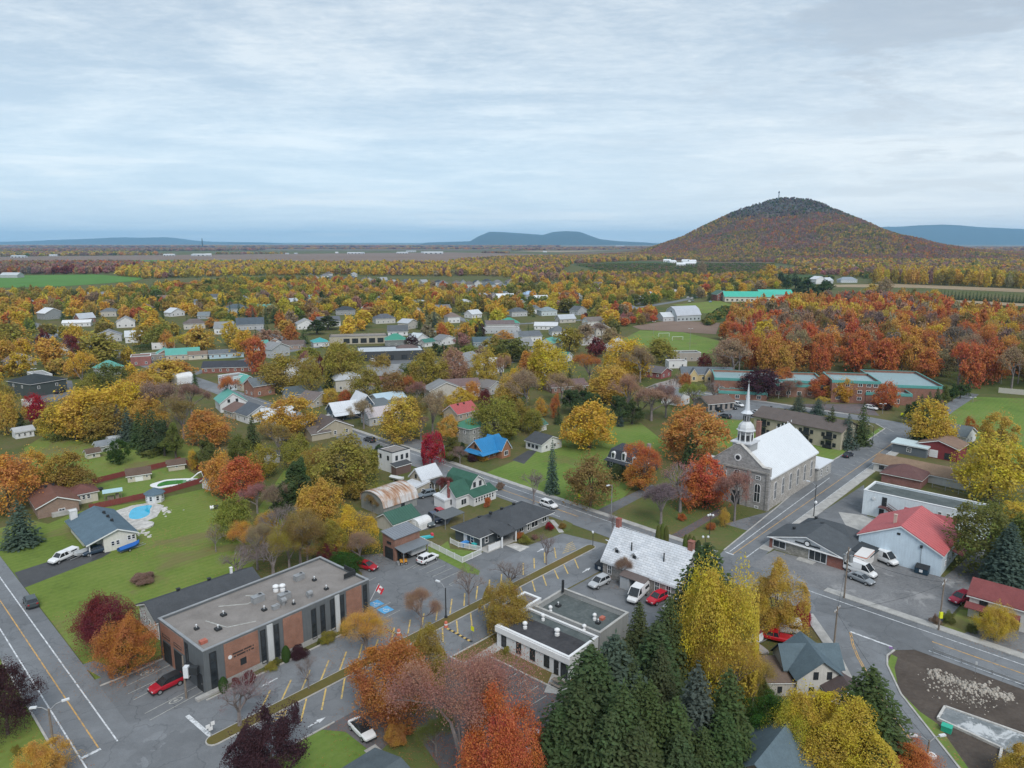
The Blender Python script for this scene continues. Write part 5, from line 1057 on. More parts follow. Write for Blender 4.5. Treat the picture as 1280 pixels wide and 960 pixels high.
k_=t.math('ADD',t.math('MULTIPLY',ns,.6),t.math('MULTIPLY',nl,.4));t.link(t.ramp(k_,[(.38,(.26,.12,.06)),(.47,(.38,.26,.19)),(.55,(.50,.48,.47)),(.7,(.60,.61,.62))]),b.inputs['Base Color']);b.inputs['Roughness'].default_value=.6
volume(e,0,0,c,m,2.7,'barrel','C',2.1,(M_plainwall,(.25,.26,.25)),(mr,None),over=.25,fascia=False,seams=.8,t=.1,wins=[('F',[5.4],.8,1.0,1.2,'sash',M_dark)])
house('workshop','low workshop with dark green roof and pale gable beside the rusty barrel-roofed barn',(492,668),6.8,5.6,2.4,'gable','C',1.6,(M_siding,(.50,.47,.41)),(M_metalroof,GREENR),cat='workshop',seams=.6,ref='low green-roofed workshop')
house('tent_shelter','small white arched shelter beside the low green-roofed workshop',(524,664),3.6,3.0,1.2,'barrel','C',1.0,(M_plainwall,WHITE),(M_plainwall,WHITE),cat='shelter',over=.02,fascia=False,t=.04,wins=[('L',[1.4],0,.9,1.6,'door',M_white)])
e=empty('carport',(*G(560,655),0),ROT);tag(e,'flat dark grey carport roof on posts behind the dark cars','carport')
mb=MB();mb.slab([(-2.6,-2.0,2.3),(3.2,-2.0,2.3),(3.2,2.0,2.6),(-2.6,2.0,2.6)],.1);mb.build('roof',M_metalroof,e,(.11,.12,.125));[MB().box(x-.06,y-.06,0,x+.06,y+.06,2.2).build('post',M_steel,e)for x in(-2.4,3.0)for y in(-1.8,1.8)]
e,v=house('blue_roof_house','orange-brown house with bright blue metal roof and skirt roof',(604,577),9.0,6.0,3.0,'gable','C',2.6,(M_brick,(.30,.14,.07)),(M_metalroof,(.028,.20,.43)),over=.5,seams=.6,wins=[('F',[2,4.5,7],.8,1.0,1.2,'wide'),('L',[3],3.2,.9,1.0,'sash',M_dark)],ref='bright blue-roofed house')
volume(e,2.6,-1.6,3.6,7.0,3.0,'gable','M',2.5,(M_brick,(.32,.14,.07)),(M_metalroof,(.028,.20,.43)),over=.4,seams=.6,wins=[('F',[1.8],.7,1.6,1.4,'wide')]);mb=MB();mb.slab([(-6.2,-4.6,2.2),(.6,-4.6,2.2),(.6,-2.9,2.9),(-6.2,-2.9,2.9)],.1);mb.slab([(-6.2,-4.58,2.19),(-6.2,3.2,2.19),(-4.6,3.2,2.9),(-4.6,-2.9,2.9)],.1);mb.build('skirt_roof',M_metalroof,e,(.028,.20,.43))
house('hip_house','grey stone-faced house with green hip roof behind the bright blue-roofed house',(587,556),7.6,6.6,5.0,'hip','C',2.2,(M_stone,(.30,.31,.30)),(M_metalroof,(.055,.20,.13)),wins=[('F',[2,4,6],3.0,.8,1.2),('L',[2,4.5],3.0,.8,1.2),('F',[2,4,6],.7,.8,1.2)],ref='green hip-roofed stone-faced house')
house('red_roof_house','house with faded red metal roof among gold trees',(572,527),9.5,7.0,2.8,'gable','C',2.4,(M_siding,(.40,.34,.28)),(M_metalroof,(.40,.095,.095)),seams=.7,wins=[('F',3,.8,1.0,1.2)],vents=((-.2,-.1),(.1,-.1)),ref='faded red-roofed house')
house('bungalow','white bungalow with charcoal roof behind the tall slim blue spruce',(677,566),8.5,6.6,2.6,'gable','M',1.7,(M_siding,WHITE),(M_shingle,CHAR),rot=radians(43),wins=[('L',[1.4,3,4.6],.8,1.0,1.0,'wide',M_dark),('F',[2,5.5],.8,1.0,1.1)],ref='white bungalow with charcoal roof')
house('garden_shed','white shed with teal gable roof behind the white charcoal-roofed bungalow',(672,540.5),4.5,4.0,2.2,'gable','C',1.3,(M_siding,WHITE),(M_metalroof,TEALD),cat='shed',wins=[('F',[2.2],.1,1,1.8,'door')])
e,c,m=site('mansard_house','black mansard-roofed house with three white-framed dormers on the green lawn','house',(800,595),8.0,11.0,radians(44),ref='black mansard-roofed house')
volume(e,0,0,c,m,2.6,'flat',wall=(M_siding,(.055,.06,.065)),roof=(M_shingle,CHAR),parapet=.1,wins=[('L',[1.5,4,7,9.5],.7,.9,1.3),('F',[2,6],.7,.9,1.3)])
mb=MB();mb.slab([(-5.4,-5.6,2.3),(-5.4,5.6,2.3),(-3.98,5.6,2.75),(-3.98,-5.6,2.75)],.1);mb.build('skirt_roof',M_shingle,e,(.05,.056,.066))
mb=MB();A,B=c/2,m/2;mb.add([(-A,-B,2.75),(A,-B,2.75),(A,B,2.75),(-A,B,2.75),(-A+.7,-B+.7,5.2),(A-.7,-B+.7,5.2),(A-.7,B-.7,5.2),(-A+.7,B-.7,5.2),(0,-B+2,6.4),(0,B-2,6.4)],[(0,1,5,4),(1,2,6,5),(2,3,7,6),(3,0,4,7),(4,5,8),(5,6,9,8),(6,7,9),(7,4,8,9)]);mb.build('mansard_roof',M_shingle,e,(.055,.062,.075))
mb=MB();mb.box(-A-.1,-B-.05,2.66,A+.1,B+.05,2.78);mb.build('eave_trim',M_white,e)
for s_,hh in((2.0,1.7),(5.5,2.3),(9.0,1.7)):mb=MB();y=B-s_;mb.box(-A-.05,y-.62,2.9,-A+1.0,y+.62,2.9+hh*.75);mb.cyl((-A-.05,y,2.9+hh*.75),(-A+1.0,y,2.9+hh*.75),.62,n=14);d=mb.build('dormer',M_white,e);q=MB();q.box(-A-.09,y-.36,3.1,-A-.055,y+.36,2.9+hh*.85);q.build('dormer_pane',M_glass,d)
chimney(e,1.0,-B+1.0,5.0,7.4,(.30,.27,.26),.8,M_plainwall)
# ---- apartment block and school
AR=rot_of((960,521,5.6),(1021,532.5,5.6),False)
e,c,m=site('apartment_block','two-storey beige apartment block with long brown roof and recessed balconies behind the church','apartment block',shiftw((1045,545),0,0,AR),7,9,AR,ref='beige apartment block')
ax,ay=p3((1018,534,5.6));e.location=(ax-cos(AR)*6-sin(AR)*5.9,ay-sin(AR)*6+cos(AR)*5.9,0)
v=volume(e,0,0,28,11,5.6,'gable','C',2.2,(M_plainwall,(.42,.38,.29)),(M_shingle,(.125,.105,.098)),over=.5,fascia=False,wins=[('F',[1.6+3.5*i for i in range(8)],3.3,1.0,1.2,'sash',M_dark),('F',[1.6+3.5*i for i in range(8)],.6,1.0,1.2,'sash',M_dark)])
FOOT[-1]=(e.location.x,e.location.y,15,e.rotation_euler[2],28,11)
for k in range(4):
 x=-10.6+k*7.0
 for z in(2.85,.2):mb=MB();mb.box(x-1.3,-6.6,z,x+1.3,-5.52,z+.14);mb.box(x-1.3,-6.62,z+.142,x+1.3,-6.55,z+1.0);o=mb.build('balcony',M_dark,e);q=MB();q.box(x-.9,-5.54,z+.2,x+.9,-5.512,z+2.1);q.build('balcony_door',M_glass,o)
for k in range(6):vent(e,v,-12+4.8*k,1.4)
SCH=radians(-12)
TW=(.30,.50,.49)
e,c,m=site('school','brown brick school of several blocks with pale teal metal roof edges','school',('w',0,0),10,10,SCH,ref='teal-edged brick school')
ax,ay=p3((1085,503));e.location=(ax,ay,0)
def schoolblk(px,py,cc,mm,hh,wins,kind='shed',wc=(.23,.10,.07)):
 x,y=p3((px,py));dx_,dy_=x-ax,y-ay;lx,ly=dx_*cos(-SCH)-dy_*sin(-SCH),dx_*sin(-SCH)+dy_*cos(-SCH)
 vv=volume(e,lx,ly+mm/2,cc,mm,hh,'flat',wall=(M_brick,wc),roof=(M_metalroof,(.25,.35,.37)),parapet=.9,coping=(M_metalroof,(.10,.32,.30)),wins=wins)
 mb=MB();[mb.box(*q)for q in((lx-cc/2-.12,ly-.12,hh-.95,lx+cc/2+.12,ly-.04,hh+.0),(lx+cc/2+.04,ly-.04,hh-1.6,lx+cc/2+.12,ly+mm,hh))];mb.build('teal_fascia',M_metalroof,e,(.10,.31,.29));return lx,ly,vv
schoolblk(1068,504,17,18,8.6,[('F',[2.5,5.5,10,13,15.4],1.2+2.6*k,1.6,1.3,'wide')for k in range(3)])
schoolblk(1110,506,16,24,4.4,[('F',[3,6,11],.6,1.6,1.8,'wide')])
schoolblk(1140,502,22,34,6.2,[('R',[4,9,14,19,24],3.6,1.6,1.8,'wide')])
schoolblk(1012,497,30,14,5.0,[('F',[3,7,11,15,19,23,27],.8,1.6,1.5,'wide')],wc=(.25,.13,.09))
schoolblk(960,493,42,20,6.0,[('F',[3,7,11,15,30,34,38],.8,1.8,1.6,'wide')],wc=(.26,.12,.08))
schoolblk(928,500,18,6,3.2,[('F',[3,7,11,15],.6,1.6,1.4,'wide')],wc=(.26,.12,.08))
FOOT.append((ax,ay+14,30,0,50,30));FOOT.append((ax-45,ay+14,30,0,50,30));FOOT.append((ax+25,ay+18,26,0,40,40))
# ---- houses behind the pale flat building
house('mobile_home','small dark grey house with pale shed roof and white-framed windows',(1157,573),4.2,9.0,2.9,'shed','M',.4,(M_siding,(.13,.15,.17)),(M_metalroof,(.50,.60,.63)),rot=radians(44),wins=[('L',[4.5],.9,1.2,1.3,'cross'),('F',[2],.8,.9,1.2)],ref='dark grey house with pale roof')
house('house','long cream bungalow with tan roof behind the pale flat-roofed building',(1180,607),7.0,17.0,2.5,'gable','M',1.5,(M_siding,(.56,.56,.54)),(M_shingle,(.235,.165,.115)),rot=radians(44),wins=[('L',[2,5,9,13],.8,1.2,1.0,'wide',M_dark)],ref='long tan-roofed bungalow')
house('house','tan-roofed garage wing with blank pale wall beside the yellow tree',(1206,613),5.5,9.5,2.4,'gable','M',1.3,(M_siding,(.50,.51,.50)),(M_shingle,(.22,.155,.11)),rot=radians(44))
house('house','house with dark brown hip roof and rust-red roof side behind the pale flat building',(1150,612),8.0,9.0,2.5,'hip','M',2.2,(M_brick,(.24,.10,.09)),(M_shingle,(.135,.075,.072)),ref='brown hip-roofed house')
house('house','dark red house with tan gable roof beside the big yellow tree',(1196,578),8.5,10.0,3.8,'gable','C',1.6,(M_siding,(.22,.045,.05)),(M_shingle,(.22,.15,.115)),rot=radians(44),wins=[('L',[7.6],.3,1.6,1.8,'wide',M_dark),('L',[4.0],.2,2.2,2.2,'garage',M_white)],ref='dark red house with tan gable')
house('house','house with blue-grey roof and white gables behind the dark red house',(1206,557),9.0,7.5,2.8,'gable','M',2.2,(M_siding,WHITE),(M_shingle,(.13,.155,.165)),rot=radians(40),wins=[('F',[2,5],.8,.9,1.2)])
# ---- houses farther out, each placed where its base shows
SH,MT=M_shingle,M_metalroof
def mid(px,py,c,m,h,kind,ridge,rh,wc,rm,rc,label,ref=None,rot=ROT,wins=None,wm=None,name='house',cat='house',**kw):
 if wins is None:wins=[('F',max(2,int(c/3.2)),.8,1.0,1.2),('L',max(1,int(m/3.2)),.8,1.0,1.2)]
 return house(name,label,(px,py),c,m,h,kind,ridge,rh,(wm or M_siding,wc),(rm,rc),rot,wins,cat,ref,**kw)
R2=radians(25);R3=radians(60)
mid(40,497,14,16,5.4,'hip','C',2.4,(.075,.09,.09),SH,(.04,.048,.052),'large dark green two-storey house with black hip roof beside the crimson tree','large dark two-storey house',rot=radians(62),wins=[('F',[3,10],3,1,1.2),('L',[4,10],3.2,1,1.2)])
mid(31,508.5,5,4,2.2,'flat','C',0,WHITE,SH,BROWN,'small white flat-roofed outbuilding beside the crimson tree',cat='shed',name='shed',wins=[('F',[2.5],.8,.8,.8)])
mid(47,478,6,15,2.8,'flat','C',0,(.5,.52,.53),SH,(.3,.31,.32),'long low grey-white building beside the parked pickups','long low grey-white building')
mid(20,549,5,4,2.3,'gable','C',.9,WHITE,SH,LGREY,'tiny white hut in the garden left of the spruces',cat='hut',name='hut',wins=[('F',[1,2.5,4],.6,.7,1.0)])
mid(137,556,5,3.2,1.0,'barrel','C',1.2,(.42,.45,.47),M_plainwall,(.40,.44,.47),'pale arched plastic greenhouse tunnel on the grass by the spruces',name='greenhouse',cat='greenhouse',wins=[],over=.02,fascia=False,t=.04)
mid(123,566,5.5,3.4,2.0,'gable','C',1.0,(.4,.41,.42),SH,(.21,.23,.25),'pair-roofed grey shed in front of the arched greenhouse tunnel',name='shed',cat='shed',wins=[('F',[2.5],0,1,1.7,'door')])
mid(110,574,3.2,2.4,1.8,'gable','C',.8,CREAM,SH,BROWN,'little cream shed with brown roof among the garden trees',name='shed',cat='shed',wins=[('F',[1.6],.3,.8,1.2)])
mid(190,437,12,5,3.6,'flat','C',0,WHITE,MT,(.55,.57,.58),'white flat-roofed house with a row of windows behind the teal roofs','white house with window row',rot=R2)
mid(196,450,8,9,3.0,'gable','M',2.2,(.28,.20,.15),MT,TEAL,'brown house with teal gable roof at the left end of the teal pair',None,rot=R2)
mid(208,451,16,9,3.0,'gable','C',2.6,(.5,.46,.38),MT,TEAL,'long house with teal metal roof and small white gable','long teal-roofed house',rot=R2)
mid(164,458,9,9,4.6,'flat','C',0,(.28,.10,.09),M_roofgravel,None,'red brick flat-roofed two-storey house left of the teal roofs',wm=M_brick,rot=R2)
mid(176,452,15,7,3.2,'flat','C',0,(.26,.24,.22),M_roofgravel,None,'low long grey flat-roofed house beside the red brick house',rot=R2)
mid(236,450,9,6,2.6,'gable','C',1.4,CREAM,SH,(.2,.15,.12),'cream bungalow with brown roof beside the long teal-roofed house',rot=R2)
mid(262,449,17,8,2.7,'gable','C',1.5,PBLUE,SH,(.14,.155,.17),'pale blue bungalow with dark roof and a white van before it','pale blue bungalow',rot=R2)
mid(253,467,26,9,2.8,'gable','C',2.2,BRICKR,SH,(.055,.06,.072),'long brick house with charcoal roof and two small brick gables','long brick house with charcoal roof',wm=M_brick,rot=radians(10))
mid(285,489,9,8,5.6,'flat','C',0,(.55,.63,.68),M_roofgravel,None,'pale blue two-storey house with white verandas at the street','pale blue two-storey house',wins=[('F',4,3.4,1,1.3),('L',3,3.4,1,1.3),('F',4,.7,1,1.3)])
mid(303,489,7,7,3.4,'gable','M',2.6,(.48,.45,.38),MT,TEAL,'small house with bright teal gable roof right of the pale blue two-storey house','small teal-gabled house')
mid(318,497,9,8,4.6,'gable','C',2.4,BRICKB,SH,(.13,.15,.165),'brick house with grey roof and a columned porch by the street','brick house with columned porch',wm=M_brick)
mid(276,516,9,10,3.6,'gable','M',3.2,WHITE,MT,TEAL,'white house with steep teal roof and two gable windows','white house with steep teal roof',wins=[('F',[3,5.8],3.4,.9,1.2,'sash',M_dark),('F',[4.5],.8,1,1.2)],rot=radians(32))
mid(292,524,9,7,2.6,'gable','M',1.8,(.45,.42,.37),SH,(.17,.115,.10),'cream house with red-brown roof in front of the steep teal roof')
mid(310,530,10,8,3.0,'gable','M',2.6,WHITE,SH,(.10,.115,.135),'white house with slate roof below the red-brown roof')
mid(222,481,7,6,2.6,'barrel','C',1.8,WHITE,M_plainwall,WHITE,'white domed shelter among the gold trees',name='shelter',cat='shelter',wins=[],over=.02,t=.04,fascia=False)
mid(335,487,9,8,3.4,'gable','C',2.2,(.30,.32,.34),SH,(.12,.15,.165),'house with blue-grey roof and green dormer beside the street',None)
mid(362,503,13,8,3.0,'gable','C',2.2,(.30,.33,.35),SH,(.085,.105,.115),'long slate-roofed house behind the round gold tree','long slate-roofed house',rot=radians(35))
mid(392,510,9,8,2.8,'gable','M',2.2,(.45,.43,.39),SH,(.165,.14,.135),'cream house with mauve-brown gable between the gold trees',rot=radians(60))
e,v=mid(418,527,13,7,3.2,'gable','C',2.6,DBLUE,MT,TIN,'dark blue house with pale metal roof, dormer and tall cross wing','dark blue house with pale metal roof',seams=.8,rot=radians(35))
volume(e,5.0,-.6,4.4,9.0,5.2,'gable','M',3.0,(M_siding,DBLUE),(MT,TIN),seams=.8,over=.4,wins=[('F',[1.4,3],.8,.9,1.4),('F',[1.4,3],3.6,.9,1.4)]);mb=MB();mb.slab([(-7,-5.6,2.2),(2.4,-5.6,2.2),(2.4,-3.4,3.0),(-7,-3.4,3.0)],.1);mb.build('porch_roof',MT,e,TIN)
mid(455,524,12,10,3.4,'shed','C',.8,(.24,.25,.26),MT,(.13,.15,.16),'low building with dark sloping roof and pale roof patches','low dark sloping roof',rot=radians(35))
mid(474,512,11,9,3.4,'gable','C',1.6,(.4,.42,.44),MT,(.40,.52,.60),'house with pale blue metal roof behind the gold tree',rot=radians(35))
mid(462,533,11,7,3.2,'gable','C',2.2,LGREY,MT,(.46,.42,.43),'house with weathered white metal roof at the main street bend','house with weathered white roof',rot=radians(35),seams=.8)
e,v=mid(397,550,12,9,2.8,'gable','M',2.8,(.40,.36,.28),SH,(.115,.095,.09),'beige house with dark brown gable roof behind the broad olive tree','beige house with dark brown roof',rot=radians(40))
volume(e,-5,-2,6,6,2.4,'gable','C',1.4,(M_siding,(.40,.36,.28)),(SH,(.14,.12,.115)),over=.35)
mid(331,535,10,8,3.2,'gable','C',2.4,(.38,.38,.36),MT,(.50,.53,.56),'house with pale metal roof by the dark spruce near the street','house with pale metal roof',rot=radians(30))
mid(344,552,7,6,2.4,'gable','C',1.6,(.35,.36,.37),SH,(.15,.16,.175),'small grey outbuilding below the pale metal roof',name='shed',cat='shed',rot=radians(30))
mid(322,582,6,5,2.2,'gable','M',1.3,(.32,.33,.33),SH,(.12,.13,.14),'grey shed with slate roof behind the orange maples',name='shed',cat='shed',rot=radians(30))
mid(392,434,9,9,2.8,'hip','C',2.2,(.55,.56,.56),MT,(.05,.30,.30),'filling-station-like kiosk with teal hip roof and white car outside','teal hip-roofed kiosk',rot=R2,cat='kiosk')
e,v=mid(412,431,34,14,4.6,'flat','C',0,(.40,.37,.30),M_roofgravel,None,'long flat commercial building with beige columns and big dark windows','long flat building with beige columns',rot=radians(12),wins=[('F',[10+5*i for i in range(5)],.6,3.6,2.8,'wide',M_dark)],coping=(M_dark,None))
e,v=mid(447,452,34,20,4.8,'flat','C',0,(.065,.07,.075),MT,(.46,.50,.53),'dark flat-roofed store with pale roof and parked cars','dark flat-roofed store',rot=radians(12),wins=[('F',5,.6,3,2.2,'wide',M_dark)],coping=(M_dark,None))
mid(482,434,12,10,4.2,'hip','C',3.2,(.2,.22,.22),MT,(.05,.24,.17),'building with green pyramid roof behind the dark store',rot=radians(12))
mid(490,447,17,12,3.0,'hip','C',3.0,(.22,.19,.17),SH,(.135,.105,.10),'brown hip-roofed restaurant with a white fence at the car park','brown hip-roofed restaurant',rot=radians(12))
mid(520,431,10,8,3.4,'gable','M',2.8,WHITE,MT,(.50,.55,.58),'white house with silver roof right of the maroon tree','white silver-roofed house')
mid(531,434,8,5,2.8,'gable','C',1.6,WHITE,MT,TEALD,'small white house with green roof edge beside the white silver-roofed house')
mid(552,432,12,8,3.2,'gable','M',2.4,WHITE,SH,(.2,.21,.22),'white house with grey cross gables among the dark cedars')
mid(592,434,14,8,3.0,'gable','C',2.4,(.25,.32,.36),SH,(.085,.125,.15),'blue-roofed house with a white middle gable','blue-roofed house with white gable',rot=radians(10))
e,v=mid(556,498,14,8,4.6,'gable','C',2.2,(.55,.55,.57),SH,(.175,.125,.125),'white two-storey house with dusty brown roof between gold trees','white house with dusty brown roof',rot=radians(15))
mid(611,494,9,8,3.0,'gable','M',2.2,(.45,.46,.48),SH,(.2,.19,.19),'pale house half hidden behind the maroon shrub')
mid(690,492,16,10,2.6,'gable','C',1.8,(.23,.13,.10),SH,(.165,.115,.115),'brick bungalow with wide mauve-brown roof under the tall yellow tree','brick bungalow with mauve-brown roof',wm=M_brick,rot=radians(20))
mid(707,453,8,6,2.8,'gable','M',2.0,WHITE,MT,TEALD,'small white-gabled house with green roof between the yellow trees','small green-roofed white-gabled house',rot=radians(60))
mid(648,507,5,4,2.4,'gable','C',1.2,(.36,.12,.11),MT,(.25,.48,.56),'red shed with pale turquoise roof beside the cedar',name='shed',cat='shed',wins=[])
mid(826,474,9,10,3.0,'gable','M',1.8,(.28,.075,.08),SH,(.14,.13,.14),'red brick house with white gable behind the small red maple','red brick house with white gable',wm=M_brick)
e,v=mid(852,476,22,9,3.4,'gable','C',2.2,(.52,.42,.22),SH,(.13,.15,.17),'cream house with grey roof and three steep cream gables','cream house with three gables',rot=radians(-6))
for k in range(3):volume(e,-6+6.5*k,-4.6,3.4,3.4,3.2,'gable','M',2.6,(M_siding,(.55,.44,.24)),(SH,(.14,.15,.165)),over=.25,wins=[('F',[1.7],.8,1.2,1.4)])
mid(830,497,14,8,3.0,'gable','C',2.0,(.50,.52,.54),SH,(.27,.25,.24),'white house with grey roof and open gable near the small red maple')
mid(850,508,7,8,3.6,'gable','M',2.4,WHITE,SH,(.20,.22,.24),'white gabled house with slate roof behind the round orange tree','white slate-roofed gabled house')
mid(885,515,11,9,3.0,'gable','C',1.8,(.30,.27,.25),SH,(.15,.115,.10),'brown-roofed building with tall dark windows at the car park corner','brown-roofed building at the car park',rot=radians(20),wins=[('F',5,.6,1.0,1.9,'sash',M_dark)])
mid(836,460.5,9,6,3.4,'flat','C',0,WHITE,M_roofgravel,None,'white flat-roofed pavilion beside the sports field','white sports pavilion',rot=radians(5))
mid(838,452,16,8,4.4,'flat','C',0,(.36,.33,.30),M_roofteal,None,'low grey building with awnings beside the clay court',rot=radians(5))
e,v=mid(846,402,22,16,5.0,'gambrel','C',6.0,(.42,.46,.48),MT,(.42,.45,.50),'big grey-white gambrel barn beside the brown field','big gambrel barn',rot=radians(22),name='barn',cat='barn',wins=[('F',6,1,1.2,1.2,'sash',M_dark),('L',[5,11],0,3,3.4,'garage',M_dark),('L',[8],6.2,1.4,1.6,'sash',M_dark)])
mid(829,402,12,9,3.6,'gable','C',3.0,(.5,.52,.54),MT,(.52,.55,.58),'low white shed built against the big gambrel barn',rot=radians(22),cat='shed',name='shed')
mid(906,377,50,17,5.5,'gable','C',4.5,(.58,.55,.47),MT,(.06,.41,.31),'long cream farm hall with bright green metal roof','long cream hall with bright green roof',rot=radians(-4),name='farm_hall',cat='hall',wins=[('F',10,1.0,2.0,1.6,'wide',M_dark)],over=.8)
mid(950,374,34,18,5.5,'gable','C',4.2,(.58,.55,.47),MT,(.07,.43,.33),'shorter cream hall with bright green roof right of the long one','shorter cream hall with bright green roof',rot=radians(-4),name='farm_hall',cat='hall',wins=[('F',6,1.0,2.2,1.8,'wide',M_dark)],over=.8)
mid(896,376,15,13,6.5,'gable','M',4.0,(.23,.075,.06),SH,(.09,.15,.12),'dark red brick house left of the long cream farm hall','dark red brick farmhouse',wm=M_brick,rot=radians(15),wins=[('F',4,1,1.2,1.6),('F',4,4,1.2,1.6)])
mid(985,378,30,10,3.6,'flat','C',0,(.28,.31,.33),MT,(.32,.36,.40),'long low grey shed behind the white coach',rot=radians(-4),name='shed',cat='shed')
mid(1014,341,30,14,5,'gable','C',3.4,WHITE,MT,(.62,.64,.66),'white farm shed below the dark orchard slope',None,rot=radians(-2),name='barn',cat='barn',wins=[('F',3,.5,4,3,'garage',M_dark)])
mid(1020,355,18,14,7,'gable','M',4,WHITE,MT,TIN,'big white farmhouse with veranda behind the dark conifers','big white farmhouse',rot=radians(20))
mid(1034,355,18,12,5,'gable','C',4,(.50,.53,.55),MT,(.48,.52,.55),'pale grey farm building right of the big white farmhouse',rot=radians(40))
mid(1051,353.5,26,12,4.5,'hip','C',4,(.5,.54,.58),SH,(.25,.29,.33),'long low white and slate house at the tan field end',rot=radians(5))
mid(1062,337,30,16,6,'gable','C',4,(.12,.13,.14),MT,(.66,.68,.70),'dark barn with white roof at the foot of the hill','dark barn with white roof',rot=radians(-3),name='barn',cat='barn')
mid(1077,335.5,24,10,4,'gable','C',3,LGREY,MT,(.62,.64,.66),'low white-roofed shed right of the dark barn',rot=radians(-3),name='barn',cat='barn')
mid(1035,315.5,50,20,6,'gable','C',4,(.3,.33,.33),MT,(.12,.30,.27),'green-roofed hall in the woods on the hill foot',rot=radians(-2),name='barn',cat='barn')
mid(1056,318,40,18,6,'gable','C',4,WHITE,MT,(.40,.46,.52),'grey-roofed white hall in the woods right of the green-roofed one',rot=radians(-2),name='barn',cat='barn')
mid(57,400,14,12,5.2,'gable','M',3.6,(.28,.30,.31),MT,(.60,.62,.64),'grey house with white metal roof by the far road','grey house by the far road',rot=radians(60))
mid(78,409,18,8,3.0,'gable','C',1.6,WHITE,MT,(.66,.67,.68),'low white garage with white roof beside the far road house',rot=radians(20))
mid(0,347.5,30,18,5,'gable','C',4,(.4,.42,.44),MT,(.45,.48,.5),'pale farm building at the edge of the bright green field',rot=radians(0),name='barn',cat='barn')
mid(284,393,18,13,4.6,'hip','C',3.6,(.40,.44,.46),SH,(.09,.115,.13),'slate-roofed villa with white gable on a green lawn','slate-roofed villa',rot=radians(30))
mid(296,413,18,12,4.0,'gable','C',4.0,(.40,.41,.42),SH,(.085,.105,.125),'house with dark slate roof and bright white gable end','slate house with bright white gable',rot=radians(20))
mid(196,376,16,10,3,'gable','C',2.4,(.30,.2,.16),SH,(.2,.14,.12),'brown-roofed bungalow beyond the conifers',rot=radians(10))
mid(212,375,10,10,4,'gable','M',3,WHITE,SH,(.35,.34,.33),'pale house beside the brown-roofed bungalow',rot=radians(10))
mid(247,399,9,8,3,'gable','C',2.4,(.3,.33,.35),SH,(.18,.21,.23),'small grey house among the orange trees',rot=radians(10))
mid(420,394,16,12,4,'hip','C',3,(.3,.31,.32),SH,(.055,.065,.075),'house with black roof and white van behind the dark hedge',None,rot=radians(15))
mid(335,436,8,7,3.6,'gable','M',2.4,WHITE,SH,CHAR,'white house with dark gable left of the red tree',rot=radians(15))
mid(352,437,12,8,2.8,'gable','C',2.0,(.32,.24,.2),SH,(.14,.11,.10),'brown bungalow with arched porch by the street',rot=radians(5))
mid(655,374,14,12,5,'hip','C',3.4,(.40,.42,.45),MT,(.30,.42,.58),'house with pale blue hip roof among the brown trees','pale blue hip-roofed house',rot=radians(15))
mid(669,378,14,10,4,'gable','C',2.8,WHITE,MT,(.6,.62,.64),'white house with white roof right of the pale blue hip roof',rot=radians(15))
mid(677,384,10,9,3.4,'gable','C',2.2,(.45,.25,.22),SH,(.30,.22,.21),'small pink-brown house below the white-roofed house',rot=radians(15))
mid(677,395,14,11,4.2,'hip','C',2.8,(.50,.56,.58),SH,(.22,.27,.29),'pale house with white windows left of the purple tree','pale house by the purple tree',rot=radians(20))
mid(709,390,12,11,4.6,'gable','M',3.6,(.42,.43,.44),SH,(.30,.29,.28),'grey house with steep gables before the dark hedge','grey steep-gabled house',rot=radians(30))
mid(746,361,16,11,4.6,'gable','M',4,WHITE,SH,(.2,.17,.16),'white house with brown gable at the left of three',None,rot=radians(40))
mid(763,359,13,11,4,'gable','M',3.8,WHITE,SH,(.24,.22,.21),'white gabled house in the middle of three',None,rot=radians(40))
mid(776,361,14,11,4.6,'gable','M',4.4,WHITE,SH,(.26,.18,.13),'white house with tall brown gable at the right of three',None,rot=radians(40))
mid(783,381,16,12,4,'gable','C',3.4,(.3,.33,.35),SH,(.105,.14,.155),'slate-roofed house behind the conical dark tree','slate-roofed house behind the cone tree',rot=radians(8))
mid(795,381,14,11,4.6,'gable','M',3.6,(.48,.50,.52),SH,(.27,.29,.30),'pale grey gabled house right of the slate-roofed one',rot=radians(20))
mid(772,392,20,14,4,'hip','C',3.2,(.26,.21,.18),SH,(.17,.175,.20),'house with wide grey hip roof beside the red bushes','wide grey hip-roofed house',rot=radians(10))
mid(815,366,14,10,4,'gable','C',3,LGREY,SH,(.34,.34,.35),'pale grey-roofed house among yellow trees',rot=radians(10))
mid(838,369,12,9,4,'gable','M',2.8,WHITE,SH,(.3,.28,.27),'white-walled house half hidden by yellow trees near the road',rot=radians(10))
mid(608,412,20,12,3.6,'gable','C',2.2,(.5,.5,.5),SH,(.16,.13,.13),'white house with brown roof above the green-roofed kiosk',rot=radians(8))
mid(625,410,14,12,3.6,'hip','C',3.2,(.3,.32,.32),MT,(.05,.27,.19),'house with bright green hip roof left of the yellow tree row','bright green hip roof',rot=radians(8))
mid(605,417,24,9,3.4,'flat','C',0,(.42,.44,.46),M_roofgravel,None,'long pale flat-roofed house in front of the bright green hip roof',rot=radians(8))
mid(622,378,18,12,4.4,'gable','C',4,WHITE,MT,(.62,.65,.68),'white house with silver roof before the dark cedars','white house before the dark cedars',rot=radians(15))
mid(613,377,12,12,4.4,'gable','M',4,(.42,.38,.34),SH,(.2,.19,.19),'brown-gabled house left of the silver-roofed white one',rot=radians(15))
mid(157,429,14,9,4,'gable','C',3,WHITE,MT,(.5,.53,.55),'white house with pale metal roof between gold crowns','white pale-roofed house',rot=R2)
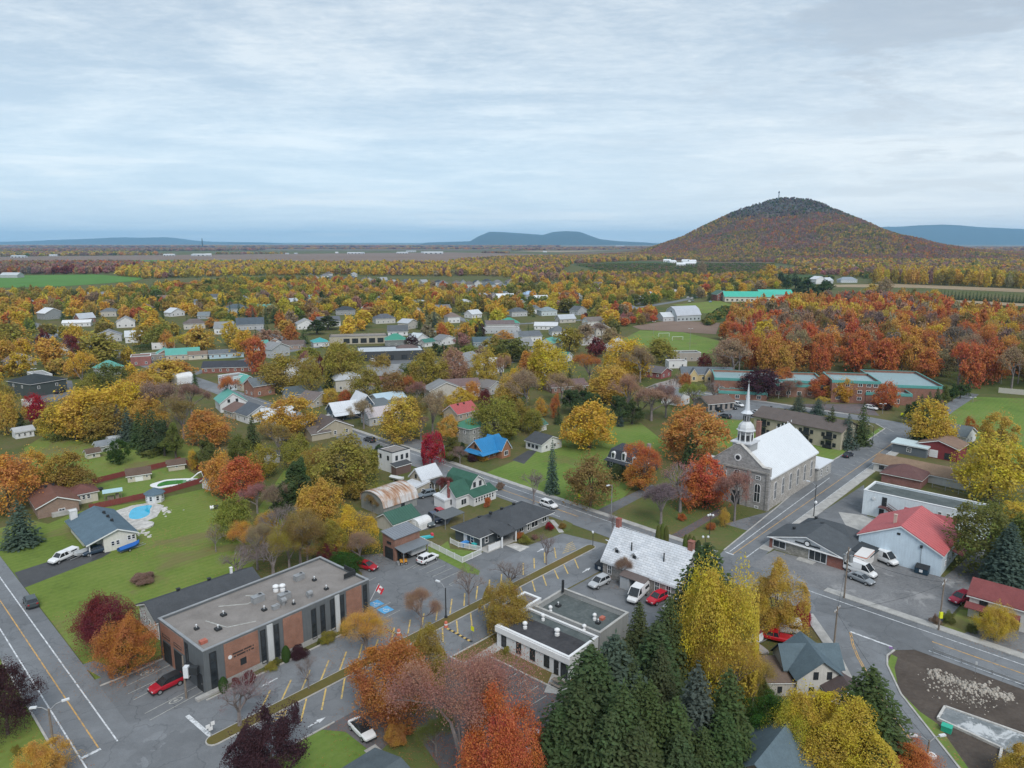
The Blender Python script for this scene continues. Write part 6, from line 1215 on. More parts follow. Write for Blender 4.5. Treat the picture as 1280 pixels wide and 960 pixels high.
mid(398,409,16,10,4,'gable','C',3,WHITE,SH,(.12,.13,.15),'white house with slate roof behind the dark round cedar mass',rot=R2)
mid(120,428,14,9,4,'gable','M',3,(.45,.46,.47),SH,(.2,.21,.23),'grey gabled house half hidden left of the gold crowns',rot=R2)
mid(230,412,14,9,4,'hip','C',3,(.5,.48,.44),SH,(.14,.12,.115),'beige house with brown hip roof among orange trees',rot=R2)
mid(372,412,13,9,4,'gable','M',3,WHITE,SH,(.3,.31,.33),'white gabled house above the red tree',rot=R2)
mid(470,405,15,10,4,'hip','C',3,(.5,.5,.48),SH,(.11,.12,.14),'pale house with slate hip roof above the store',rot=R2)
mid(545,392,14,10,4,'gable','C',3,WHITE,SH,(.16,.17,.19),'white house with grey gable roof left of the maroon tree',rot=R2)
mid(575,385,15,10,4,'gable','M',3.4,WHITE,MT,(.5,.53,.56),'white house with silver gable near the gold round tree',rot=R2)
mid(640,396,14,10,4,'hip','C',3,(.45,.46,.47),SH,(.10,.115,.13),'grey house with slate hip roof near the dark cedars',rot=R2)
mid(735,408,14,9,3.6,'gable','C',2.6,WHITE,SH,(.18,.16,.15),'white house with brown roof among the tan trees',rot=R2)
mid(652,428,14,9,3.6,'gable','C',2.6,WHITE,SH,(.13,.145,.16),'white house with slate roof by the street among yellow trees',rot=R2)
mid(668,412,16,6,3.0,'gable','C',2.0,WHITE,MT,(.55,.57,.6),'long white house above the yellow tree pair',rot=radians(-8))
mid(727,432,13,9,3.6,'gable','M',2.8,(.5,.5,.5),SH,(.2,.17,.16),'pale house with brown gable left of the dark red tree',rot=R2)
mid(110,375,18,12,4.5,'gable','C',3.4,WHITE,SH,(.2,.21,.23),'pale roofed house near the bright green field',rot=R2)
mid(345,362,18,12,4.5,'hip','C',3.4,(.5,.5,.49),SH,(.12,.135,.15),'slate hip-roofed house among gold woods',rot=R2)
AUTO=[]
er=random.Random(21)
EST=[(384,349),(392,350.5),(402,348.5),(414,352),(420,356),(430,353),(437,351),(408,354.5),(452,353),(458,354),(466,356),(473,355),(480,357),(489,356),(494,361),(503,357),(512,358),(518,362),(528,357),(536,359),(545,357),(552,359),(566,358),(575,357),(583,360),(592,358.5),(600,363),(612,360),(618,357),(626,362),(634,356),(588,369),(604,371),(596,376),(635,363),(500,366),(517,368),(530,367),(620,368),(480,374),(410,345.8),(440,346),(628,374),(607,356)]
for i,(px,py)in enumerate(EST):
 rc=er.choice([((.10,.115,.13),'slate'),((.17,.175,.185),'grey'),((.062,.07,.08),'charcoal'),((.14,.125,.12),'brown'),((.10,.13,.155),'blue-grey'),((.3,.31,.33),'pale grey')]);wc=er.choice([((.60,.61,.62),'white'),((.42,.40,.36),'beige'),((.30,.32,.34),'grey'),((.22,.14,.12),'brick'),((.5,.51,.52),'pale')])
 k=er.choice(['hip','hip','gable']);cc,mm=er.uniform(9,14),er.uniform(8,10)
 e,v=house('house','x',(px,py),cc,mm,er.uniform(3.6,5.4),k,er.choice('CM'),er.uniform(3,4.2),(M_siding,wc[0]),(SH,rc[0]),er.choice([ROT,R2,radians(10)]),[('F',3,1.0,1.3,1.5),('L',2,1.0,1.3,1.5)],'house',None,over=.5)
 AUTO.append((e,'%s house with %s %s roof'%(wc[1],rc[1],'hip' if k=='hip' else 'gable'),'houses of the far estate'))
TZ=[(5,392),(30,384),(48,430),(86,388),(100,404),(126,396),(146,410),(172,392),(214,396),(236,384),(262,376),(268,418),(300,378),(322,392),(340,378),(362,384),(386,376),(436,378),(452,390),(476,380),(505,392),(525,384),(556,376),(560,404),(590,398),(618,390),(648,384),(690,372),(700,404),(720,376),(722,394),(745,420),(690,420),(620,432),(640,440),(510,412),(485,420),(340,448),(316,440),(130,470),(14,460),(70,444),(690,440),(775,440),(612,470),(582,462),(538,504),(460,482),(376,470),(350,478),(420,490),(640,380),(660,392),(695,386),(808,372)]
for i,(px,py)in enumerate(TZ):
 rc=er.choice([((.14,.155,.17),'slate',SH),((.24,.25,.26),'grey',SH),((.11,.12,.13),'charcoal',SH),((.19,.15,.135),'brown',SH),((.52,.55,.58),'silver',MT),((.42,.45,.49),'pale metal',MT),((.10,.33,.28),'teal',MT)]);wc=er.choice([((.64,.65,.66),'white'),((.64,.65,.66),'white'),((.48,.46,.42),'beige'),((.42,.44,.46),'grey'),((.26,.14,.11),'brick')])
 k=er.choice(['hip','gable','gable']);cc,mm=er.uniform(9,14),er.uniform(7,9.5)
 e,v=house('house','x',(px,py),cc,mm,er.uniform(3,5),k,er.choice('CM'),er.uniform(2.2,3.4),(M_siding,wc[0]),(rc[2],rc[0]),er.choice([ROT,R2,radians(60),radians(10)]),[('F',3,.9,1.1,1.3),('L',2,.9,1.1,1.3)],'house',None,over=.45)
 AUTO.append((e,'%s house with %s %s roof'%(wc[1],rc[1],k),'houses of the wooded town'))
for i,(px,py,w_,hh,nm)in enumerate(((24,322,60,9,'x'),(67,320.5,34,8,'x'),(212,320,50,9,'x'),(252,320,75,10,'x'),(261,320.4,24,12,'x'),(242,320.3,20,8,'x'),(334,316.6,16,6,'x'),(344,317,16,6,'x'),(359,318,18,7,'x'),(370,317.6,16,6,'x'),(443,317.4,72,9,'x'),(450,317.4,48,9,'x'),(421,317,16,9,'x'),(503,317,60,9,'x'),(514,315.2,60,9,'x'),(542,317.4,100,12,'x'),(531,316.6,40,9,'x'),(681,315.6,22,8,'x'),(180,308.6,130,12,'x'),(493,308.8,100,10,'x'),(627,311,60,10,'x'),(775,308,130,10,'x'),(1201,303.9,420,20,'x'))):
 x,y=G(px,max(py,304.2));e=empty('farm_building',(x,y,0),radians(er.uniform(-8,8)))
 wc=er.choice([((.50,.51,.52),'white'),((.5,.52,.54),'pale grey')])
 volume(e,0,0,w_,w_*.3,hh*.55,'gable','C',hh*.5,(M_siding,wc[0]),(MT,er.choice([(.46,.48,.50),(.36,.39,.42)])),over=.5,wins=[('F',4,.5,w_*.09,hh*.38,'garage',M_dark)],fascia=False)
 e['category']='farm building';AUTO.append((e,('long low %s farm hall on the plain' if w_>45 else 'small %s farm building on the plain')%wc[1],'farm buildings on the plain'))
for k,(px,py,hh)in enumerate(((834,325.5,8),(840,327,7),(851,330.5,8),(857,326,8),(865,326.5,8),(861,329,7))):
 x,y=G(px,py+2);e=empty('farm_building',(x,y,0),radians(er.uniform(-30,30)));volume(e,0,0,22 if k!=5 else 36,14,5,'gable','C',4,(M_siding,WHITE),(MT,(.64,.66,.68)),over=.5,wins=[('F',3,1,2,2,'wide',M_dark)]);e['category']='farm building';AUTO.append((e,'white orchard farm house','white houses above the orchard'))
 # --- vehicles
def wheel_meshes(r=.33,w_=.22):
 k=('wh',r,w_)
 if k in _door:return _door[k]
 a=MB();a.cyl((0,-w_/2,0),(0,w_/2,0),r,n=14);b=MB();b.cyl((0,-w_/2-.015,0),(0,w_/2+.015,0),r*.62,n=10);_door[k]=(a.mesh('tyre',M_rubber),b.mesh('rim',M_chrome));return _door[k]
_veh={}
def vehicle_meshes(kind):
 if kind in _veh:return _veh[kind]
 S_={'sedan':dict(L=4.6,body=[(-2.3,.45,.85,.74),(-2.15,.3,.98,.84),(-1.2,.24,1.0,.89),(0,.22,.97,.9),(1.1,.24,.95,.88),(1.9,.28,.82,.82),(2.25,.38,.66,.7)],cab=[(-1.75,1.0,.70),(-1.0,1.40,.60),(.25,1.43,.60),(1.15,.96,.74)],wh=(-1.38,1.40)),'suv':dict(L=4.6,body=[(-2.25,.5,1.05,.80),(-2.15,.35,1.12,.88),(-1.2,.3,1.12,.92),(0,.28,1.08,.92),(1.2,.3,1.05,.90),(1.95,.35,.95,.85),(2.25,.45,.75,.74)],cab=[(-2.1,1.12,.78),(-1.75,1.62,.66),(.2,1.66,.66),(1.1,1.07,.78)],wh=(-1.36,1.38)),'pickup':dict(L=5.5,body=[(-2.75,.55,1.0,.86),(-2.7,.45,1.1,.94),(-1.2,.4,1.1,.96),(0,.38,1.1,.96),(1.4,.4,1.1,.94),(2.4,.45,1.02,.90),(2.72,.5,.85,.80)],cab=[(-.6,1.1,.82),(-.35,1.72,.70),(.9,1.75,.70),(1.55,1.1,.82)],wh=(-1.65,1.75)),'van':dict(L=5.6,body=[(-2.8,.5,1.35,.92),(-2.78,.4,1.4,.97),(-1,.36,1.4,.99),(1.2,.36,1.4,.98),(2.0,.4,1.15,.94),(2.6,.45,.98,.88),(2.8,.5,.85,.78)],cab=[(-2.76,1.4,.95),(-2.7,2.35,.86),(1.1,2.4,.84),(2.1,1.2,.88)],wh=(-1.7,1.85))}[kind]
 mb=MB();n=10;st=S_['body'];vs=[]
 for x,z0,z1,hw in st:
  zm=(z0+z1)/2
  for(fy,z)in((-.78,z0),(.78,z0),(.98,z0+(z1-z0)*.25),(1.0,zm),(.97,z0+(z1-z0)*.82),(.86,z1),(-.86,z1),(-.97,z0+(z1-z0)*.82),(-1.0,zm),(-.98,z0+(z1-z0)*.25)):vs.append((x,fy*hw,z))
 fs=[]
 for k in range(len(st)-1):
  for i in range(n):fs.append((k*n+i,k*n+(i+1)%n,(k+1)*n+(i+1)%n,(k+1)*n+i))
 fs+=[tuple(range(n)),tuple(range(len(st)*n-1,(len(st)-1)*n-1,-1))]
 mb.add(vs,fs);body=mb.mesh('body',M_paint,smooth=False)
 gb=MB();c0,c1,c2,c3=S_['cab']
 q=[(c0[0],c0[1],c0[2]),(c1[0],c1[1],c1[2]),(c2[0],c2[1],c2[2]),(c3[0],c3[1],c3[2])]
 lowz=S_['body'][2][2]-.03
 base=[(c0[0],c0[2]*1.08),(c3[0],c3[2]*1.08)]
 vs=[(c0[0],-c0[2]*1.06,lowz),(c0[0],c0[2]*1.06,lowz),(c3[0],c3[2]*1.06,lowz),(c3[0],-c3[2]*1.06,lowz),(c1[0],-c1[2],c1[1]),(c1[0],c1[2],c1[1]),(c2[0],c2[2],c2[1]),(c2[0],-c2[2],c2[1])]
 gb.add(vs,[(3,2,1,0),(4,5,6,7),(0,1,5,4),(1,2,6,5),(2,3,7,6),(3,0,4,7)]);glass=gb.mesh('windows',M_carglass)
 rf=MB();rf.box(c1[0]-.02,-c1[2]-.02,c1[1]-.05,c2[0]+.02,c1[2]+.02,c1[1]+.05)
 for t in((0,4),(1,5),(2,6),(3,7)):a,b=vs[t[0]],vs[t[1]];rf.cyl((a[0],a[1]*1.005,a[2]),(b[0],b[1]*1.005,b[2]),.055,n=5)
 mx=(c1[0]+c2[0])/2
 for s in(-1,1):rf.cyl((mx,s*(c0[2]+c3[2])/2*1.07,lowz),(mx,s*c1[2]*1.01,c1[1]),.05,n=5)
 if kind=='van':
  for s in(-1,1):rf.slab([(c0[0],s*.985,1.38),(.55,s*.975,1.38),(.55,s*.865,2.38),(c1[0],s*.88,2.36)],.03)
  rf.box(c0[0]-.05,-.93,1.38,c0[0]+.01,.93,2.33)
 roofm=rf.mesh('roof_panel',M_paint)
 r=.33 if kind in('sedan',)else .37
 hl=MB();hl.box(-.1,-.18,-.08,.06,.18,.08);head=hl.mesh('headlight',M_lens);tl=MB();tl.box(-.05,-.14,-.11,.08,.14,.11);tail=tl.mesh('tail_light',M_redlens)
 bm=MB();F0=S_['body'][-1];bm.box(F0[0]-.12,-F0[3]-.02,.30,F0[0]+.07,F0[3]+.02,.46);R0=S_['body'][0];bm.box(R0[0]-.05,-R0[3]-.02,.32,R0[0]+.12,R0[3]+.02,.48);bump_=bm.mesh('bumper',M_dark)
 pts=dict(r=r,wh=S_['wh'],hw=S_['body'][3][3],front=S_['body'][-1],rear=S_['body'][0])
 _veh[kind]=(body,glass,roofm,head,tail,bump_,pts);return _veh[kind]
def vehicle(name,kind,px,py,heading,col,label,cat='car',roofcol=None,group=None,detail=True,z=.05,extra=None,scale=1.0):
 """heading: photo pixel the vehicle points towards"""
 x,y=p3((px,py));hx,hy=p3(heading);rz=atan2(hy-y,hx-x)
 e=empty(name,(x,y,z),rz);e.scale=(scale,)*3;tag(e,label,cat,group)
 body,glass,roofm,head,tail,bmp,P_=vehicle_meshes(kind)
 link('body',body,e,col);link('windows',glass,e);link('roof_panel',roofm,e,roofcol or col)
 ty,rm_=wheel_meshes(P_['r'])
 for wx in P_['wh']:
  for s in(-1,1):w1=link('wheel',ty,e,loc=(wx,s*(P_['hw']-.09),P_['r']));link('rim',rm_,w1)
 if detail:
  f,r_=P_['front'],P_['rear']
  for s in(-1,1):link('headlight',head,e,loc=(f[0]-.04,s*f[3]*.72,(f[1]+f[2])/2+.08));link('tail_light',tail,e,loc=(r_[0]-.02,s*r_[3]*.78,r_[2]-.12))
  link('bumper',bmp,e)
 if extra:extra(e)
 return e
RED=(.36,.012,.025);CW=(.70,.71,.72);CB=(.02,.022,.025);CG=(.22,.24,.26);CS=(.42,.44,.46)
def cap(e):mb=MB();mb.box(-2.7,-.9,1.12,-.62,.9,1.68);mb.build('bed_cap',M_paint,e,CW);q=MB();q.box(-2.2,-.915,1.3,-1.0,.915,1.55);q.build('cap_windows',M_carglass,e)
def boxbody(e):mb=MB();mb.box(-3.6,-1.1,.75,1.0,1.1,3.0);mb.build('cargo_box',M_paint,e,(.68,.66,.64));q=MB();q.box(-3.62,-1.11,2.72,1.02,1.11,2.86);q.build('orange_stripe',M_plastic,e,(.55,.13,.05))
vehicle('parked_car','sedan',453,917,(466,930),CW,'white sedan with black glass roof parked by the small lawn',roofcol=CB)
vehicle('parked_car','suv',209,860,(190,869),RED,'dark red car with black roof in the lot before the civic building',roofcol=CB)
vehicle('car','suv',39,756,(30,738),(.06,.075,.08),'dark green-grey car at the grass edge of the left road')
vehicle('pickup','pickup',80,700,(62,708),CW,'white pickup with white bed cap on the dark drive','pickup',extra=cap)
vehicle('parked_car','sedan',665,932,(670,920),CW,'white car half hidden under the red-orange maple',roofcol=(.2,.05,.05))
vehicle('parked_car','suv',535,702,(552,694),CW,'white sport utility car in the striped lot by the picket fence')
vehicle('parked_car','sedan',458,711,(474,715),RED,'bright red car parked beside the green bush behind the civic building')
vehicle('car','suv',686,634,(720,646),CW,'white car driving along the main road past the daycare')
vehicle('parked_car','suv',749,732,(731,741),CS,'silver hatchback parked on the cracked lot')
vehicle('delivery_van','van',797,748,(786,759),CW,'white cargo van with dark windscreen near the tin-roofed house','van')
vehicle('parked_car','suv',822,752,(812,757),(.50,.012,.03),'red car beside the white cargo van')
vehicle('box_truck','van',1076,712,(1064,724),CW,'white box truck with orange stripe beside the charcoal shop','truck',extra=boxbody)
vehicle('delivery_van','van',1075,718,(1095,725),CW,'white van with rounded roof between the box truck and the grey sedan','van')
vehicle('delivery_van','van',1103,702,(1122,710),CW,'long white van nosed along the pale gabled hall','van')
vehicle('parked_car','sedan',1076,727,(1096,735),CG,'grey sedan on the gravel lot by the utility pole')
vehicle('pickup','pickup',969,801,(955,798),(.42,.012,.02),'red pickup beside the stucco house','pickup')
vehicle('old_van','van',976,791,(955,789),CW,'older white van behind the red pickup','van')
vehicle('parked_car','suv',1200,752,(1190,756),(.40,.02,.05),'dark red car beside the long white red-roofed house')
vehicle('parked_car','suv',533,621,(515,625),(.17,.21,.25),'blue-grey car on the gravel yard by the beige house')
vehicle('parked_car','suv',535,656,(541,661),(.10,.12,.13),'dark grey car leftmost of the three behind the carport')
vehicle('parked_car','suv',544,651,(550,656),(.035,.05,.09),'dark navy car between the dark grey and the red one')
vehicle('parked_car','suv',552,646,(558,650),RED,'red car rightmost of the three behind the carport')
vehicle('car','sedan',428,541,(445,546),CB,'black car on the main street near the beige brown-roofed house')
vehicle('car','suv',462,552,(450,548),(.05,.055,.06),'dark car at the main street kerb near the white flat-roofed house')
vehicle('parked_car','suv',409,525,(398,527),CW,'white car in the drive of the dark blue metal-roofed house')
vehicle('parked_car','suv',423,526,(412,528),CB,'black car beside the white one at the dark blue house')
vehicle('parked_car','sedan',898,514,(905,516),CB,'black car at the near end of the church car park')
vehicle('parked_car','sedan',915,511,(922,513),(.03,.03,.035),'black sedan second in the church car park row')
vehicle('parked_car','suv',923,508,(930,510),CW,'white car left of the church spire in the car park')
vehicle('parked_car','suv',946,518,(938,515),CW,'white car right of the church spire in the car park')
vehicle('parked_car','sedan',940,520,(933,518),CB,'dark car tucked behind the white one right of the spire')
vehicle('parked_car','suv',906,522.5,(899,521),(.05,.06,.07),'dark car at the lawn edge of the church car park')
vehicle('parked_car','sedan',1060,571,(1070,566),(.025,.03,.045),'dark blue car in the parking bays along the church street')
vehicle('parked_car','suv',1089,512,(1100,514),CW,'white car before the orange school maple')
vehicle('parked_car','sedan',1092,507,(1086,509),(.14,.02,.06),'wine red car behind the white one at the school')
vehicle('pickup','pickup',57,474,(52,477),CW,'white pickup beside the long low grey-white building','pickup')
vehicle('parked_car','suv',64,470,(60,472),CB,'black car right of the white pickup at the low grey building')
vehicle('pickup','pickup',76,491,(84,489),(.05,.05,.055),'dark pickup alone in the middle of the left car park','pickup')
vehicle('parked_car','van',257,448,(250,449),CW,'white van before the pale blue bungalow','van')
vehicle('parked_car','sedan',119,692,(108,695),(.03,.05,.08),'dark car in the shade of the white bungalow carport')
vehicle('parked_car','suv',405,434,(398,434),CW,'white car outside the teal hip-roofed kiosk')
for k,(px,py,cc,lb)in enumerate(((466,452.5,CW,'white'),(474,451.8,CB,'black'),(482,450.6,CG,'grey'),(452,453.4,CB,'dark'))):vehicle('parked_car','suv',px,py,(px+3,py+2),cc,'%s car in the row before the dark flat-roofed store'%lb+('' if k!=3 else ' end'),group='cars before the dark store',detail=False)
for k,(px,py,cc,lb)in enumerate(((860,372.5,CW,'white car higher on the far road by the yellow trees'),(865,373.5,CW,'second white car on the far road by the yellow trees'),(862,377.5,CW,'white car lower on the far road verge'),(866,376.5,CG,'grey car lower on the far road verge'),(888,378,(.3,.42,.6),'pale blue car at the dark red brick farmhouse'),(1002-60,381,CW,'white car at the green-roofed farm hall'))):vehicle('car','suv',px,py,(px+6,py-1),cc,lb,detail=False)
e=vehicle('coach','van',1005,384,(1020,384.5),CW,'long white coach with black windows behind the red wood','coach',scale=1.0,detail=False)
mb=MB();mb.box(-9.5,-1.25,.5,3.2,1.25,3.3);mb.build('coach_body',M_paint,e,CW);mb=MB();mb.box(-9.3,-1.27,1.6,3.22,1.27,2.6);mb.build('coach_windows',M_carglass,e)
def boat(px,py,head,L,col,cov,label,cat='boat',name='covered_boat'):
 x,y=p3((px,py));hx,hy=p3(head);e=empty(name,(x,y,0),atan2(hy-y,hx-x));tag(e,label,cat)
 mb=MB();st=[(-L/2,.8,.5,.85),(-L/4,.9,.45,.9),(L/6,.9,.45,.95),(L*.38,.55,.55,1.05),(L/2,.05,.9,1.15)];vs=[]
 for xx,hw,z0,z1 in st:vs+=[(xx,-hw,z1),(xx,-hw*.7,z0),(xx,hw*.7,z0),(xx,hw,z1)]
 mb.add(vs,[(4*k+i,4*k+(i+1)%4,4*k+4+(i+1)%4,4*k+4+i)for k in range(4)for i in range(4)]+[(0,1,2,3)]);mb.build('hull',M_paint,e,col)
 mb=MB();vs=[]
 for xx,hw,z0,z1 in st:vs+=[(xx,-hw*1.02,z1+.02),(xx,0,z1+.38),(xx,hw*1.02,z1+.02)]
 mb.add(vs,[(3*k+i,3*k+1+i,3*k+4+i,3*k+3+i)for k in range(4)for i in range(2)]);mb.build('cover',M_plastic,e,cov)
 ty,rm_=wheel_meshes(.3)
 for s in(-1,1):w1=link('wheel',ty,e,loc=(-.4,s*.85,.3));link('rim',rm_,w1)
 mb=MB();mb.box(-L/2,-.5,.3,L/2+1.0,-.42,.4);mb.box(-L/2,.42,.3,L/2+1.0,.5,.4);mb.build('trailer_frame',M_steel,e);return e
boat(162,687.5,(172,684),4.2,(.03,.10,.30),(.02,.11,.38),'boat under a bright blue cover beside the white bungalow wall')
boat(497,601,(505,603),4.6,(.62,.63,.64),(.55,.57,.58),'white covered boat behind the beige house',name='covered_boat')
boat(104,694,(97,697),4.0,(.5,.51,.52),(.35,.37,.38),'grey boat trailer hitched behind the white pickup',name='boat_trailer',cat='trailer')
e=empty('enclosed_trailer',(*G(520,693),0),ROT);tag(e,'white trailer parked under the grey garage canopy','trailer')
mb=MB();mb.box(-1.8,-.9,.6,1.8,.9,2.0);mb.build('trailer_box',M_paint,e,(.58,.59,.6));mb=MB();mb.box(-2.4,-.8,.42,2.3,.8,.58);mb.build('trailer_frame',M_dark,e)
for wx in(-.5,.4):
 for s in(-1,1):w1=link('wheel',wheel_meshes(.3)[0],e,loc=(wx,s*.95,.3));link('rim',wheel_meshes(.3)[1],w1)
e=empty('small_loader',(*G(504,705),0),radians(200));tag(e,'small orange-yellow loader machine at the brick garage corner','loader')
mb=MB();mb.box(-.7,-.4,.35,.6,.4,.9);mb.build('body',M_paint,e,(.62,.28,.03));mb=MB();[mb.cyl((x,y,.9),(x,y,1.7),.04,n=5)for x in(-.5,.2)for y in(-.35,.35)];mb.box(-.6,-.42,1.7,.3,.42,1.76);mb.build('cab_frame',M_dark,e);mb=MB();mb.box(.75,-.6,.1,1.15,.6,.5);mb.cyl((.4,-.3,.7),(.9,-.3,.35),.05,n=5);mb.cyl((.4,.3,.7),(.9,.3,.35),.05,n=5);mb.build('bucket',M_steel,e)
for x in(-.45,.4):
 for s in(-1,1):w1=link('wheel',wheel_meshes(.28)[0],e,loc=(x,s*.5,.28));link('rim',wheel_meshes(.28)[1],w1)
e=empty('camper_trailer',(*G(870,768),0),radians(60));tag(e,'white caravan half hidden behind the bright yellow tree','caravan')
mb=MB();mb.box(-2.6,-1.1,.5,2.6,1.1,2.5);mb.build('body',M_paint,e,(.60,.61,.62));mb=MB();mb.box(-1.6,-1.12,1.4,-.4,-1.09,2.0);mb.box(.4,-1.12,1.4,1.6,-1.09,2.0);mb.build('windows',M_carglass,e)
for s in(-1,1):w1=link('wheel',wheel_meshes(.3)[0],e,loc=(0,s*1.0,.3));link('rim',wheel_meshes(.3)[1],w1)
boat(838,763,(845,757),4.0,(.45,.46,.47),(.40,.41,.42),'grey covered trailer boat beside the red car under the spruce')
boat(943,806,(951,802),3.6,(.5,.52,.53),(.46,.48,.50),'pale tarp-covered boat left of the red pickup')
boat(950,819,(957,825),3.4,(.30,.28,.26),(.34,.31,.29),'brown covered boat beside the leaf-strewn low roof')
# --- street furniture
def dumpster(px,py,rot,col,label):
 e=empty('waste_container',(*G(px,py),0),rot);tag(e,label,'waste container')
 mb=MB();mb.add([(-1.1,-.6,.12),(1.1,-.6,.12),(1.1,.7,.12),(-1.1,.7,.12),(-1.1,-.75,1.2),(1.1,-.75,1.2),(1.1,.75,1.55),(-1.1,.75,1.55)],[(3,2,1,0),(0,1,5,4),(1,2,6,5),(2,3,7,6),(3,0,4,7),(4,5,6,7)]);mb.build('bin',M_plastic,e,col)
 mb=MB();mb.slab([(-1.12,-.8,1.24),(-.01,-.8,1.24),(-.01,.77,1.62),(-1.12,.77,1.62)],.04);mb.slab([(.01,-.8,1.24),(1.12,-.8,1.24),(1.12,.77,1.62),(.01,.77,1.62)],.04);mb.build('lid',M_dark,e);mb=MB();mb.box(-.3,-.765,.5,.25,-.70,1.0);mb.build('paper_notice',M_white,e)
dumpster(1152,717,radians(-43),(.03,.06,.09),'dark blue waste container with white notice against the pale gabled hall')
dumpster(752,713,radians(-43),(.03,.05,.08),'dark blue waste container at the corner of the tin-roofed house')
e=empty('utility_box',(*G(1183,914),0),radians(-40));e.scale=(.75,)*3;tag(e,'green transformer cabinet on the grass beside the old slab','utility box')
mb=MB();mb.box(-.75,-.6,0,.75,.6,1.0);mb.build('cabinet',M_plastic,e,(.03,.33,.22));mb=MB();mb.box(-.8,-.65,1.002,.8,.65,1.1);mb.build('lid',M_plastic,e,(.04,.40,.28))
def pole(name,px,py,top,label,cat,mat,r=.13,arms=(),group=None,extra=None,transformer=False,crossarm=None,lean=0):
 x,y=G(px,py);h=HT(x,y,top);e=empty(name,(x,y,0),0);tag(e,label,cat,group)
 mb=MB();mb.cyl((0,0,0),(lean,0,h),r,r*.7,8);mb.build('pole',mat,e)
 for(dx_,dy_,dz,L)in arms:
  mb=MB();mb.cyl((lean,0,h-.3),(dx_*L*.5,dy_*L*.5,h+dz*.7),.06,n=6);mb.cyl((dx_*L*.5,dy_*L*.5,h+dz*.7),(dx_*L,dy_*L,h+dz),.05,n=6);a=mb.build('lamp_arm',M_steel,e)
  mb=MB();mb.obox((dx_*(L+.25),dy_*(L+.25)),(dx_,dy_),.42,.17,h+dz-.08,h+dz+.1);mb.build('lamp_head',M_lens,a)
 if crossarm is not None:
  for dz in crossarm:mb=MB();ux=(cos(ROT+pi/2),sin(ROT+pi/2));mb.obox((0,0),(EC[0],EC[1]),1.2,.07,h-dz-.1,h-dz);a=mb.build('crossarm',M_wood,e);q=MB();[q.cyl((EC[0]*s,EC[1]*s,h-dz),(EC[0]*s,EC[1]*s,h-dz+.25),.06,n=6)for s in(-1.05,-.5,.5,1.05)];q.build('insulators',M_lens,a)
 if transformer:mb=MB();mb.cyl((.45,-.2,h-2.6),(.45,-.2,h-1.4),.33,n=12);mb.build('transformer',M_steel,e);mb=MB();mb.cyl((-.4,.25,h-2.5),(-.4,.25,h-1.4),.3,n=12);mb.build('transformer',M_steel,e)
 if extra:extra(e,h)
 return e,h
pole('street_lamp',67,932,886,'grey double-armed street lamp at the left road kerb','street lamp',M_wood,.16,((-.9,-.2,.4,1.5),(.8,.55,.5,1.6)))
pole('street_lamp',1158,955,925,'double-armed street lamp with white dish at the side street bottom','street lamp',M_wood,.14,((-.95,.2,.35,1.5),(.95,.2,.35,1.5)),extra=lambda e,h:MB().cyl((.25,-.3,h-1.9),(.25,-.3,h-1.7),.55,n=14).build('dish',M_white,e))
pole('utility_pole',233,873,820,'weathered utility pole with pale transformer box in the lot before the civic building','utility pole',M_wood,.15,extra=lambda e,h:(MB().box(.1,-.45,h-3.0,.75,.2,h-1.4).build('transformer_box',M_lens,e),MB().box(.8,-.3,h-2.6,1.9,.5,h-1.6).build('equipment_box',M_dark,e)))
pole('street_lamp',557.5,773,735,'black single-arm lamp post on the dry grass median','street lamp',M_dark,.12,((-.8,.6,.7,1.4),),extra=lambda e,h:MB().box(-.25,-.25,.0,.25,.25,.35).build('base',M_dark,e))
pole('utility_pole',1055,748,684,'wooden utility pole with twin transformers by the charcoal shop','utility pole',M_wood,.15,crossarm=(.8,2.2),transformer=True)
pole('utility_pole',1042,812,758,'wooden utility pole on the pavement beside the side street','utility pole',M_wood,.15,crossarm=(.5,))
pole('utility_pole',1173,788,724,'utility pole with a yellow-green box at the grass corner','utility pole',M_wood,.14,crossarm=(.6,),extra=lambda e,h:MB().box(-.2,-.3,2.2,.25,.05,3.2).build('sign_box',M_plastic,e,(.62,.66,.03)))
pole('street_lamp',1017,646,606,'lamp post with round lantern at the church street pavement','street lamp',M_dark,.11,((-.7,.7,.4,1.6),),extra=lambda e,h:MB().rings((.2,0,3.0),[(.1,0),(.34,.2),(.36,.5),(.15,.75)],10).build('lantern',M_lens,e))
pole('street_lamp',764,648,606,'tall thin lamp pole at the grass corner across the main road','street lamp',M_steel,.10,((-.8,-.6,.1,1.0),))
pole('street_lamp',741,683,667,'short lamp post with square head at the tip of the median','street lamp',M_dark,.07,((.0,1.0,.1,.3),))
pole('street_lamp',1090,558,555-22,'lamp post beside the parking bays on the church street','street lamp',M_dark,.10,((-.7,.7,.4,1.4),))
for k,(px,py,tp,lb)in enumerate(((1103,517,505,'short double lamp post before the orange school maple'),(973,498,478,'pale concrete lamp pole before the brick school'),(862,440,411,'tall floodlight mast beside the sports field'),(817,418,402,'thin floodlight mast at the far side of the sports field'),(848,455,440,'thin lamp pole beside the white sports pavilion'),(1216,503,497,'small post on the green field edge'),(1251,480,462,'pale post in the field by the red wood'),(44,479,461,'white-topped lamp post at the left car park'),(916,372,357,'lamp mast behind the long cream farm hall'),(667,420,404,'street lamp among the houses beyond the yellow trees'))):pole('street_lamp',px,py,tp,lb,'street lamp',M_steel if k!=1 else M_stoneb,.09,((.9,.2,.1,.7),(-.9,.2,.1,.7)))
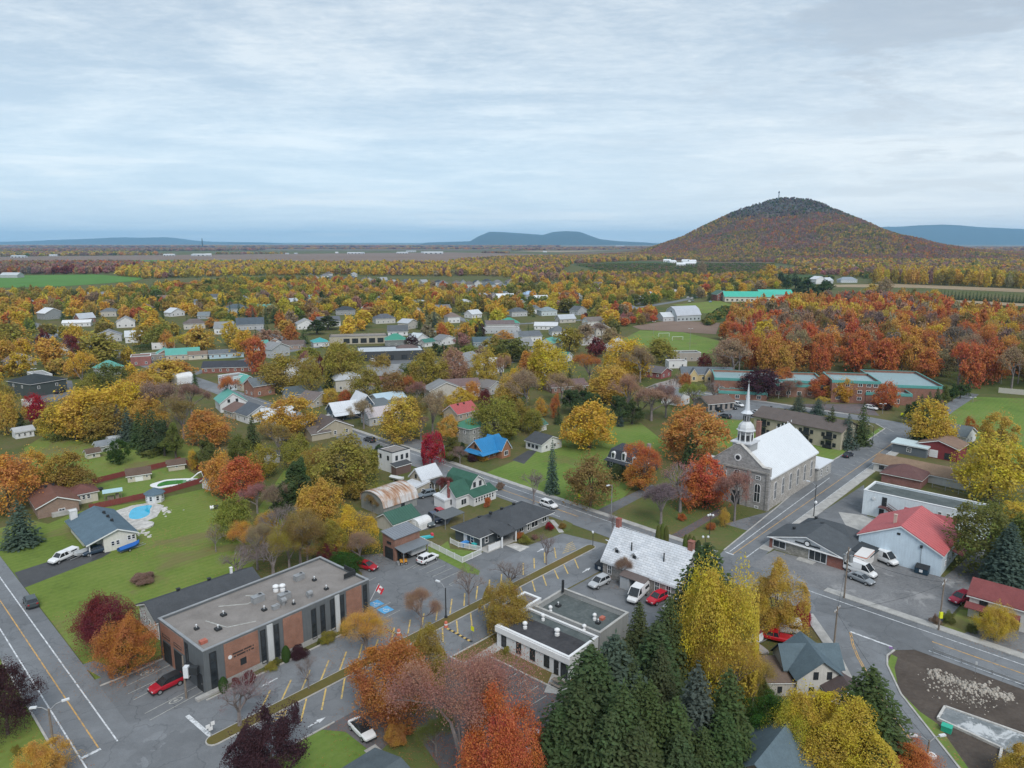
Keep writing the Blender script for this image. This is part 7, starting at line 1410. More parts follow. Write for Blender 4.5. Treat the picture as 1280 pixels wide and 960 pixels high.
pole('tri_globe_lamp',887,668,645,'lamp post with three pale globes on the churchyard path','street lamp',M_dark,.07,extra=lambda e,h:[MB().rings((dx_,dy_,h-.1),[(.1,0),(.24,.15),(.24,.35),(.1,.5)],8).build('globe',M_lens,e)for dx_,dy_ in((-.5,0),(.5,0),(0,.3))])
pole('tri_globe_lamp',881,690,672,'lamp post with pale globes beside the cedar columns','street lamp',M_dark,.07,extra=lambda e,h:[MB().rings((dx_,dy_,h-.1),[(.1,0),(.24,.15),(.24,.35),(.1,.5)],8).build('globe',M_lens,e)for dx_,dy_ in((-.5,0),(.5,0))])
def sign(px,py,col,label,w_=.65,hh=.75,top=2.3,rot=radians(-40)):
 e=empty('road_sign',(*G(px,py),0),rot);tag(e,label,'road sign');mb=MB();mb.cyl((0,0,0),(0,0,top),.035,n=6);mb.build('post',M_steel,e);mb=MB();mb.box(-w_/2,-.06,top-hh,w_/2,-.036,top);mb.build('panel',M_plastic,e,col)
YG=(.66,.68,.02)
sign(591,800,YG,'yellow sign on a post at the lower street kerb');sign(724,632,YG,'yellow sign panel at the lawn edge across the main road',.7,1.3,2.9);sign(560,572,YG,'small yellow sign on the main street by the crimson tree')
sign(1124,563,YG,'yellow sign beside the church street pavement',.7,1.2,2.6);sign(1127,526,YG,'left yellow sign of the pair by the school road',.9,1.2,2.8);sign(1132.5,526.5,YG,'right yellow sign of the pair by the school road',.9,1.2,2.8)
sign(1219,842,(.55,.57,.58),'grey marker post at the guard rail by the bare soil',.25,.5,1.9);sign(1113,816,(.35,.2,.5),'small striped sign at the stop line corner',.5,.3,1.0)
e=empty('signpost',(*G(264,922),0),radians(40));tag(e,'white sign cluster on a post at the tip of the street median','road sign');mb=MB();mb.cyl((0,0,0),(0,0,2.2),.05,n=6);mb.build('post',M_steel,e)
for x,z,w_ in((-.3,1.7,.5),(.3,1.9,.45),(0,1.3,.5)):mb=MB();mb.box(x-w_/2,-.1,z-.25,x+w_/2,-.06,z+.25);mb.build('panel',M_white,e)
for px,py,lb in((557.5,784,'red and white traffic barrel on the median cable'),(498.5,794,'orange traffic barrel among the yellow stripes')):
 e=empty('traffic_barrel',(*G(px,py),0));tag(e,lb,'traffic barrel');mb=MB();mb.rings((0,0,0),[(.34,0),(.30,.25),(.30,.25),(.26,.9),(.2,1.0)],12);mb.build('drum',M_plastic,e,(.55,.16,.10));mb=MB();mb.rings((0,0,.45),[(.30,0),(.285,.2)],12);mb.build('white_band',M_white,e)
def bump_strip(a,b,label):
 A_,B_=p3(a),p3(b);e=empty('speed_bump',((A_[0]+B_[0])/2,(A_[1]+B_[1])/2,.04),atan2(B_[1]-A_[1],B_[0]-A_[0]));tag(e,label,'speed bump');L=hypot(B_[0]-A_[0],B_[1]-A_[1]);n=12
 for i in range(n):mb=MB();x0=-L/2+L*i/n;mb.box(x0+.01,-.18,0,x0+L/n-.01,.18,.07);mb.build('rubber_block',M_dark if i%2 else M_lineY,e)
bump_strip((559,786),(590,803),'black and yellow speed bump across the lower carriageway');bump_strip((484,787),(497,794),'black and yellow speed bump across the upper carriageway')
def thing_box(name,px,py,dims,col,label,cat,rot=.4,mat=None):
 e=empty(name,(*G(px,py),0),rot);tag(e,label,cat);return e
e=thing_box('trampoline',533,673,0,0,'small turquoise and red play slide on the grass by the picket fence','toy');mb=MB();mb.box(-1.6,-.4,.1,1.4,.4,.5);mb.build('slide_bed',M_plastic,e,(.05,.42,.48));mb=MB();mb.box(1.0,-.4,.5,1.5,.4,.9);mb.build('slide_top',M_plastic,e,(.55,.05,.08));e.name='play_slide'
for px,py,col,lb in((610,676,(.02,.10,.34),'navy blue covered cart on the daycare terrace'),(595,684,(.03,.35,.36),'turquoise toy bin on the daycare terrace'),(581,683,(.05,.20,.48),'blue toy chest along the terrace fence')):
 e=thing_box('toy_chest',px,py,0,0,lb,'toy chest',ROT);mb=MB();mb.box(-.8,-.45,.12,.8,.45,.85);mb.build('chest',M_plastic,e,col);mb=MB();mb.slab([(-.85,-.5,.95),(.85,-.5,.95),(.85,.5,1.0),(-.85,.5,1.0)],.08);mb.build('lid',M_plastic,e,tuple(min(1,x*1.3)for x in col))
for px,py,lb,hh,col in((268,637,'small white and dark barrel grill on the big lawn',.9,(.5,.52,.54)),):
 e=thing_box('barrel_grill',px,py,0,0,lb,'grill');mb=MB();mb.cyl((-.9,0,.6),(-.1,0,.6),.45,n=12);mb.build('white_drum',M_white,e);mb=MB();mb.cyl((.0,0,.6),(.9,0,.6),.45,n=12);mb.build('dark_drum',M_dark,e);mb=MB();[mb.cyl((x,y,0),(x,y,.5),.04,n=5)for x in(-.6,.6)for y in(-.3,.3)];mb.build('legs',M_steel,e)
e=thing_box('fire_pit',125,613,0,0,'round black fire bowl on the lawn by the open pavilion','fire pit');mb=MB();mb.rings((0,0,0),[(.5,0),(.8,.5),(.7,.6),(.3,.45)],12);mb.build('bowl',M_dark,e)
for k,(px,py,lb)in enumerate(((830,421,'white football goal nearer the trees on the sports field'),(847,425.5,'white football goal beyond the first on the sports field'))):
 e=empty('football_goal',(*G(px,py),0),radians(10+5*k));tag(e,lb,'goal');mb=MB();mb.cyl((-3.6,0,0),(-3.6,0,2.4),.09,n=6);mb.cyl((3.6,0,0),(3.6,0,2.4),.09,n=6);mb.cyl((-3.6,0,2.4),(3.6,0,2.4),.09,n=6);mb.cyl((-3.6,0,2.4),(-3.6,2,0),.05,n=5);mb.cyl((3.6,0,2.4),(3.6,2,0),.05,n=5);mb.build('goal_frame',M_white,e)
def cable(a,b,za,zb,label,sag=.8):
 A_,B_=p3(a),p3(b);e=empty('overhead_cable',(A_[0],A_[1],0));tag(e,label,'cable');mb=MB();pts=[]
 for k in range(11):t=k/10;pts.append((t*(B_[0]-A_[0]),t*(B_[1]-A_[1]),za+(zb-za)*t-sag*4*t*(1-t)))
 for p,q in zip(pts[:-1],pts[1:]):mb.cyl(p,q,.022,n=4,caps=False)
 mb.build('wire',M_dark,e)
def poleh(px,py,top):return HT(*G(px,py),top)
cable((1055,748),(1042,812),poleh(1055,748,684)-.6,poleh(1042,812,758)-.3,'overhead cable crossing the main road between two wooden poles')
cable((1055,748),(1173,788),poleh(1055,748,684)-1.2,poleh(1173,788,724)-.5,'overhead cable along the gravel lot towards the corner pole')
cable((1042,812),(1158,955),poleh(1042,812,758)-1.0,poleh(1158,955,925)-.3,'overhead cable following the side street')
cable((1042,812),(1173,788),poleh(1042,812,758)-.4,poleh(1173,788,724)-.8,'overhead cable crossing the side street mouth')
# --- trees
def quads_mesh(name,P,N,size,rng,mats,aspect=1.0,extra=None,diamond=True):
 n=len(P);r=rng.normal(size=(n,3));T=np.cross(N,r);T/=np.linalg.norm(T,axis=1,keepdims=True)+1e-9;B=np.cross(N,T)
 s=np.asarray(size).reshape(-1,1)*np.ones((n,1));T=T*s;B=B*s*aspect
 if diamond:V=np.stack([P-T,P-B*.62+T*.1,P+T,P+B*.62+T*.1],1)
 else:V=np.stack([P-T-B,P+T-B,P+T+B,P-T+B],1)
 V=V.reshape(-1,3);Fc=np.arange(4*n,dtype=np.int32)
 me=bpy.data.meshes.new(name);me.vertices.add(4*n);me.vertices.foreach_set('co',V.ravel().astype(np.float32));me.loops.add(4*n);me.loops.foreach_set('vertex_index',Fc)
 me.polygons.add(n);me.polygons.foreach_set('loop_start',np.arange(0,4*n,4,dtype=np.int32));me.polygons.foreach_set('loop_total',np.full(n,4,dtype=np.int32))
 me.materials.append(mats);me.update(calc_edges=True);return me
def unit(v):return v/(np.linalg.norm(v,axis=-1,keepdims=True)+1e-9)
def crown_pts(seed,n,zc=6.0,R=(4.3,4.3,3.7),lobes=34,lr=(1.0,1.75),spread=1.0,fill=.25,soft=.0):
 rng=np.random.RandomState(seed);d=unit(rng.normal(size=(lobes,3)));d[:,2]=np.where(d[:,2]<-.93,-d[:,2]*.6,d[:,2]);d=unit(d)
 rad=rng.uniform(.45,1.0,(lobes,1))**.7;L=d*rad*np.array(R)*.80
 L*=(1+.16*np.sin(np.arctan2(L[:,1],L[:,0])*rng.choice([2,3])+rng.rand()*6)+.10*rng.normal(size=lobes))[:,None];lrad=rng.uniform(lr[0],lr[1],lobes)
 k=rng.choice(lobes,n,p=(lrad**2)/(lrad**2).sum());v=unit(rng.normal(size=(n,3))+unit(L[k])*.75+np.array([0,0,.25]));rr=lrad[k]*(1-fill*rng.rand(n)**1.5)*spread
 rr=rr*np.where(rng.rand(n)<.07,1.35,1.0);P=L[k]+v*rr[:,None];N=unit(v*.5+rng.normal(size=(n,3))*.75+np.array([0,0,.3]));q=rng.rand(n)<soft;u_=unit(rng.normal(size=(n,3))+np.array([0,0,.15]));an=np.arctan2(u_[:,1],u_[:,0]);bump_=1+.07*np.sin(5*an+rng.rand()*6+3*u_[:,2])+.06*np.sin(9*an+7*u_[:,2]);Q=u_*np.array(R)*(.62+.38*rng.rand(n)**.6)[:,None]*bump_[:,None];P[q]=Q[q];D_=P/np.array(R);f_=1+.15*np.sin(D_@rng.normal(size=3)*2.6+rng.rand()*6)+.12*np.sin(D_@rng.normal(size=3)*4.2+rng.rand()*6)+.07*np.sin(D_@rng.normal(size=3)*7+rng.rand()*6);P*=f_[:,None];P[:,:2]*=(1.06-.16*np.clip(P[:,2:3]/R[2],-1,1));N[q]=unit(u_*.6+rng.normal(size=(n,3))*.7+np.array([0,0,.3]))[q];P[:,2]+=zc
 return P,N,rng,L+np.array([0,0,zc])
def trunk_mesh(seed,L,h0=3.2,r0=.24,nlimb=9,name='trunk',mat=None,zc=6.0):
 rng=random.Random(seed);mb=MB();top=(rng.uniform(-.2,.2),rng.uniform(-.2,.2),h0)
 mb.cyl((0,0,-.1),top,r0*1.25,r0*.8,7,caps=False)
 idx=list(range(len(L)));rng.shuffle(idx)
 for i in idx[:nlimb]:
  p=L[i];m=(top[0]+(p[0]-top[0])*.45,top[1]+(p[1]-top[1])*.45,top[2]+(p[2]-top[2])*.62);mb.cyl(top,m,r0*.55,r0*.34,5,caps=False);mb.cyl(m,tuple(p),r0*.34,r0*.08,4,caps=False)
 return mb.mesh(name,mat or M_bark,True)
def bare_mesh(seed,H=10.0,W=8.0,mat=None,depth=5,twig=.018):
 rng=random.Random(seed);mb=MB();tips=[]
 def grow(p,d,L,r,k):
  q=tuple(p[i]+d[i]*L for i in range(3));mb.cyl(p,q,r,r*.66,5 if k<2 else 3,caps=False)
  if k>=depth:tips.append(q);return
  for _ in range(rng.choice([2,3,3])if k else 5):
   a=unit(np.array(d)+np.array([rng.gauss(0,.48),rng.gauss(0,.48),rng.gauss(.12,.3)]));grow(q,tuple(a),L*rng.uniform(.62,.86),max(r*.6,twig),k+1)
 grow((0,0,0),(0,0,1),H*.2,.22,0)
 v=np.array(mb.v);s=np.array([W/(np.ptp(v[:,0])+np.ptp(v[:,1]))*2,0,H/v[:,2].max()]);s[1]=s[0];sc=v*s;mb.v=[tuple(x)for x in sc]
 return mb.mesh('branches',mat or M_barkgrey),np.array(tips)*s
def spruce_mesh(seed,tiers=22,per=13,sprays=9,mat=None,H=15.0,Wd=6.0,s0=.30,droop=.35,ragged=.25):
 rng=np.random.RandomState(seed);P=[];N=[];S_=[]
 for t in range(tiers):
  f=t/(tiers-1.0);z=.06*H+f*H*.90;R=Wd/2*(1-f)**.64*(1+rng.uniform(-.12,.12))+.12;nb=max(4,int(per*(1-f*.6)))
  for b in range(nb):
   a=2*pi*(b+rng.rand()*.8)/nb;Lb=R*(1-ragged*rng.rand());ns=max(3,int(sprays*(Lb/(Wd/2))+2))
   for s in range(ns):
    u=(s+rng.rand())/ns;u=u**.75;wv=(rng.rand()-.5)*.55*Lb*(1.1-u*.6);x=Lb*u
    P.append((x*cos(a)-wv*sin(a),x*sin(a)+wv*cos(a),z-droop*Lb*u*u+rng.uniform(-.12,.12)+(.18*u if u>.8 else 0)));nn=np.array([cos(a)*.65,sin(a)*.65,.75])+rng.normal(size=3)*.38;N.append(nn);S_.append(s0*rng.uniform(.7,1.35)*(1-.35*f))
 P.append((0,0,H));N.append((1,0,.3));S_.append(.25)
 return quads_mesh('crown',np.array(P),unit(np.array(N)),np.array(S_),rng,mat or M_leaf,.8)
TPL={}
def template(kind,lod,i):
 """-> (crown mesh or None, trunk mesh, native height, native width)"""
 i=i%{'round':6,'sparse':4,'bare':4,'spruce':4,'pine':3,'cedar':2,'shrub':3,'poplar':3}[kind];k=(kind,lod,i)
 if k in TPL:return TPL[k]
 n={0:38000,1:9000,2:2800}[lod];sz={0:.092,1:.185,2:.34}[lod];sd=100*i+7
 if kind=='round':
  R=[(4.2,4.2,5.2),(4.0,4.3,5.0),(4.4,4.1,5.3),(3.9,3.9,5.3),(4.3,4.3,4.9),(4.1,4.2,5.1)][i]
  P,N,rng,L=crown_pts(sd,n,5.1,R,[52,62,46,56,70,42][i],(.5,1.3),1,.75,[.30,.18,.38,.26,.34,.12][i]);c=quads_mesh('crown',P,N,sz*rng.uniform(.7,1.3,len(P)),rng,M_leaf);t=trunk_mesh(sd,L,2.4);out=(c,t,float(np.percentile(P[:,2],99.3)),2*float(np.percentile(np.hypot(P[:,0],P[:,1]),95)))
 elif kind=='sparse':
  br,tips=bare_mesh(sd+5,10,8.5,M_barkgrey,5 if lod==0 else 4,.02 if lod==0 else .04);rng=np.random.RandomState(sd);m=int(n*1.05);tp=tips[rng.choice(len(tips),m)];P=tp+rng.normal(size=(m,3))*.45;N=unit(rng.normal(size=(m,3))+np.array([0,0,.5]));c=quads_mesh('crown',P,N,sz*.62*rng.uniform(.6,1.2,m),rng,M_leaf);out=(c,br,10.3,9.0)
 elif kind=='bare':
  br,tips=bare_mesh(sd+55,10,8.0,M_barkgrey,5 if lod==0 else 4,.02 if lod==0 else .045);rng=np.random.RandomState(sd);m=int(n*.10);tp=tips[rng.choice(len(tips),m)];P=tp+rng.normal(size=(m,3))*.35;c=quads_mesh('crown',P,unit(rng.normal(size=(m,3))),sz*.7*rng.uniform(.6,1.2,m),rng,M_leaf);out=(c,br,10.0,8.0)
 elif kind=='spruce':
  a={0:(40,22,18,.24),1:(24,14,8,.40),2:(15,9,4,.72)}[lod];c=spruce_mesh(sd,a[0],a[1],a[2],None,15,[6.4,5.6,6.8,5.2][i],a[3],[.3,.42,.35,.25][i]);mb=MB();mb.cyl((0,0,-.1),(0,0,13),.24,.04,6,caps=False);out=(c,mb.mesh('trunk',M_bark,True),15.0,[6.4,5.6,6.8,5.2][i])
 elif kind=='pine':
  P,N,rng,L=crown_pts(sd+3,int(n*.95),6.6,(3.4,3.4,4.6),44,(.75,1.3),1,.4);f=np.clip((11-P[:,2])/9,.25,1);P[:,:2]*=f[:,None]**.6;c=quads_mesh('crown',P,N,sz*.85*rng.uniform(.7,1.3,len(P)),rng,M_leaf);out=(c,trunk_mesh(sd,L,3),float(P[:,2].max()),float(np.ptp(P[:,0])))
 elif kind=='cedar':
  rng=np.random.RandomState(sd);m=int(n*.5);z=rng.rand(m)**.9;a=rng.rand(m)*2*pi;prof_=np.sin(np.clip(z*.93+.07,0,1)*pi)**.55;r=prof_*(1-.25*rng.rand(m)**2)*1.0;P=np.stack([r*np.cos(a),r*np.sin(a),z*5+.1],1);N=unit(np.stack([np.cos(a),np.sin(a),.3+0*a],1)+rng.normal(size=(m,3))*.4);c=quads_mesh('crown',P,N,sz*.7*rng.uniform(.6,1.2,m),rng,M_leaf,1.3);mb=MB();mb.cyl((0,0,-.1),(0,0,4),.1,.03,5,caps=False);out=(c,mb.mesh('trunk',M_bark,True),5.1,2.0)
 elif kind=='shrub':
  P,N,rng,L=crown_pts(sd+8,int(n*.45),1.25,(1.5,1.5,1.15),20,(.45,.75),1,.35);P[:,2]=np.abs(P[:,2])+.03;c=quads_mesh('crown',P,N,sz*.55*rng.uniform(.7,1.3,len(P)),rng,M_leaf);mb=MB();[mb.cyl((0,0,0),(x,y,1.2),.05,.02,4,caps=False)for x,y in((.5,.2),(-.4,.4),(.1,-.5))];out=(c,mb.mesh('stems',M_bark),float(P[:,2].max()),float(np.ptp(P[:,0])))
 else:
  P,N,rng,L=crown_pts(sd+9,int(n*.8),8.6,(2.0,2.0,6.0),44,(.7,1.2),1,.4);c=quads_mesh('crown',P,N,sz*.9*rng.uniform(.7,1.3,len(P)),rng,M_leaf);out=(c,trunk_mesh(sd,L,3.5,.2),float(P[:,2].max()),float(np.ptp(P[:,0])))
 TPL[k]=out;return out
TINT={'Q':((.43,.355,.035),'lime yellow'),'Y':((.51,.352,.040),'bright yellow'),'G':((.47,.318,.055),'golden'),'O':((.30,.240,.048),'olive-gold'),'V':((.145,.160,.042),'olive-green'),'L':((.24,.235,.045),'yellow-green'),'R':((.43,.145,.042),'orange-red'),'A':((.48,.245,.055),'orange'),'S':((.46,.135,.045),'scarlet'),'C':((.33,.018,.040),'crimson'),'D':((.16,.035,.036),'dark red'),'P':((.070,.030,.040),'dark purple'),'B':((.255,.178,.056),'bronze'),'T':((.32,.225,.135),'tan'),'K':((.33,.165,.145),'dusty pink'),'M':((.25,.165,.125),'brown'),'N':((.20,.15,.135),'grey'),'E':((.074,.106,.042),'dark green'),'F':((.085,.112,.088),'blue-green'),'H':((.050,.105,.022),'fresh green')}
KINDW={'round':'leafy tree','sparse':'thin-leaved tree','bare':'bare tree','spruce':'spruce','pine':'pine','cedar':'cedar column','shrub':'shrub','poplar':'poplar'}
NAMEW={'round':'leafy_tree','sparse':'thinning_tree','bare':'bare_tree','spruce':'spruce_tree','pine':'pine_tree','cedar':'cedar_column','shrub':'shrub','poplar':'poplar_tree'}
OCC=[];tr_rng=random.Random(77);TREES=[]
def tree_at(x,y,h,w_,col,kind,label=None,jitter=.10):
 d=sqrt(x*x+y*y);lod=0 if d<150 else(1 if d<330 else 2);i=tr_rng.randrange(12)
 c,t,H0,W0=template(kind,lod,i);e=empty(NAMEW[kind],(x,y,0),tr_rng.uniform(0,2*pi));e.scale=(w_/W0,w_/W0,h/H0)
 base=TINT[col][0];j=[1+tr_rng.uniform(-jitter,jitter)for _ in range(3)];tint=tuple(min(1,b*q)for b,q in zip(base,j))
 link('trunk' if kind not in('shrub',)else 'stems',t,e);link('crown',c,e,tint)
 cat={'spruce':'conifer','pine':'conifer','cedar':'conifer','shrub':'shrub'}.get(kind,'tree');e['category']=cat
 size='' if kind in('cedar',)else('tall ' if h>14 else 'small ' if h<(5.5 if kind!='shrub' else 1.3)else '')
 if kind!='shrub' and kind not in('spruce','cedar','poplar')and w_>1.15*h:size=size or 'broad '
 if kind=='spruce' and w_<.32*h:size='slim ' if not size else size
 desc=size+TINT[col][1]+' '+KINDW[kind];OCC.append((x,y,w_/2));TREES.append((e,x,y,h,w_))
 if label:e['label']=label;e['group']='trees of the town'
 else:AUTO.append((e,desc,'trees of the town' if kind not in('shrub',)else 'garden shrubs'))
 return e
def T(cx,top,base,wpx,col,kind='round',label=None):
 x,y=G(cx,base);h=max(1.0,HT(x,y,top));tree_at(x,y,h,wpx*depth_of(x,y,h*.6)/F,col,kind,label)
def TH_(cx,top,h,wpx,col,kind='spruce',label=None):
 x,y=G(cx,top,h);tree_at(x,y,h,wpx*1.18*depth_of(x,y,h*.4)/F,col,kind,label)
NEAR=[(10,835,918,70,'P'),(57,930,985,68,'G'),(135,748,812,76,'D'),(160,774,842,72,'R'),(335,897,992,100,'P'),(490,806,905,96,'R'),(533,786,862,62,'O'),(578,826,995,158,'K','sparse'),(626,868,1020,100,'S'),(640,915,1040,86,'S'),(545,893,945,52,'V','sparse'),(494,905,930,34,'A','shrub'),(458,766,824,66,'G','sparse'),(300,848,908,70,'N','bare'),(386,822,862,34,'N','bare'),(527,737,785,46,'T','sparse'),(586,706,757,34,'M','bare'),(638,702,736,44,'N','bare'),(683,668,706,24,'N','bare'),(633,729,790,66,'O'),(765,640,668,16,'N','bare'),(893,712,880,112,'Y'),(905,790,900,80,'G','sparse'),(967,706,794,72,'G'),(1001,750,784,28,'C','shrub'),(940,825,892,52,'O','sparse'),(1020,870,960,110,'Q'),(1052,884,985,125,'Q'),(985,885,965,60,'Q'),(1137,930,985,66,'R'),(1278,935,985,60,'G'),(962,868,935,66,'H'),(975,955,1000,36,'Y'),(1243,758,800,44,'Y'),(1235,632,715,90,'V'),(1275,640,725,56,'V'),(1238,546,626,86,'Y'),(1246,516,566,46,'G'),(1160,501,560,58,'Y'),(1211,522,548,18,'R'),(1265,630,650,40,'Y'),(880,570,634,56,'S'),(864,585,636,44,'R'),(826,604,655,54,'N','sparse'),(850,580,640,50,'K','bare'),(806,556,614,52,'R','sparse'),(800,572,612,40,'A'),(866,510,575,80,'A'),(918,590,652,44,'K','sparse'),(905,636,658,15,'G'),(738,572,633,62,'B'),(667,586,630,32,'N','bare'),(737,504,560,72,'Y'),(760,460,502,58,'G'),(540,541,581,32,'C'),(622,498,552,60,'L'),(500,499,552,56,'G'),(541,490,545,38,'T','sparse'),(427,546,618,84,'O'),(400,560,612,50,'O','sparse'),(303,573,626,54,'R'),(277,566,618,40,'A'),(322,606,642,34,'K','sparse'),(292,622,676,48,'L'),(308,655,696,38,'A','sparse'),(336,640,680,30,'G'),(376,640,708,66,'B','sparse'),(350,630,690,44,'N','bare'),(297,686,732,56,'N','bare'),(342,676,722,56,'N','bare'),(406,600,655,46,'G'),(437,637,694,66,'Y'),(450,665,705,40,'T','sparse'),(414,680,708,28,'D'),(398,690,712,20,'E','shrub'),(431,690,716,40,'H'),(270,655,690,22,'T','bare'),(484,575,585,12,'V'),(472,605,632,26,'L'),(466,618,640,22,'B','sparse'),(555,597,622,20,'D','sparse'),(575,560,580,24,'M','sparse'),(12,570,640,66,'A'),(82,565,618,58,'O'),(92,584,618,50,'B'),(45,562,612,40,'G'),(30,575,620,30,'T','sparse'),(115,485,545,84,'Y'),(152,480,538,64,'Y'),(95,500,550,40,'G'),(207,476,534,62,'M','sparse'),(262,512,556,60,'A'),(47,494,530,28,'C'),(10,492,543,38,'G'),(72,525,547,26,'N','sparse'),(150,548,580,26,'H'),(243,563,588,12,'Y'),(175,467,500,46,'G'),(138,640,652,14,'C','shrub')]
for t in NEAR:T(*t)
MIDT=[(65,423,458,40,'G'),(26,442,470,36,'Y'),(12,404,434,54,'O'),(55,411,435,14,'D'),(95,418,462,22,'D','sparse'),(125,418,458,58,'O'),(105,440,492,36,'Y','sparse'),(140,455,492,48,'V'),(28,423,448,28,'Y'),(5,425,455,30,'G'),(252,408,441,38,'G'),(205,450,478,52,'G'),(222,452,474,40,'A'),(305,413,446,28,'Y'),(315,420,462,36,'R','sparse'),(188,470,492,42,'G'),(200,404,434,34,'L'),(210,412,436,16,'A'),(180,407,432,26,'O'),(288,403,432,20,'Y'),(265,397,410,20,'A'),(365,406,430,22,'R'),(338,412,434,34,'T'),(322,423,472,26,'R'),(356,444,490,54,'O'),(390,446,498,30,'O'),(427,430,484,54,'O'),(365,494,548,66,'G'),(412,487,506,24,'G'),(432,488,506,20,'R'),(460,462,504,42,'O'),(478,444,478,30,'O'),(400,445,475,14,'D'),(382,440,462,18,'K'),(535,438,494,48,'O'),(568,436,484,40,'T'),(605,437,486,36,'G'),(626,445,482,22,'T','sparse'),(497,465,502,40,'B'),(510,470,502,24,'R','sparse'),(521,477,506,22,'K','sparse'),(577,486,512,34,'Y'),(591,477,502,20,'A'),(606,486,508,18,'D'),(560,495,520,26,'G'),(640,424,452,46,'V'),(617,420,448,30,'O'),(585,432,448,30,'L'),(553,403,428,16,'R'),(581,404,426,26,'G'),(577,416,434,22,'K'),(515,418,434,16,'P'),(600,402,424,14,'P'),(630,413,432,26,'A'),(685,427,484,60,'Y'),(664,440,478,38,'A'),(658,463,514,48,'T','sparse'),(645,461,500,30,'Y'),(737,443,482,36,'R','sparse'),(745,422,446,26,'D'),(712,410,440,34,'O'),(730,404,430,28,'T'),(764,410,434,26,'T'),(752,405,424,22,'M','sparse'),(785,425,474,60,'Y'),(800,434,478,42,'T','sparse'),(826,423,454,38,'O'),(770,462,502,44,'G'),(676,498,522,16,'G'),(694,492,524,14,'R'),(814,484,526,52,'T','sparse'),(800,492,522,32,'M','bare'),(855,467,490,18,'R'),(867,479,514,32,'L','sparse'),(892,477,504,24,'N','bare'),(916,425,474,50,'T','sparse'),(945,414,458,24,'Y'),(880,442,464,18,'D'),(722,480,500,24,'T'),(950,462,498,52,'P'),(976,460,486,34,'R'),(985,475,497,26,'M','sparse'),(1028,470,498,34,'R'),(1054,473,502,34,'Y'),(1107,478,512,32,'R'),(1104,498,512,20,'P','shrub'),(935,470,490,24,'K'),(1030,496,512,16,'G','sparse')]
MIDT+=[(185,495,542,50,'G'),(230,498,548,44,'B','sparse'),(135,505,550,56,'O'),(240,478,522,36,'M','sparse'),(286,470,508,26,'R','sparse'),(70,505,548,36,'G'),(330,556,596,36,'O'),(60,590,622,36,'O'),(385,655,708,50,'B','sparse'),(330,655,702,40,'T','sparse'),(362,660,714,50,'O','sparse'),(420,652,700,44,'O'),(456,640,684,30,'T','sparse'),(322,668,712,40,'M','bare'),(390,610,660,44,'G'),(345,605,650,36,'M','sparse'),(455,500,536,30,'T','sparse'),(520,498,545,36,'B','sparse'),(560,520,552,30,'G'),(526,518,550,28,'T','sparse'),(650,500,538,28,'O'),(668,512,542,28,'L'),(702,468,504,40,'T','sparse'),(640,468,508,44,'G'),(785,470,518,40,'T','sparse'),(832,480,522,36,'M','sparse'),(842,468,502,26,'T','bare'),(380,578,618,40,'O'),(440,585,622,40,'O'),(455,560,600,44,'O'),(350,530,575,44,'B','sparse'),(372,545,585,40,'L'),(300,545,580,30,'V'),(258,545,585,40,'V','pine'),(125,540,552,30,'V','shrub')]
for t in MIDT:T(*t)
for a in((885,674,19,112),(838,742,16,78),(800,749,15,58),(822,771,16,92),(770,789,17,120,'F'),(737,803,18,150),(813,846,16,110),(780,850,17,110),(752,812,17,90),(785,800,16,80),(828,800,15,70),(700,880,13,90),(800,840,16,90),(873,826,16,84,'F'),(913,832,15,84),(845,868,14,100),(905,882,12,90),(725,850,16,110),(765,885,15,130),(850,915,12,100),(800,905,14,110),(880,905,11,80),(740,800,17,90),(1092,831,13,124)):TH_(a[0],a[1],a[2],a[3],a[4]if len(a)>4 else 'E')
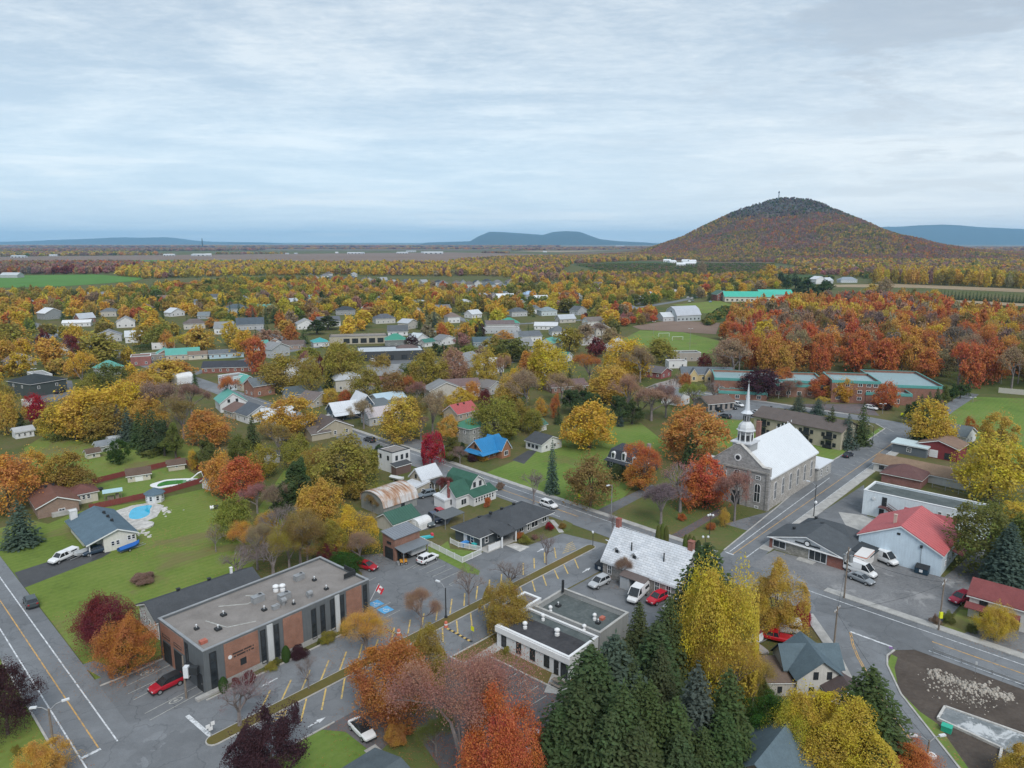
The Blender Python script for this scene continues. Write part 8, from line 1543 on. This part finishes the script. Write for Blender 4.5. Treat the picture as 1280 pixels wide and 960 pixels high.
for t in((1254,650,738,64,'F','spruce'),(1152,508,562,42,'E','spruce'),(1037,507,555,30,'E','spruce'),(1058,517,560,32,'F','spruce'),(1076,502,556,30,'E','spruce'),(998,489,514,22,'F','spruce'),(1022,497,518,22,'F','spruce'),(990,520,542,18,'V'),(862,534,584,26,'E','spruce'),(690,548,617,22,'F','spruce'),(28,624,682,52,'F','spruce'),(375,572,645,66,'E','pine'),(356,610,650,36,'E','pine'),(150,505,550,26,'F','spruce'),(162,508,553,28,'F','spruce'),(176,512,558,36,'E','spruce'),(194,508,564,42,'E','spruce'),(206,524,570,36,'E','pine'),(220,528,574,38,'V','pine'),(185,520,566,30,'E','spruce'),(27,514,542,20,'E','spruce'),(52,516,540,14,'E','spruce'),(317,517,568,26,'E','spruce'),(775,494,530,42,'E','pine'),(745,492,522,40,'E','pine'),(715,486,516,42,'E','pine'),(730,484,512,30,'E','pine'),(790,498,530,34,'E','pine'),(655,494,528,30,'E','spruce'),(698,505,530,14,'E','spruce'),(775,510,533,12,'F','spruce'),(712,459,482,14,'E','spruce'),(413,460,486,20,'E','spruce'),(438,458,482,12,'E','spruce'),(565,545,572,30,'V','pine'),(578,552,570,16,'E','pine'),(475,555,575,24,'E','pine'),(545,428,444,20,'E','pine'),(556,430,445,18,'E','pine'),(600,404,426,16,'E','spruce'),(326,387,405,9,'E','spruce'),(333,382,405,10,'E','spruce'),(343,381,404,10,'E','spruce'),(402,364,380,18,'E','pine'),(410,395,412,40,'E','pine'),(396,400,418,32,'E','pine'),(380,410,430,18,'E','spruce'),(945,455,496,24,'E','spruce'),(1136,505,530,22,'E','pine'),(1150,492,520,18,'E','spruce'),(1160,488,516,18,'E','spruce'),(1170,484,512,18,'E','spruce'),(1180,481,508,18,'V','pine'),(1190,478,502,18,'E','pine'),(1200,478,498,18,'E','pine'),(1208,480,494,14,'E','pine'),(1142,498,526,20,'E','pine'),(884,618,636,14,'E','pine'),(770,580,600,18,'E','cedar'),(783,584,600,16,'E','cedar'),(838,520,560,12,'E','spruce')):T(*t)
for t in((822,656,686,7,'V','cedar'),(827,654,686,7,'V','cedar'),(832,657,687,7,'V','cedar'),(856,668,696,7,'V','cedar'),(861,668,697,7,'V','cedar'),(866,670,698,7,'V','cedar'),(872,675,700,9,'E','cedar'),(280,846,866,12,'H','cedar'),(358,807,828,11,'H','cedar'),(431,776,794,11,'H','cedar'),(298,845,860,17,'D','shrub'),(312,838,853,20,'D','shrub'),(338,823,838,20,'O','shrub'),(374,806,822,24,'P','shrub'),(411,788,803,22,'O','shrub'),(346,822,833,12,'V','shrub'),(400,798,806,10,'V','shrub'),(452,768,778,18,'D','shrub'),(779,696,730,24,'M','sparse'),(686,652,663,12,'C','shrub'),(657,665,679,18,'L','shrub'),(650,664,674,12,'R','shrub'),(668,668,674,10,'M','shrub'),(703,653,661,10,'B','shrub'),(633,808,818,12,'L','shrub'),(85,928,944,0,'L','shrub'),(178,716,728,34,'M','shrub'),(888,652,662,12,'R','shrub'),(853,642,650,12,'R','shrub'),(1186,762,778,22,'V','shrub'),(1170,766,780,16,'M','shrub'),(1215,778,790,18,'V','shrub'),(945,838,880,40,'V','shrub'),(990,842,862,24,'H','shrub'),(962,756,790,26,'R','shrub'),(985,752,790,22,'O','shrub'),(20,932,944,14,'L','shrub'),(560,560,574,26,'V','shrub'),(625,600,612,12,'M','shrub'),(603,565,576,14,'G','shrub'),(590,568,577,12,'P','shrub'),(610,620,634,10,'R','shrub')):
 if t[3]:T(*t)
def hedge(a,b,h,wd,col,label):
 A_,B_=p3(a),p3(b);L=hypot(B_[0]-A_[0],B_[1]-A_[1]);e=empty('hedge',((A_[0]+B_[0])/2,(A_[1]+B_[1])/2,0),atan2(B_[1]-A_[1],B_[0]-A_[0]));tag(e,label,'hedge')
 rng=np.random.RandomState(int(L*10));n=int(min(6000,max(900,L*90)));P=np.stack([(rng.rand(n)-.5)*L,(rng.rand(n)-.5)*wd,rng.rand(n)**.6*h],1);s=rng.rand(n);P[:,2]=np.where(s<.45,h*rng.uniform(.85,1.05,n),P[:,2]);P[:,1]=np.where(s>.45,np.sign(P[:,1])*wd/2*rng.uniform(.8,1.1,n),P[:,1]);N=unit(rng.normal(size=(n,3))+np.array([0,0,.6]))
 link('foliage',quads_mesh('foliage',P,N,.28*rng.uniform(.7,1.3,n),rng,M_leaf),e,TINT[col][0])
hedge((63,553),(140,541),1.8,2.0,'V','long dark hedge across the garden before the spruces');hedge((640,377),(755,389),4.0,5,'E','long dark clipped hedge behind the scarlet bushes');hedge((1060,370),(1108,374),5.0,7,'E','dark conifer hedge at the red wood far edge');hedge((78,402),(100,402),4,6,'E','dark hedge beside the low white garage');hedge((170,440),(190,436),3,4,'E','dark hedge before the white house with window row');hedge((180,574),(222,560),1.6,3.0,'V','overgrown hedge along the back of the red fence');hedge((785,398),(815,398),4,5,'A','row of orange bushes left of the big gambrel barn')
for k in range(36):
 px=1126+k*4.5
 if 1146<px<1168:continue
 T(px,360+.052*(px-1126)+tr_rng.uniform(-1,1.5),371+.055*(px-1126),5.2,'E','spruce')
for px,py,tp,w_,c in((1168,378,362,16,'Y'),(1028,368,350,26,'E'),(1010,364,347,26,'E'),(994,362,345,20,'E'),(983,364,348,18,'E'),(1000,370,355,26,'E'),(1018,374,358,24,'E'),(1034,362,350,16,'E'),(985,352,337,12,'E'),(993,350,336,10,'E'),(976,356,340,14,'E'),(1105,371,347,20,'T'),(1090,368,355,20,'G'),(1110,376,365,20,'Y'),(962,350,331,20,'Y'),(968,360,349,20,'G'),(877,350,325,12,'T'),(887,376,355,8,'E'),(899,362,352,12,'E'),(770,390,371,9,'E'),(748,390,372,12,'E'),(757,388,370,8,'E')):T(px,tp,py,w_,c,'pine' if c=='E' and w_>12 else 'spruce' if c=='E' else 'round')
# ---- filling of the wooded town: nearest ones are things, the far ma
def inpoly(x,y,poly):
 c=False;n=len(poly);j=n-1
 for i in range(n):
  if(poly[i][1]>y)!=(poly[j][1]>y)and x<(poly[j][0]-poly[i][0])*(y-poly[i][1])/(poly[j][1]-poly[i][1])+poly[i][0]:c=not c
  j=i
 return c
HB=[]
for(fx,fy,fr,fr_,fc,fm)in FOOT:
 if fy>620:continue
 sx,by=PX(fx,fy-fr*.5,0);k=F/depth_of(fx,fy);_,ty=PX(fx,fy,6.0);HB.append((fy,sx-fr*k*.72,sx+fr*k*.72,ty,by-(by-ty)*.35))
GRID={}
def occ_add(x,y,r):GRID.setdefault((int(x//12),int(y//12)),[]).append((x,y,r))
for o_ in OCC:occ_add(*o_)
def free(x,y,r,f=.8):
 i,j=int(x//12),int(y//12)
 for a in(-1,0,1):
  for b in(-1,0,1):
   for(ox,oy,orr)in GRID.get((i+a,j+b),()):
    if(ox-x)**2+(oy-y)**2<((orr+r)*f)**2:return False
 return True
def ok_spot(x,y,h,r,corridor=True):
 if not free(x,y,r):return False
 for(fx,fy,fr,rr_,fc,fm)in FOOT:
  if abs(fx-x)<fr+r*.5 and abs(fy-y)<fr+r*.5 and hypot(fx-x,fy-y)<fr*.85+r*.5:return False
 for bb,poly in EXCL:
  if bb[0]-r*.3<=x<=bb[1]+r*.3 and bb[2]-r*.3<=y<=bb[3]+r*.3 and inpoly(x,y,poly):return False
 if corridor:
  cx,cy=PX(x,y,h);k=F/depth_of(x,y);_,cb=PX(x,y,h*.15)
  for(hy,x0,x1,t_,b_)in HB:
   if y<hy and cx+r*k>x0 and cx-r*k<x1 and cy<b_ and cb>t_:return False
 return True
PAL={'town':'VVVLLLOOOOOOYYYYYYGGGGABTTTMR','gold':'LOOOYYYYGGGGTTBM','red':'YGGGGAAAAARRRRRSSTTTMMNB','redwood':'DKKRMMBTTN','mix':'VVOOOYGGGABTTMMK','bush':'RSDABK','mtn':'RABDMGTKVAR','brownmix':'MBTDKAGR'}
CAND=[];fr_=random.Random(4)
def palpick(pal,x,y,sc=34.0):
 p_=PAL[pal];q=.5+1.05*float(vnoise(np.array([x/sc+500.3]),np.array([y/(sc*1.4)+77.7]),31)[0])+fr_.gauss(0,.17)
 if fr_.random()<.12:return fr_.choice(p_)
 return p_[max(0,min(len(p_)-1,int(q*len(p_))))]
def zone(px_poly,step,pal,hr,wr,conifer=.0,corridor=True,sparse=.15,nmax=5000,kind=None):
 poly=[p3(p)for p in px_poly];xs=[p[0]for p in poly];ys=[p[1]for p in poly];n=0
 y=min(ys)
 while y<max(ys):
  st=step
  x=min(xs)
  while x<max(xs):
   px_,py_=x+fr_.uniform(-.5,.5)*st,y+fr_.uniform(-.5,.5)*st
   if abs(px_/max(py_,1))<.80 and inpoly(px_,py_,poly):
    h=fr_.uniform(*hr);w_=fr_.uniform(*wr);con=fr_.random()<conifer;kd='spruce' if con else(kind or('sparse' if fr_.random()<sparse else 'round'))
    if con:w_=h*fr_.uniform(.3,.45);
    if ok_spot(px_,py_,h,w_/2,corridor):CAND.append((px_,py_,h,w_,'E' if con and fr_.random()<.8 else('F' if con else palpick(pal,px_,py_)),kd));occ_add(px_,py_,w_/2*.8);n+=1
   x+=st
  y+=st
EXCL=[q for q in EXCL if not(q[0][3]>5200)]
zone([(-120,372),(120,370),(190,362),(300,352),(420,353),(560,364),(640,366),(760,352),(900,352),(975,352),(975,362),(880,372),(800,384),(770,404),(775,430),(760,455),(700,470),(640,462),(560,462),(440,470),(330,470),(200,462),(-120,462)],12.8,'town',(8,14.5),(8,15),.18,True,.26)
zone([(-60,462),(200,462),(330,470),(440,472),(560,464),(640,464),(640,492),(560,505),(430,508),(350,500),(230,500),(140,470),(100,520),(-60,520)],9.5,'town',(7,14),(7,14),.10,True,.22)
zone([(905,470),(915,446),(905,428),(915,398),(960,390),(1040,384),(1130,382),(1290,398),(1420,415),(1420,490),(1250,489),(1215,486),(1130,470),(1050,470)],7.4,'red',(12,19),(8,13),.01,False,.30)
zone([(1030,388),(1060,374),(1130,376),(1200,392),(1130,384)],7,'bush',(3,5),(4,7),0,False)
zone([(1086,357),(1100,349.5),(1180,349),(1300,351),(1420,354),(1420,367),(1280,363),(1180,359)],11,'gold',(20,26),(9,13),.0,False,.35)
zone([(700,352),(720,345),(800,346),(880,349),(960,346),(975,352),(900,353),(760,353)],9,'mix',(9,14),(8,11),.15,False)
zone([(780,408),(790,395),(815,388),(830,396),(810,406)],6,'red',(5,9),(5,8),0,True)
zone([(720,400),(765,390),(800,392),(790,405),(740,408)],7,'bush',(4,8),(5,8),0,True)
near_c=sorted([c for c in CAND if c[1]<720],key=lambda c:-(c[2]*c[3])/(c[1]**2));counts={}
for o_,d_,g_ in AUTO:counts[o_.name.split('.')[0]]=counts.get(o_.name.split('.')[0],0)+1
LIM={'leafy_tree':292,'thinning_tree':120,'spruce_tree':170}
STUFF=[c for c in CAND if c[1]>=720]
for c in near_c:
 nm=NAMEW[c[5]]
 if counts.get(nm,0)<LIM.get(nm,250):counts[nm]=counts.get(nm,0)+1;tree_at(c[0],c[1],c[2],c[3],c[4],c[5])
 else:STUFF.append(c)
TPLC=bpy.data.collections.new('wood_templates')
def wood_template(kind,i,n,sz):
 sd=900+i*13
 if kind=='c':me=spruce_mesh(sd,9,7,3,M_leafI,15,6,.9);v=(15.0,6.0)
 elif kind=='p':P,N,rng,L=crown_pts(sd,n,9.5,(2.6,2.6,5.6),30,(.9,1.5));me=quads_mesh('crown',P,N,sz*rng.uniform(.7,1.3,len(P)),rng,M_leafI)
 else:P,N,rng,L=crown_pts(sd,n,5.4,(4.2,4.2,4.6),24,(1.0,1.7),1,.4,.4);me=quads_mesh('crown',P,N,sz*rng.uniform(.7,1.3,len(P)),rng,M_leafI)
 co=np.zeros(len(me.vertices)*3,np.float32);me.vertices.foreach_get('co',co);co=co.reshape(-1,3);co[:,2]*=10/co[:,2].max();wd=(np.ptp(co[:,0])+np.ptp(co[:,1]))/2;co[:,:2]*=9/wd;me.vertices.foreach_set('co',co.ravel())
 bm_=MB();bm_.cyl((0,0,-.2),(0,0,5),.22,.1,5,caps=False);tm=bm_.mesh('stem',M_barkgrey)
 o=bpy.data.objects.new('wood_template',me);return o
def wood_body(name,pts,mode,label):
 """mode: list of template meshes"""
 col=bpy.data.collections.new(name+'_kinds')
 for o in mode:col.objects.link(o)
 n=len(pts);me=bpy.data.meshes.new(name);me.vertices.add(n);me.vertices.foreach_set('co',np.array([(p[0],p[1],p[6]if len(p)>6 else 0.0)for p in pts],np.float32).ravel())
 rs=np.random.RandomState(n);a=me.attributes.new('tint','FLOAT_COLOR','POINT');C_=np.ones((n,4),np.float32)
 C_[:,:3]=[TINT[p[4]][0]for p in pts];C_[:,:3]*=rs.uniform(.85,1.15,(n,3));a.data.foreach_set('color',C_.ravel())
 a=me.attributes.new('sc','FLOAT_VECTOR','POINT');a.data.foreach_set('vector',np.array([(p[3]/9,p[3]/9,p[2]/10)for p in pts],np.float32).ravel())
 a=me.attributes.new('rz','FLOAT_VECTOR','POINT');R_=np.zeros((n,3),np.float32);R_[:,2]=rs.uniform(0,6.28,n);a.data.foreach_set('vector',R_.ravel())
 nk=len(mode);a=me.attributes.new('kd','INT','POINT');a.data.foreach_set('value',np.array([(nk-1 if p[5]in('spruce','pine')else rs.randint(0,nk-1))for p in pts],np.int32))
 ob=link(name,me);struct(ob,'stuff');ob['label']=label
 ng=bpy.data.node_groups.new(name+'_grow','GeometryNodeTree');ng.interface.new_socket('Geometry',in_out='INPUT',socket_type='NodeSocketGeometry');ng.interface.new_socket('Geometry',in_out='OUTPUT',socket_type='NodeSocketGeometry')
 N_=ng.nodes;gi=N_.new('NodeGroupInput');go=N_.new('NodeGroupOutput');ip=N_.new('GeometryNodeInstanceOnPoints');ci=N_.new('GeometryNodeCollectionInfo');ci.inputs['Collection'].default_value=col;ci.inputs['Separate Children'].default_value=True;ci.inputs['Reset Children'].default_value=True
 def attr(nm,ty):q=N_.new('GeometryNodeInputNamedAttribute');q.data_type=ty;q.inputs['Name'].default_value=nm;return[s for s in q.outputs if s.enabled][0]
 m2p=N_.new('GeometryNodeMeshToPoints');ng.links.new(gi.outputs[0],m2p.inputs[0]);ng.links.new(m2p.outputs[0],ip.inputs['Points'])
 ng.links.new(ci.outputs[0],ip.inputs['Instance']);ip.inputs['Pick Instance'].default_value=True
 ng.links.new(attr('kd','INT'),ip.inputs['Instance Index']);ng.links.new(attr('sc','FLOAT_VECTOR'),ip.inputs['Scale'])
 er_=N_.new('FunctionNodeEulerToRotation');ng.links.new(attr('rz','FLOAT_VECTOR'),er_.inputs[0]);ng.links.new(er_.outputs[0],ip.inputs['Rotation'])
 ng.links.new(ip.outputs[0],go.inputs[0]);md=ob.modifiers.new('grow','NODES');md.node_group=ng;return ob
MIDK=[wood_template('r',i,520,.85)for i in range(4)]+[wood_template('c',0,0,0)]
FARK=[wood_template('r',10+i,90,1.9)for i in range(4)]+[wood_template('c',3,0,0)]
if STUFF:wood_body('far_woodland',STUFF,MIDK,'mass of autumn trees beyond the nearer town trees')
CAND.clear();GRID.clear()
zone([(-80,343.5),(-80,333),(40,331.5),(160,331),(182,333),(130,343)],13,'redwood',(13,17),(11,15),0,False,0)
zone([(140,347),(150,341),(182,334),(230,330.5),(330,330.8),(420,332.0),(520,331.5),(640,331),(640,343),(560,346),(420,344),(300,345),(185,349)],14,'gold',(11,17),(10,15),.04,False,0)
zone([(560,330),(580,325.5),(620,323.5),(700,322),(800,321.5),(800,326),(715,330),(690,346),(640,348),(560,340)],14,'mix',(11,16),(10,15),.10,False,0)
zone([(640,346),(690,344),(720,348),(700,352),(640,358)],14,'mix',(10,14),(9,13),.15,False,0)
zone([(960,340),(1050,338),(1090,345),(1090,350),(1050,345),(962,343)],13,'mix',(9,14),(9,13),.1,False,0)
zone([(800,326),(800,321.5),(960,322),(1100,326),(1200,326),(1420,330),(1420,347),(1280,347),(1180,345),(1090,344),(1040,339),(970,329),(880,325)],16,'mix',(11,17),(11,16),.06,False,0)
zone([(1130,326),(1200,320),(1420,319),(1420,331),(1200,327)],22,'brownmix',(12,17),(14,20),0,False,0)
P1=list(CAND);CAND.clear();GRID.clear()
wood_body('plain_woodland',P1,FARK,'wide autumn woods between the town and the fields')
for poly,st,pl_,h_,w2 in(([(-150,322),(-150,317),(120,316),(200,317.5),(120,321)],34,'mix',(12,17),(22,32)),([(-150,314.5),(-150,311.5),(330,311.0),(330,313.2),(150,314.5)],44,'redwood',(14,19),(30,44)),([(-200,309.5),(-200,307.4),(700,307.4),(700,309.0)],85,'brownmix',(15,22),(60,90)),([(300,311.5),(300,310.6),(650,310.4),(820,308.8),(820,309.8),(650,311.8)],50,'brownmix',(12,16),(34,50)),([(160,319.6),(160,318.8),(230,318.7),(230,319.5)],22,'mix',(9,13),(14,22)),([(270,318.6),(270,317.7),(420,317.2),(420,318.0)],24,'mix',(10,15),(16,24)),([(480,318.0),(480,317.2),(640,315.8),(640,316.7)],30,'brownmix',(8,12),(18,28)),([(640,313.5),(640,312.4),(820,310.5),(830,311.4)],40,'brownmix',(9,13),(26,38)),([(1180,312.5),(1180,309.4),(1420,309.4),(1420,312.5)],60,'brownmix',(12,16),(40,56)),([(1130,318),(1180,314.5),(1420,314),(1420,317)],36,'redwood',(12,16),(26,38))):
 zone(poly,st,pl_,h_,w2,.05,False,0)
P2=list(CAND);CAND.clear();GRID.clear()
wood_body('plain_tree_strips',P2,FARK,'thin strips of trees across the distant plain')
P3_=[];mr_=random.Random(12);NM=30000;xs_=np.random.RandomState(5).uniform(PXs[1],PXs[-2],NM);ys_=np.random.RandomState(6).uniform(2180,3360,NM);zs_=mtn_z(xs_,ys_)
for x,y,z in zip(xs_,ys_,zs_):
 if z<2:continue
 f=z/250.0+.16*float(vnoise(np.array([x/90+2]),np.array([y/90+2]),23)[0]);rk=float(vnoise(np.array([x/60+11]),np.array([y/60+11]),9)[0])
 if f>.72 and rk>-.12 and mr_.random()<.5:continue
 cl_=float(vnoise(np.array([x/170+7]),np.array([y/170+7]),8)[0])
 pal='NNPNVEM' if f>.66 else('VOGGBTMMAB' if cl_>.04 else('ABBRKKMMTM' if f<.3 or cl_<-.14 else 'OBBAMMTTVV'))
 P3_.append((x,y,mr_.uniform(5,8)if f>.68 else mr_.uniform(7,11),mr_.uniform(6,10),pal[max(0,min(len(pal)-1,int((.5+1.1*float(vnoise(np.array([x/28+3]),np.array([y/40+3]),17)[0])+mr_.gauss(0,.2))*len(pal))))],'spruce' if mr_.random()<.02 else 'round',z-1.0))
wood_body('mountain_woodland',P3_,FARK,'autumn forest covering the mountain')
om=MB();orr=random.Random(3);P4_=[]
for k in range(26):
 for j in range(90):
  px_=716+j*2.85;py_=330.5+k*.62-.004*(px_-716)
  x,y=G(px_,py_)
  if inpoly(x,y,[p3(q)for q in((718,331.5),(800,328),(968,329.5),(968,340),(880,346),(772,342.5))]):P4_.append((x,y,orr.uniform(3,4),orr.uniform(5,9),orr.choice('VVEVM'),'round'))
for a,b in(((884,403),(908,386)),((965,352),(1042,346)),((1155,392),(1300,402)),((1180,384),(1300,392)),((1160,380),(1280,389))):
 for r_ in range(3):
  for j in range(46):t_=j/45;px_=a[0]+(b[0]-a[0])*t_;py_=a[1]+(b[1]-a[1])*t_+r_*2.2;x,y=G(px_,py_);P4_.append((x+orr.uniform(-3,3),y+orr.uniform(-3,3),orr.uniform(3,4.5),orr.uniform(4,6),orr.choice('VVHEO'),'round'))
wood_body('orchard',P4_,FARK,'rows of low dark orchard trees')
# --- fallen leaves under the near crowns
lf=[];ln=[];lrng=np.random.RandomState(8)
for(e,x,y,h,w_)in TREES:
 if y<240 and e.name.split('.')[0]in('leafy_tree','thinning_tree')and h>4:
  n=int(90+8*w_*w_*.6);a=lrng.rand(n)*2*pi;r=w_*.85*np.sqrt(lrng.rand(n));lf.append(np.stack([x+r*np.cos(a),y+r*np.sin(a),np.full(n,.075)+lrng.rand(n)*.02],1))
P=np.concatenate(lf);N=unit(np.array([0,0,1.0])+lrng.normal(size=P.shape)*.12)
lo=link('fallen_leaves',quads_mesh('fallen_leaves',P,N,.085*lrng.uniform(.6,1.3,len(P)),lrng,M_leaf),None,(.30,.14,.05));struct(lo,'stuff');lo['label']='fallen autumn leaves scattered under the trees'
# --- labels for everything counted off in loops
def rel(lm,x,y):
 lx,ly=lm;dxx,dyy=x-lx,y-ly;d=hypot(lx,ly)+1e-6;u=(lx/d,ly/d);f=dxx*u[0]+dyy*u[1];s=dxx*u[1]-dyy*u[0]
 if abs(f)>abs(s)*1.1:return 'behind' if f>0 else 'in front of'
 return 'beside'
ORD=['closest','second closest','third closest','fourth closest','fifth closest','sixth closest','seventh closest','eighth closest','ninth closest','tenth closest','eleventh closest','twelfth closest']+[q+' closest' for q in 'thirteenth fourteenth fifteenth sixteenth seventeenth eighteenth nineteenth twentieth twenty-first twenty-second twenty-third twenty-fourth twenty-fifth twenty-sixth twenty-seventh twenty-eighth'.split()]
LANDMARKS+=[('bright green field',G(60,352)),('horizon lattice tower',(-3780,9000)),('dark orchard',G(840,336)),('wooded mountain',(1240,3000)),('sports field',G(840,430)),('small conifer row',G(1200,372)),('ploughed field',G(400,322)),('open plain',G(600,309)),('blue twin hills',(1000,15000)),('tan field',G(1200,362))]
seen={}
for o,desc,grp in AUTO:
 o['group']=grp;x,y=o.location.x,o.location.y
 near=sorted(LANDMARKS,key=lambda l:hypot(l[1][0]-x,l[1][1]-y))[:6];done=False
 for a in near[:5]:
  lb='%s %s the %s'%(desc,rel(a[1],x,y),a[0])
  if lb not in seen and len(lb.split())<=16:seen[lb]=[(o,a)];o['label']=lb;done=True;break
 if not done:
  a=near[0]
  for b in near[1:4]:
   lb='%s %s the %s, towards the %s'%(desc,rel(a[1],x,y),a[0],b[0])
   if lb not in seen and len(lb.split())<=16:seen[lb]=[(o,a)];o['label']=lb;done=True;break
 if not done:
  a=min(near[:3],key=lambda l:len(l[0].split()));key='%s %s the %s'%(desc,rel(a[1],x,y),a[0]);seen.setdefault('#'+key,[]).append((o,a,desc))
for key,lst in seen.items():
 if not key.startswith('#'):continue
 lst.sort(key=lambda q:hypot(q[1][1][0]-q[0].location.x,q[1][1][1]-q[0].location.y))
 for i,(o,a,desc)in enumerate(lst):o['label']='%s, %s %s the %s'%(desc,ORD[i]if i<len(ORD)else 'outermost',rel(a[1],o.location.x,o.location.y),a[0])
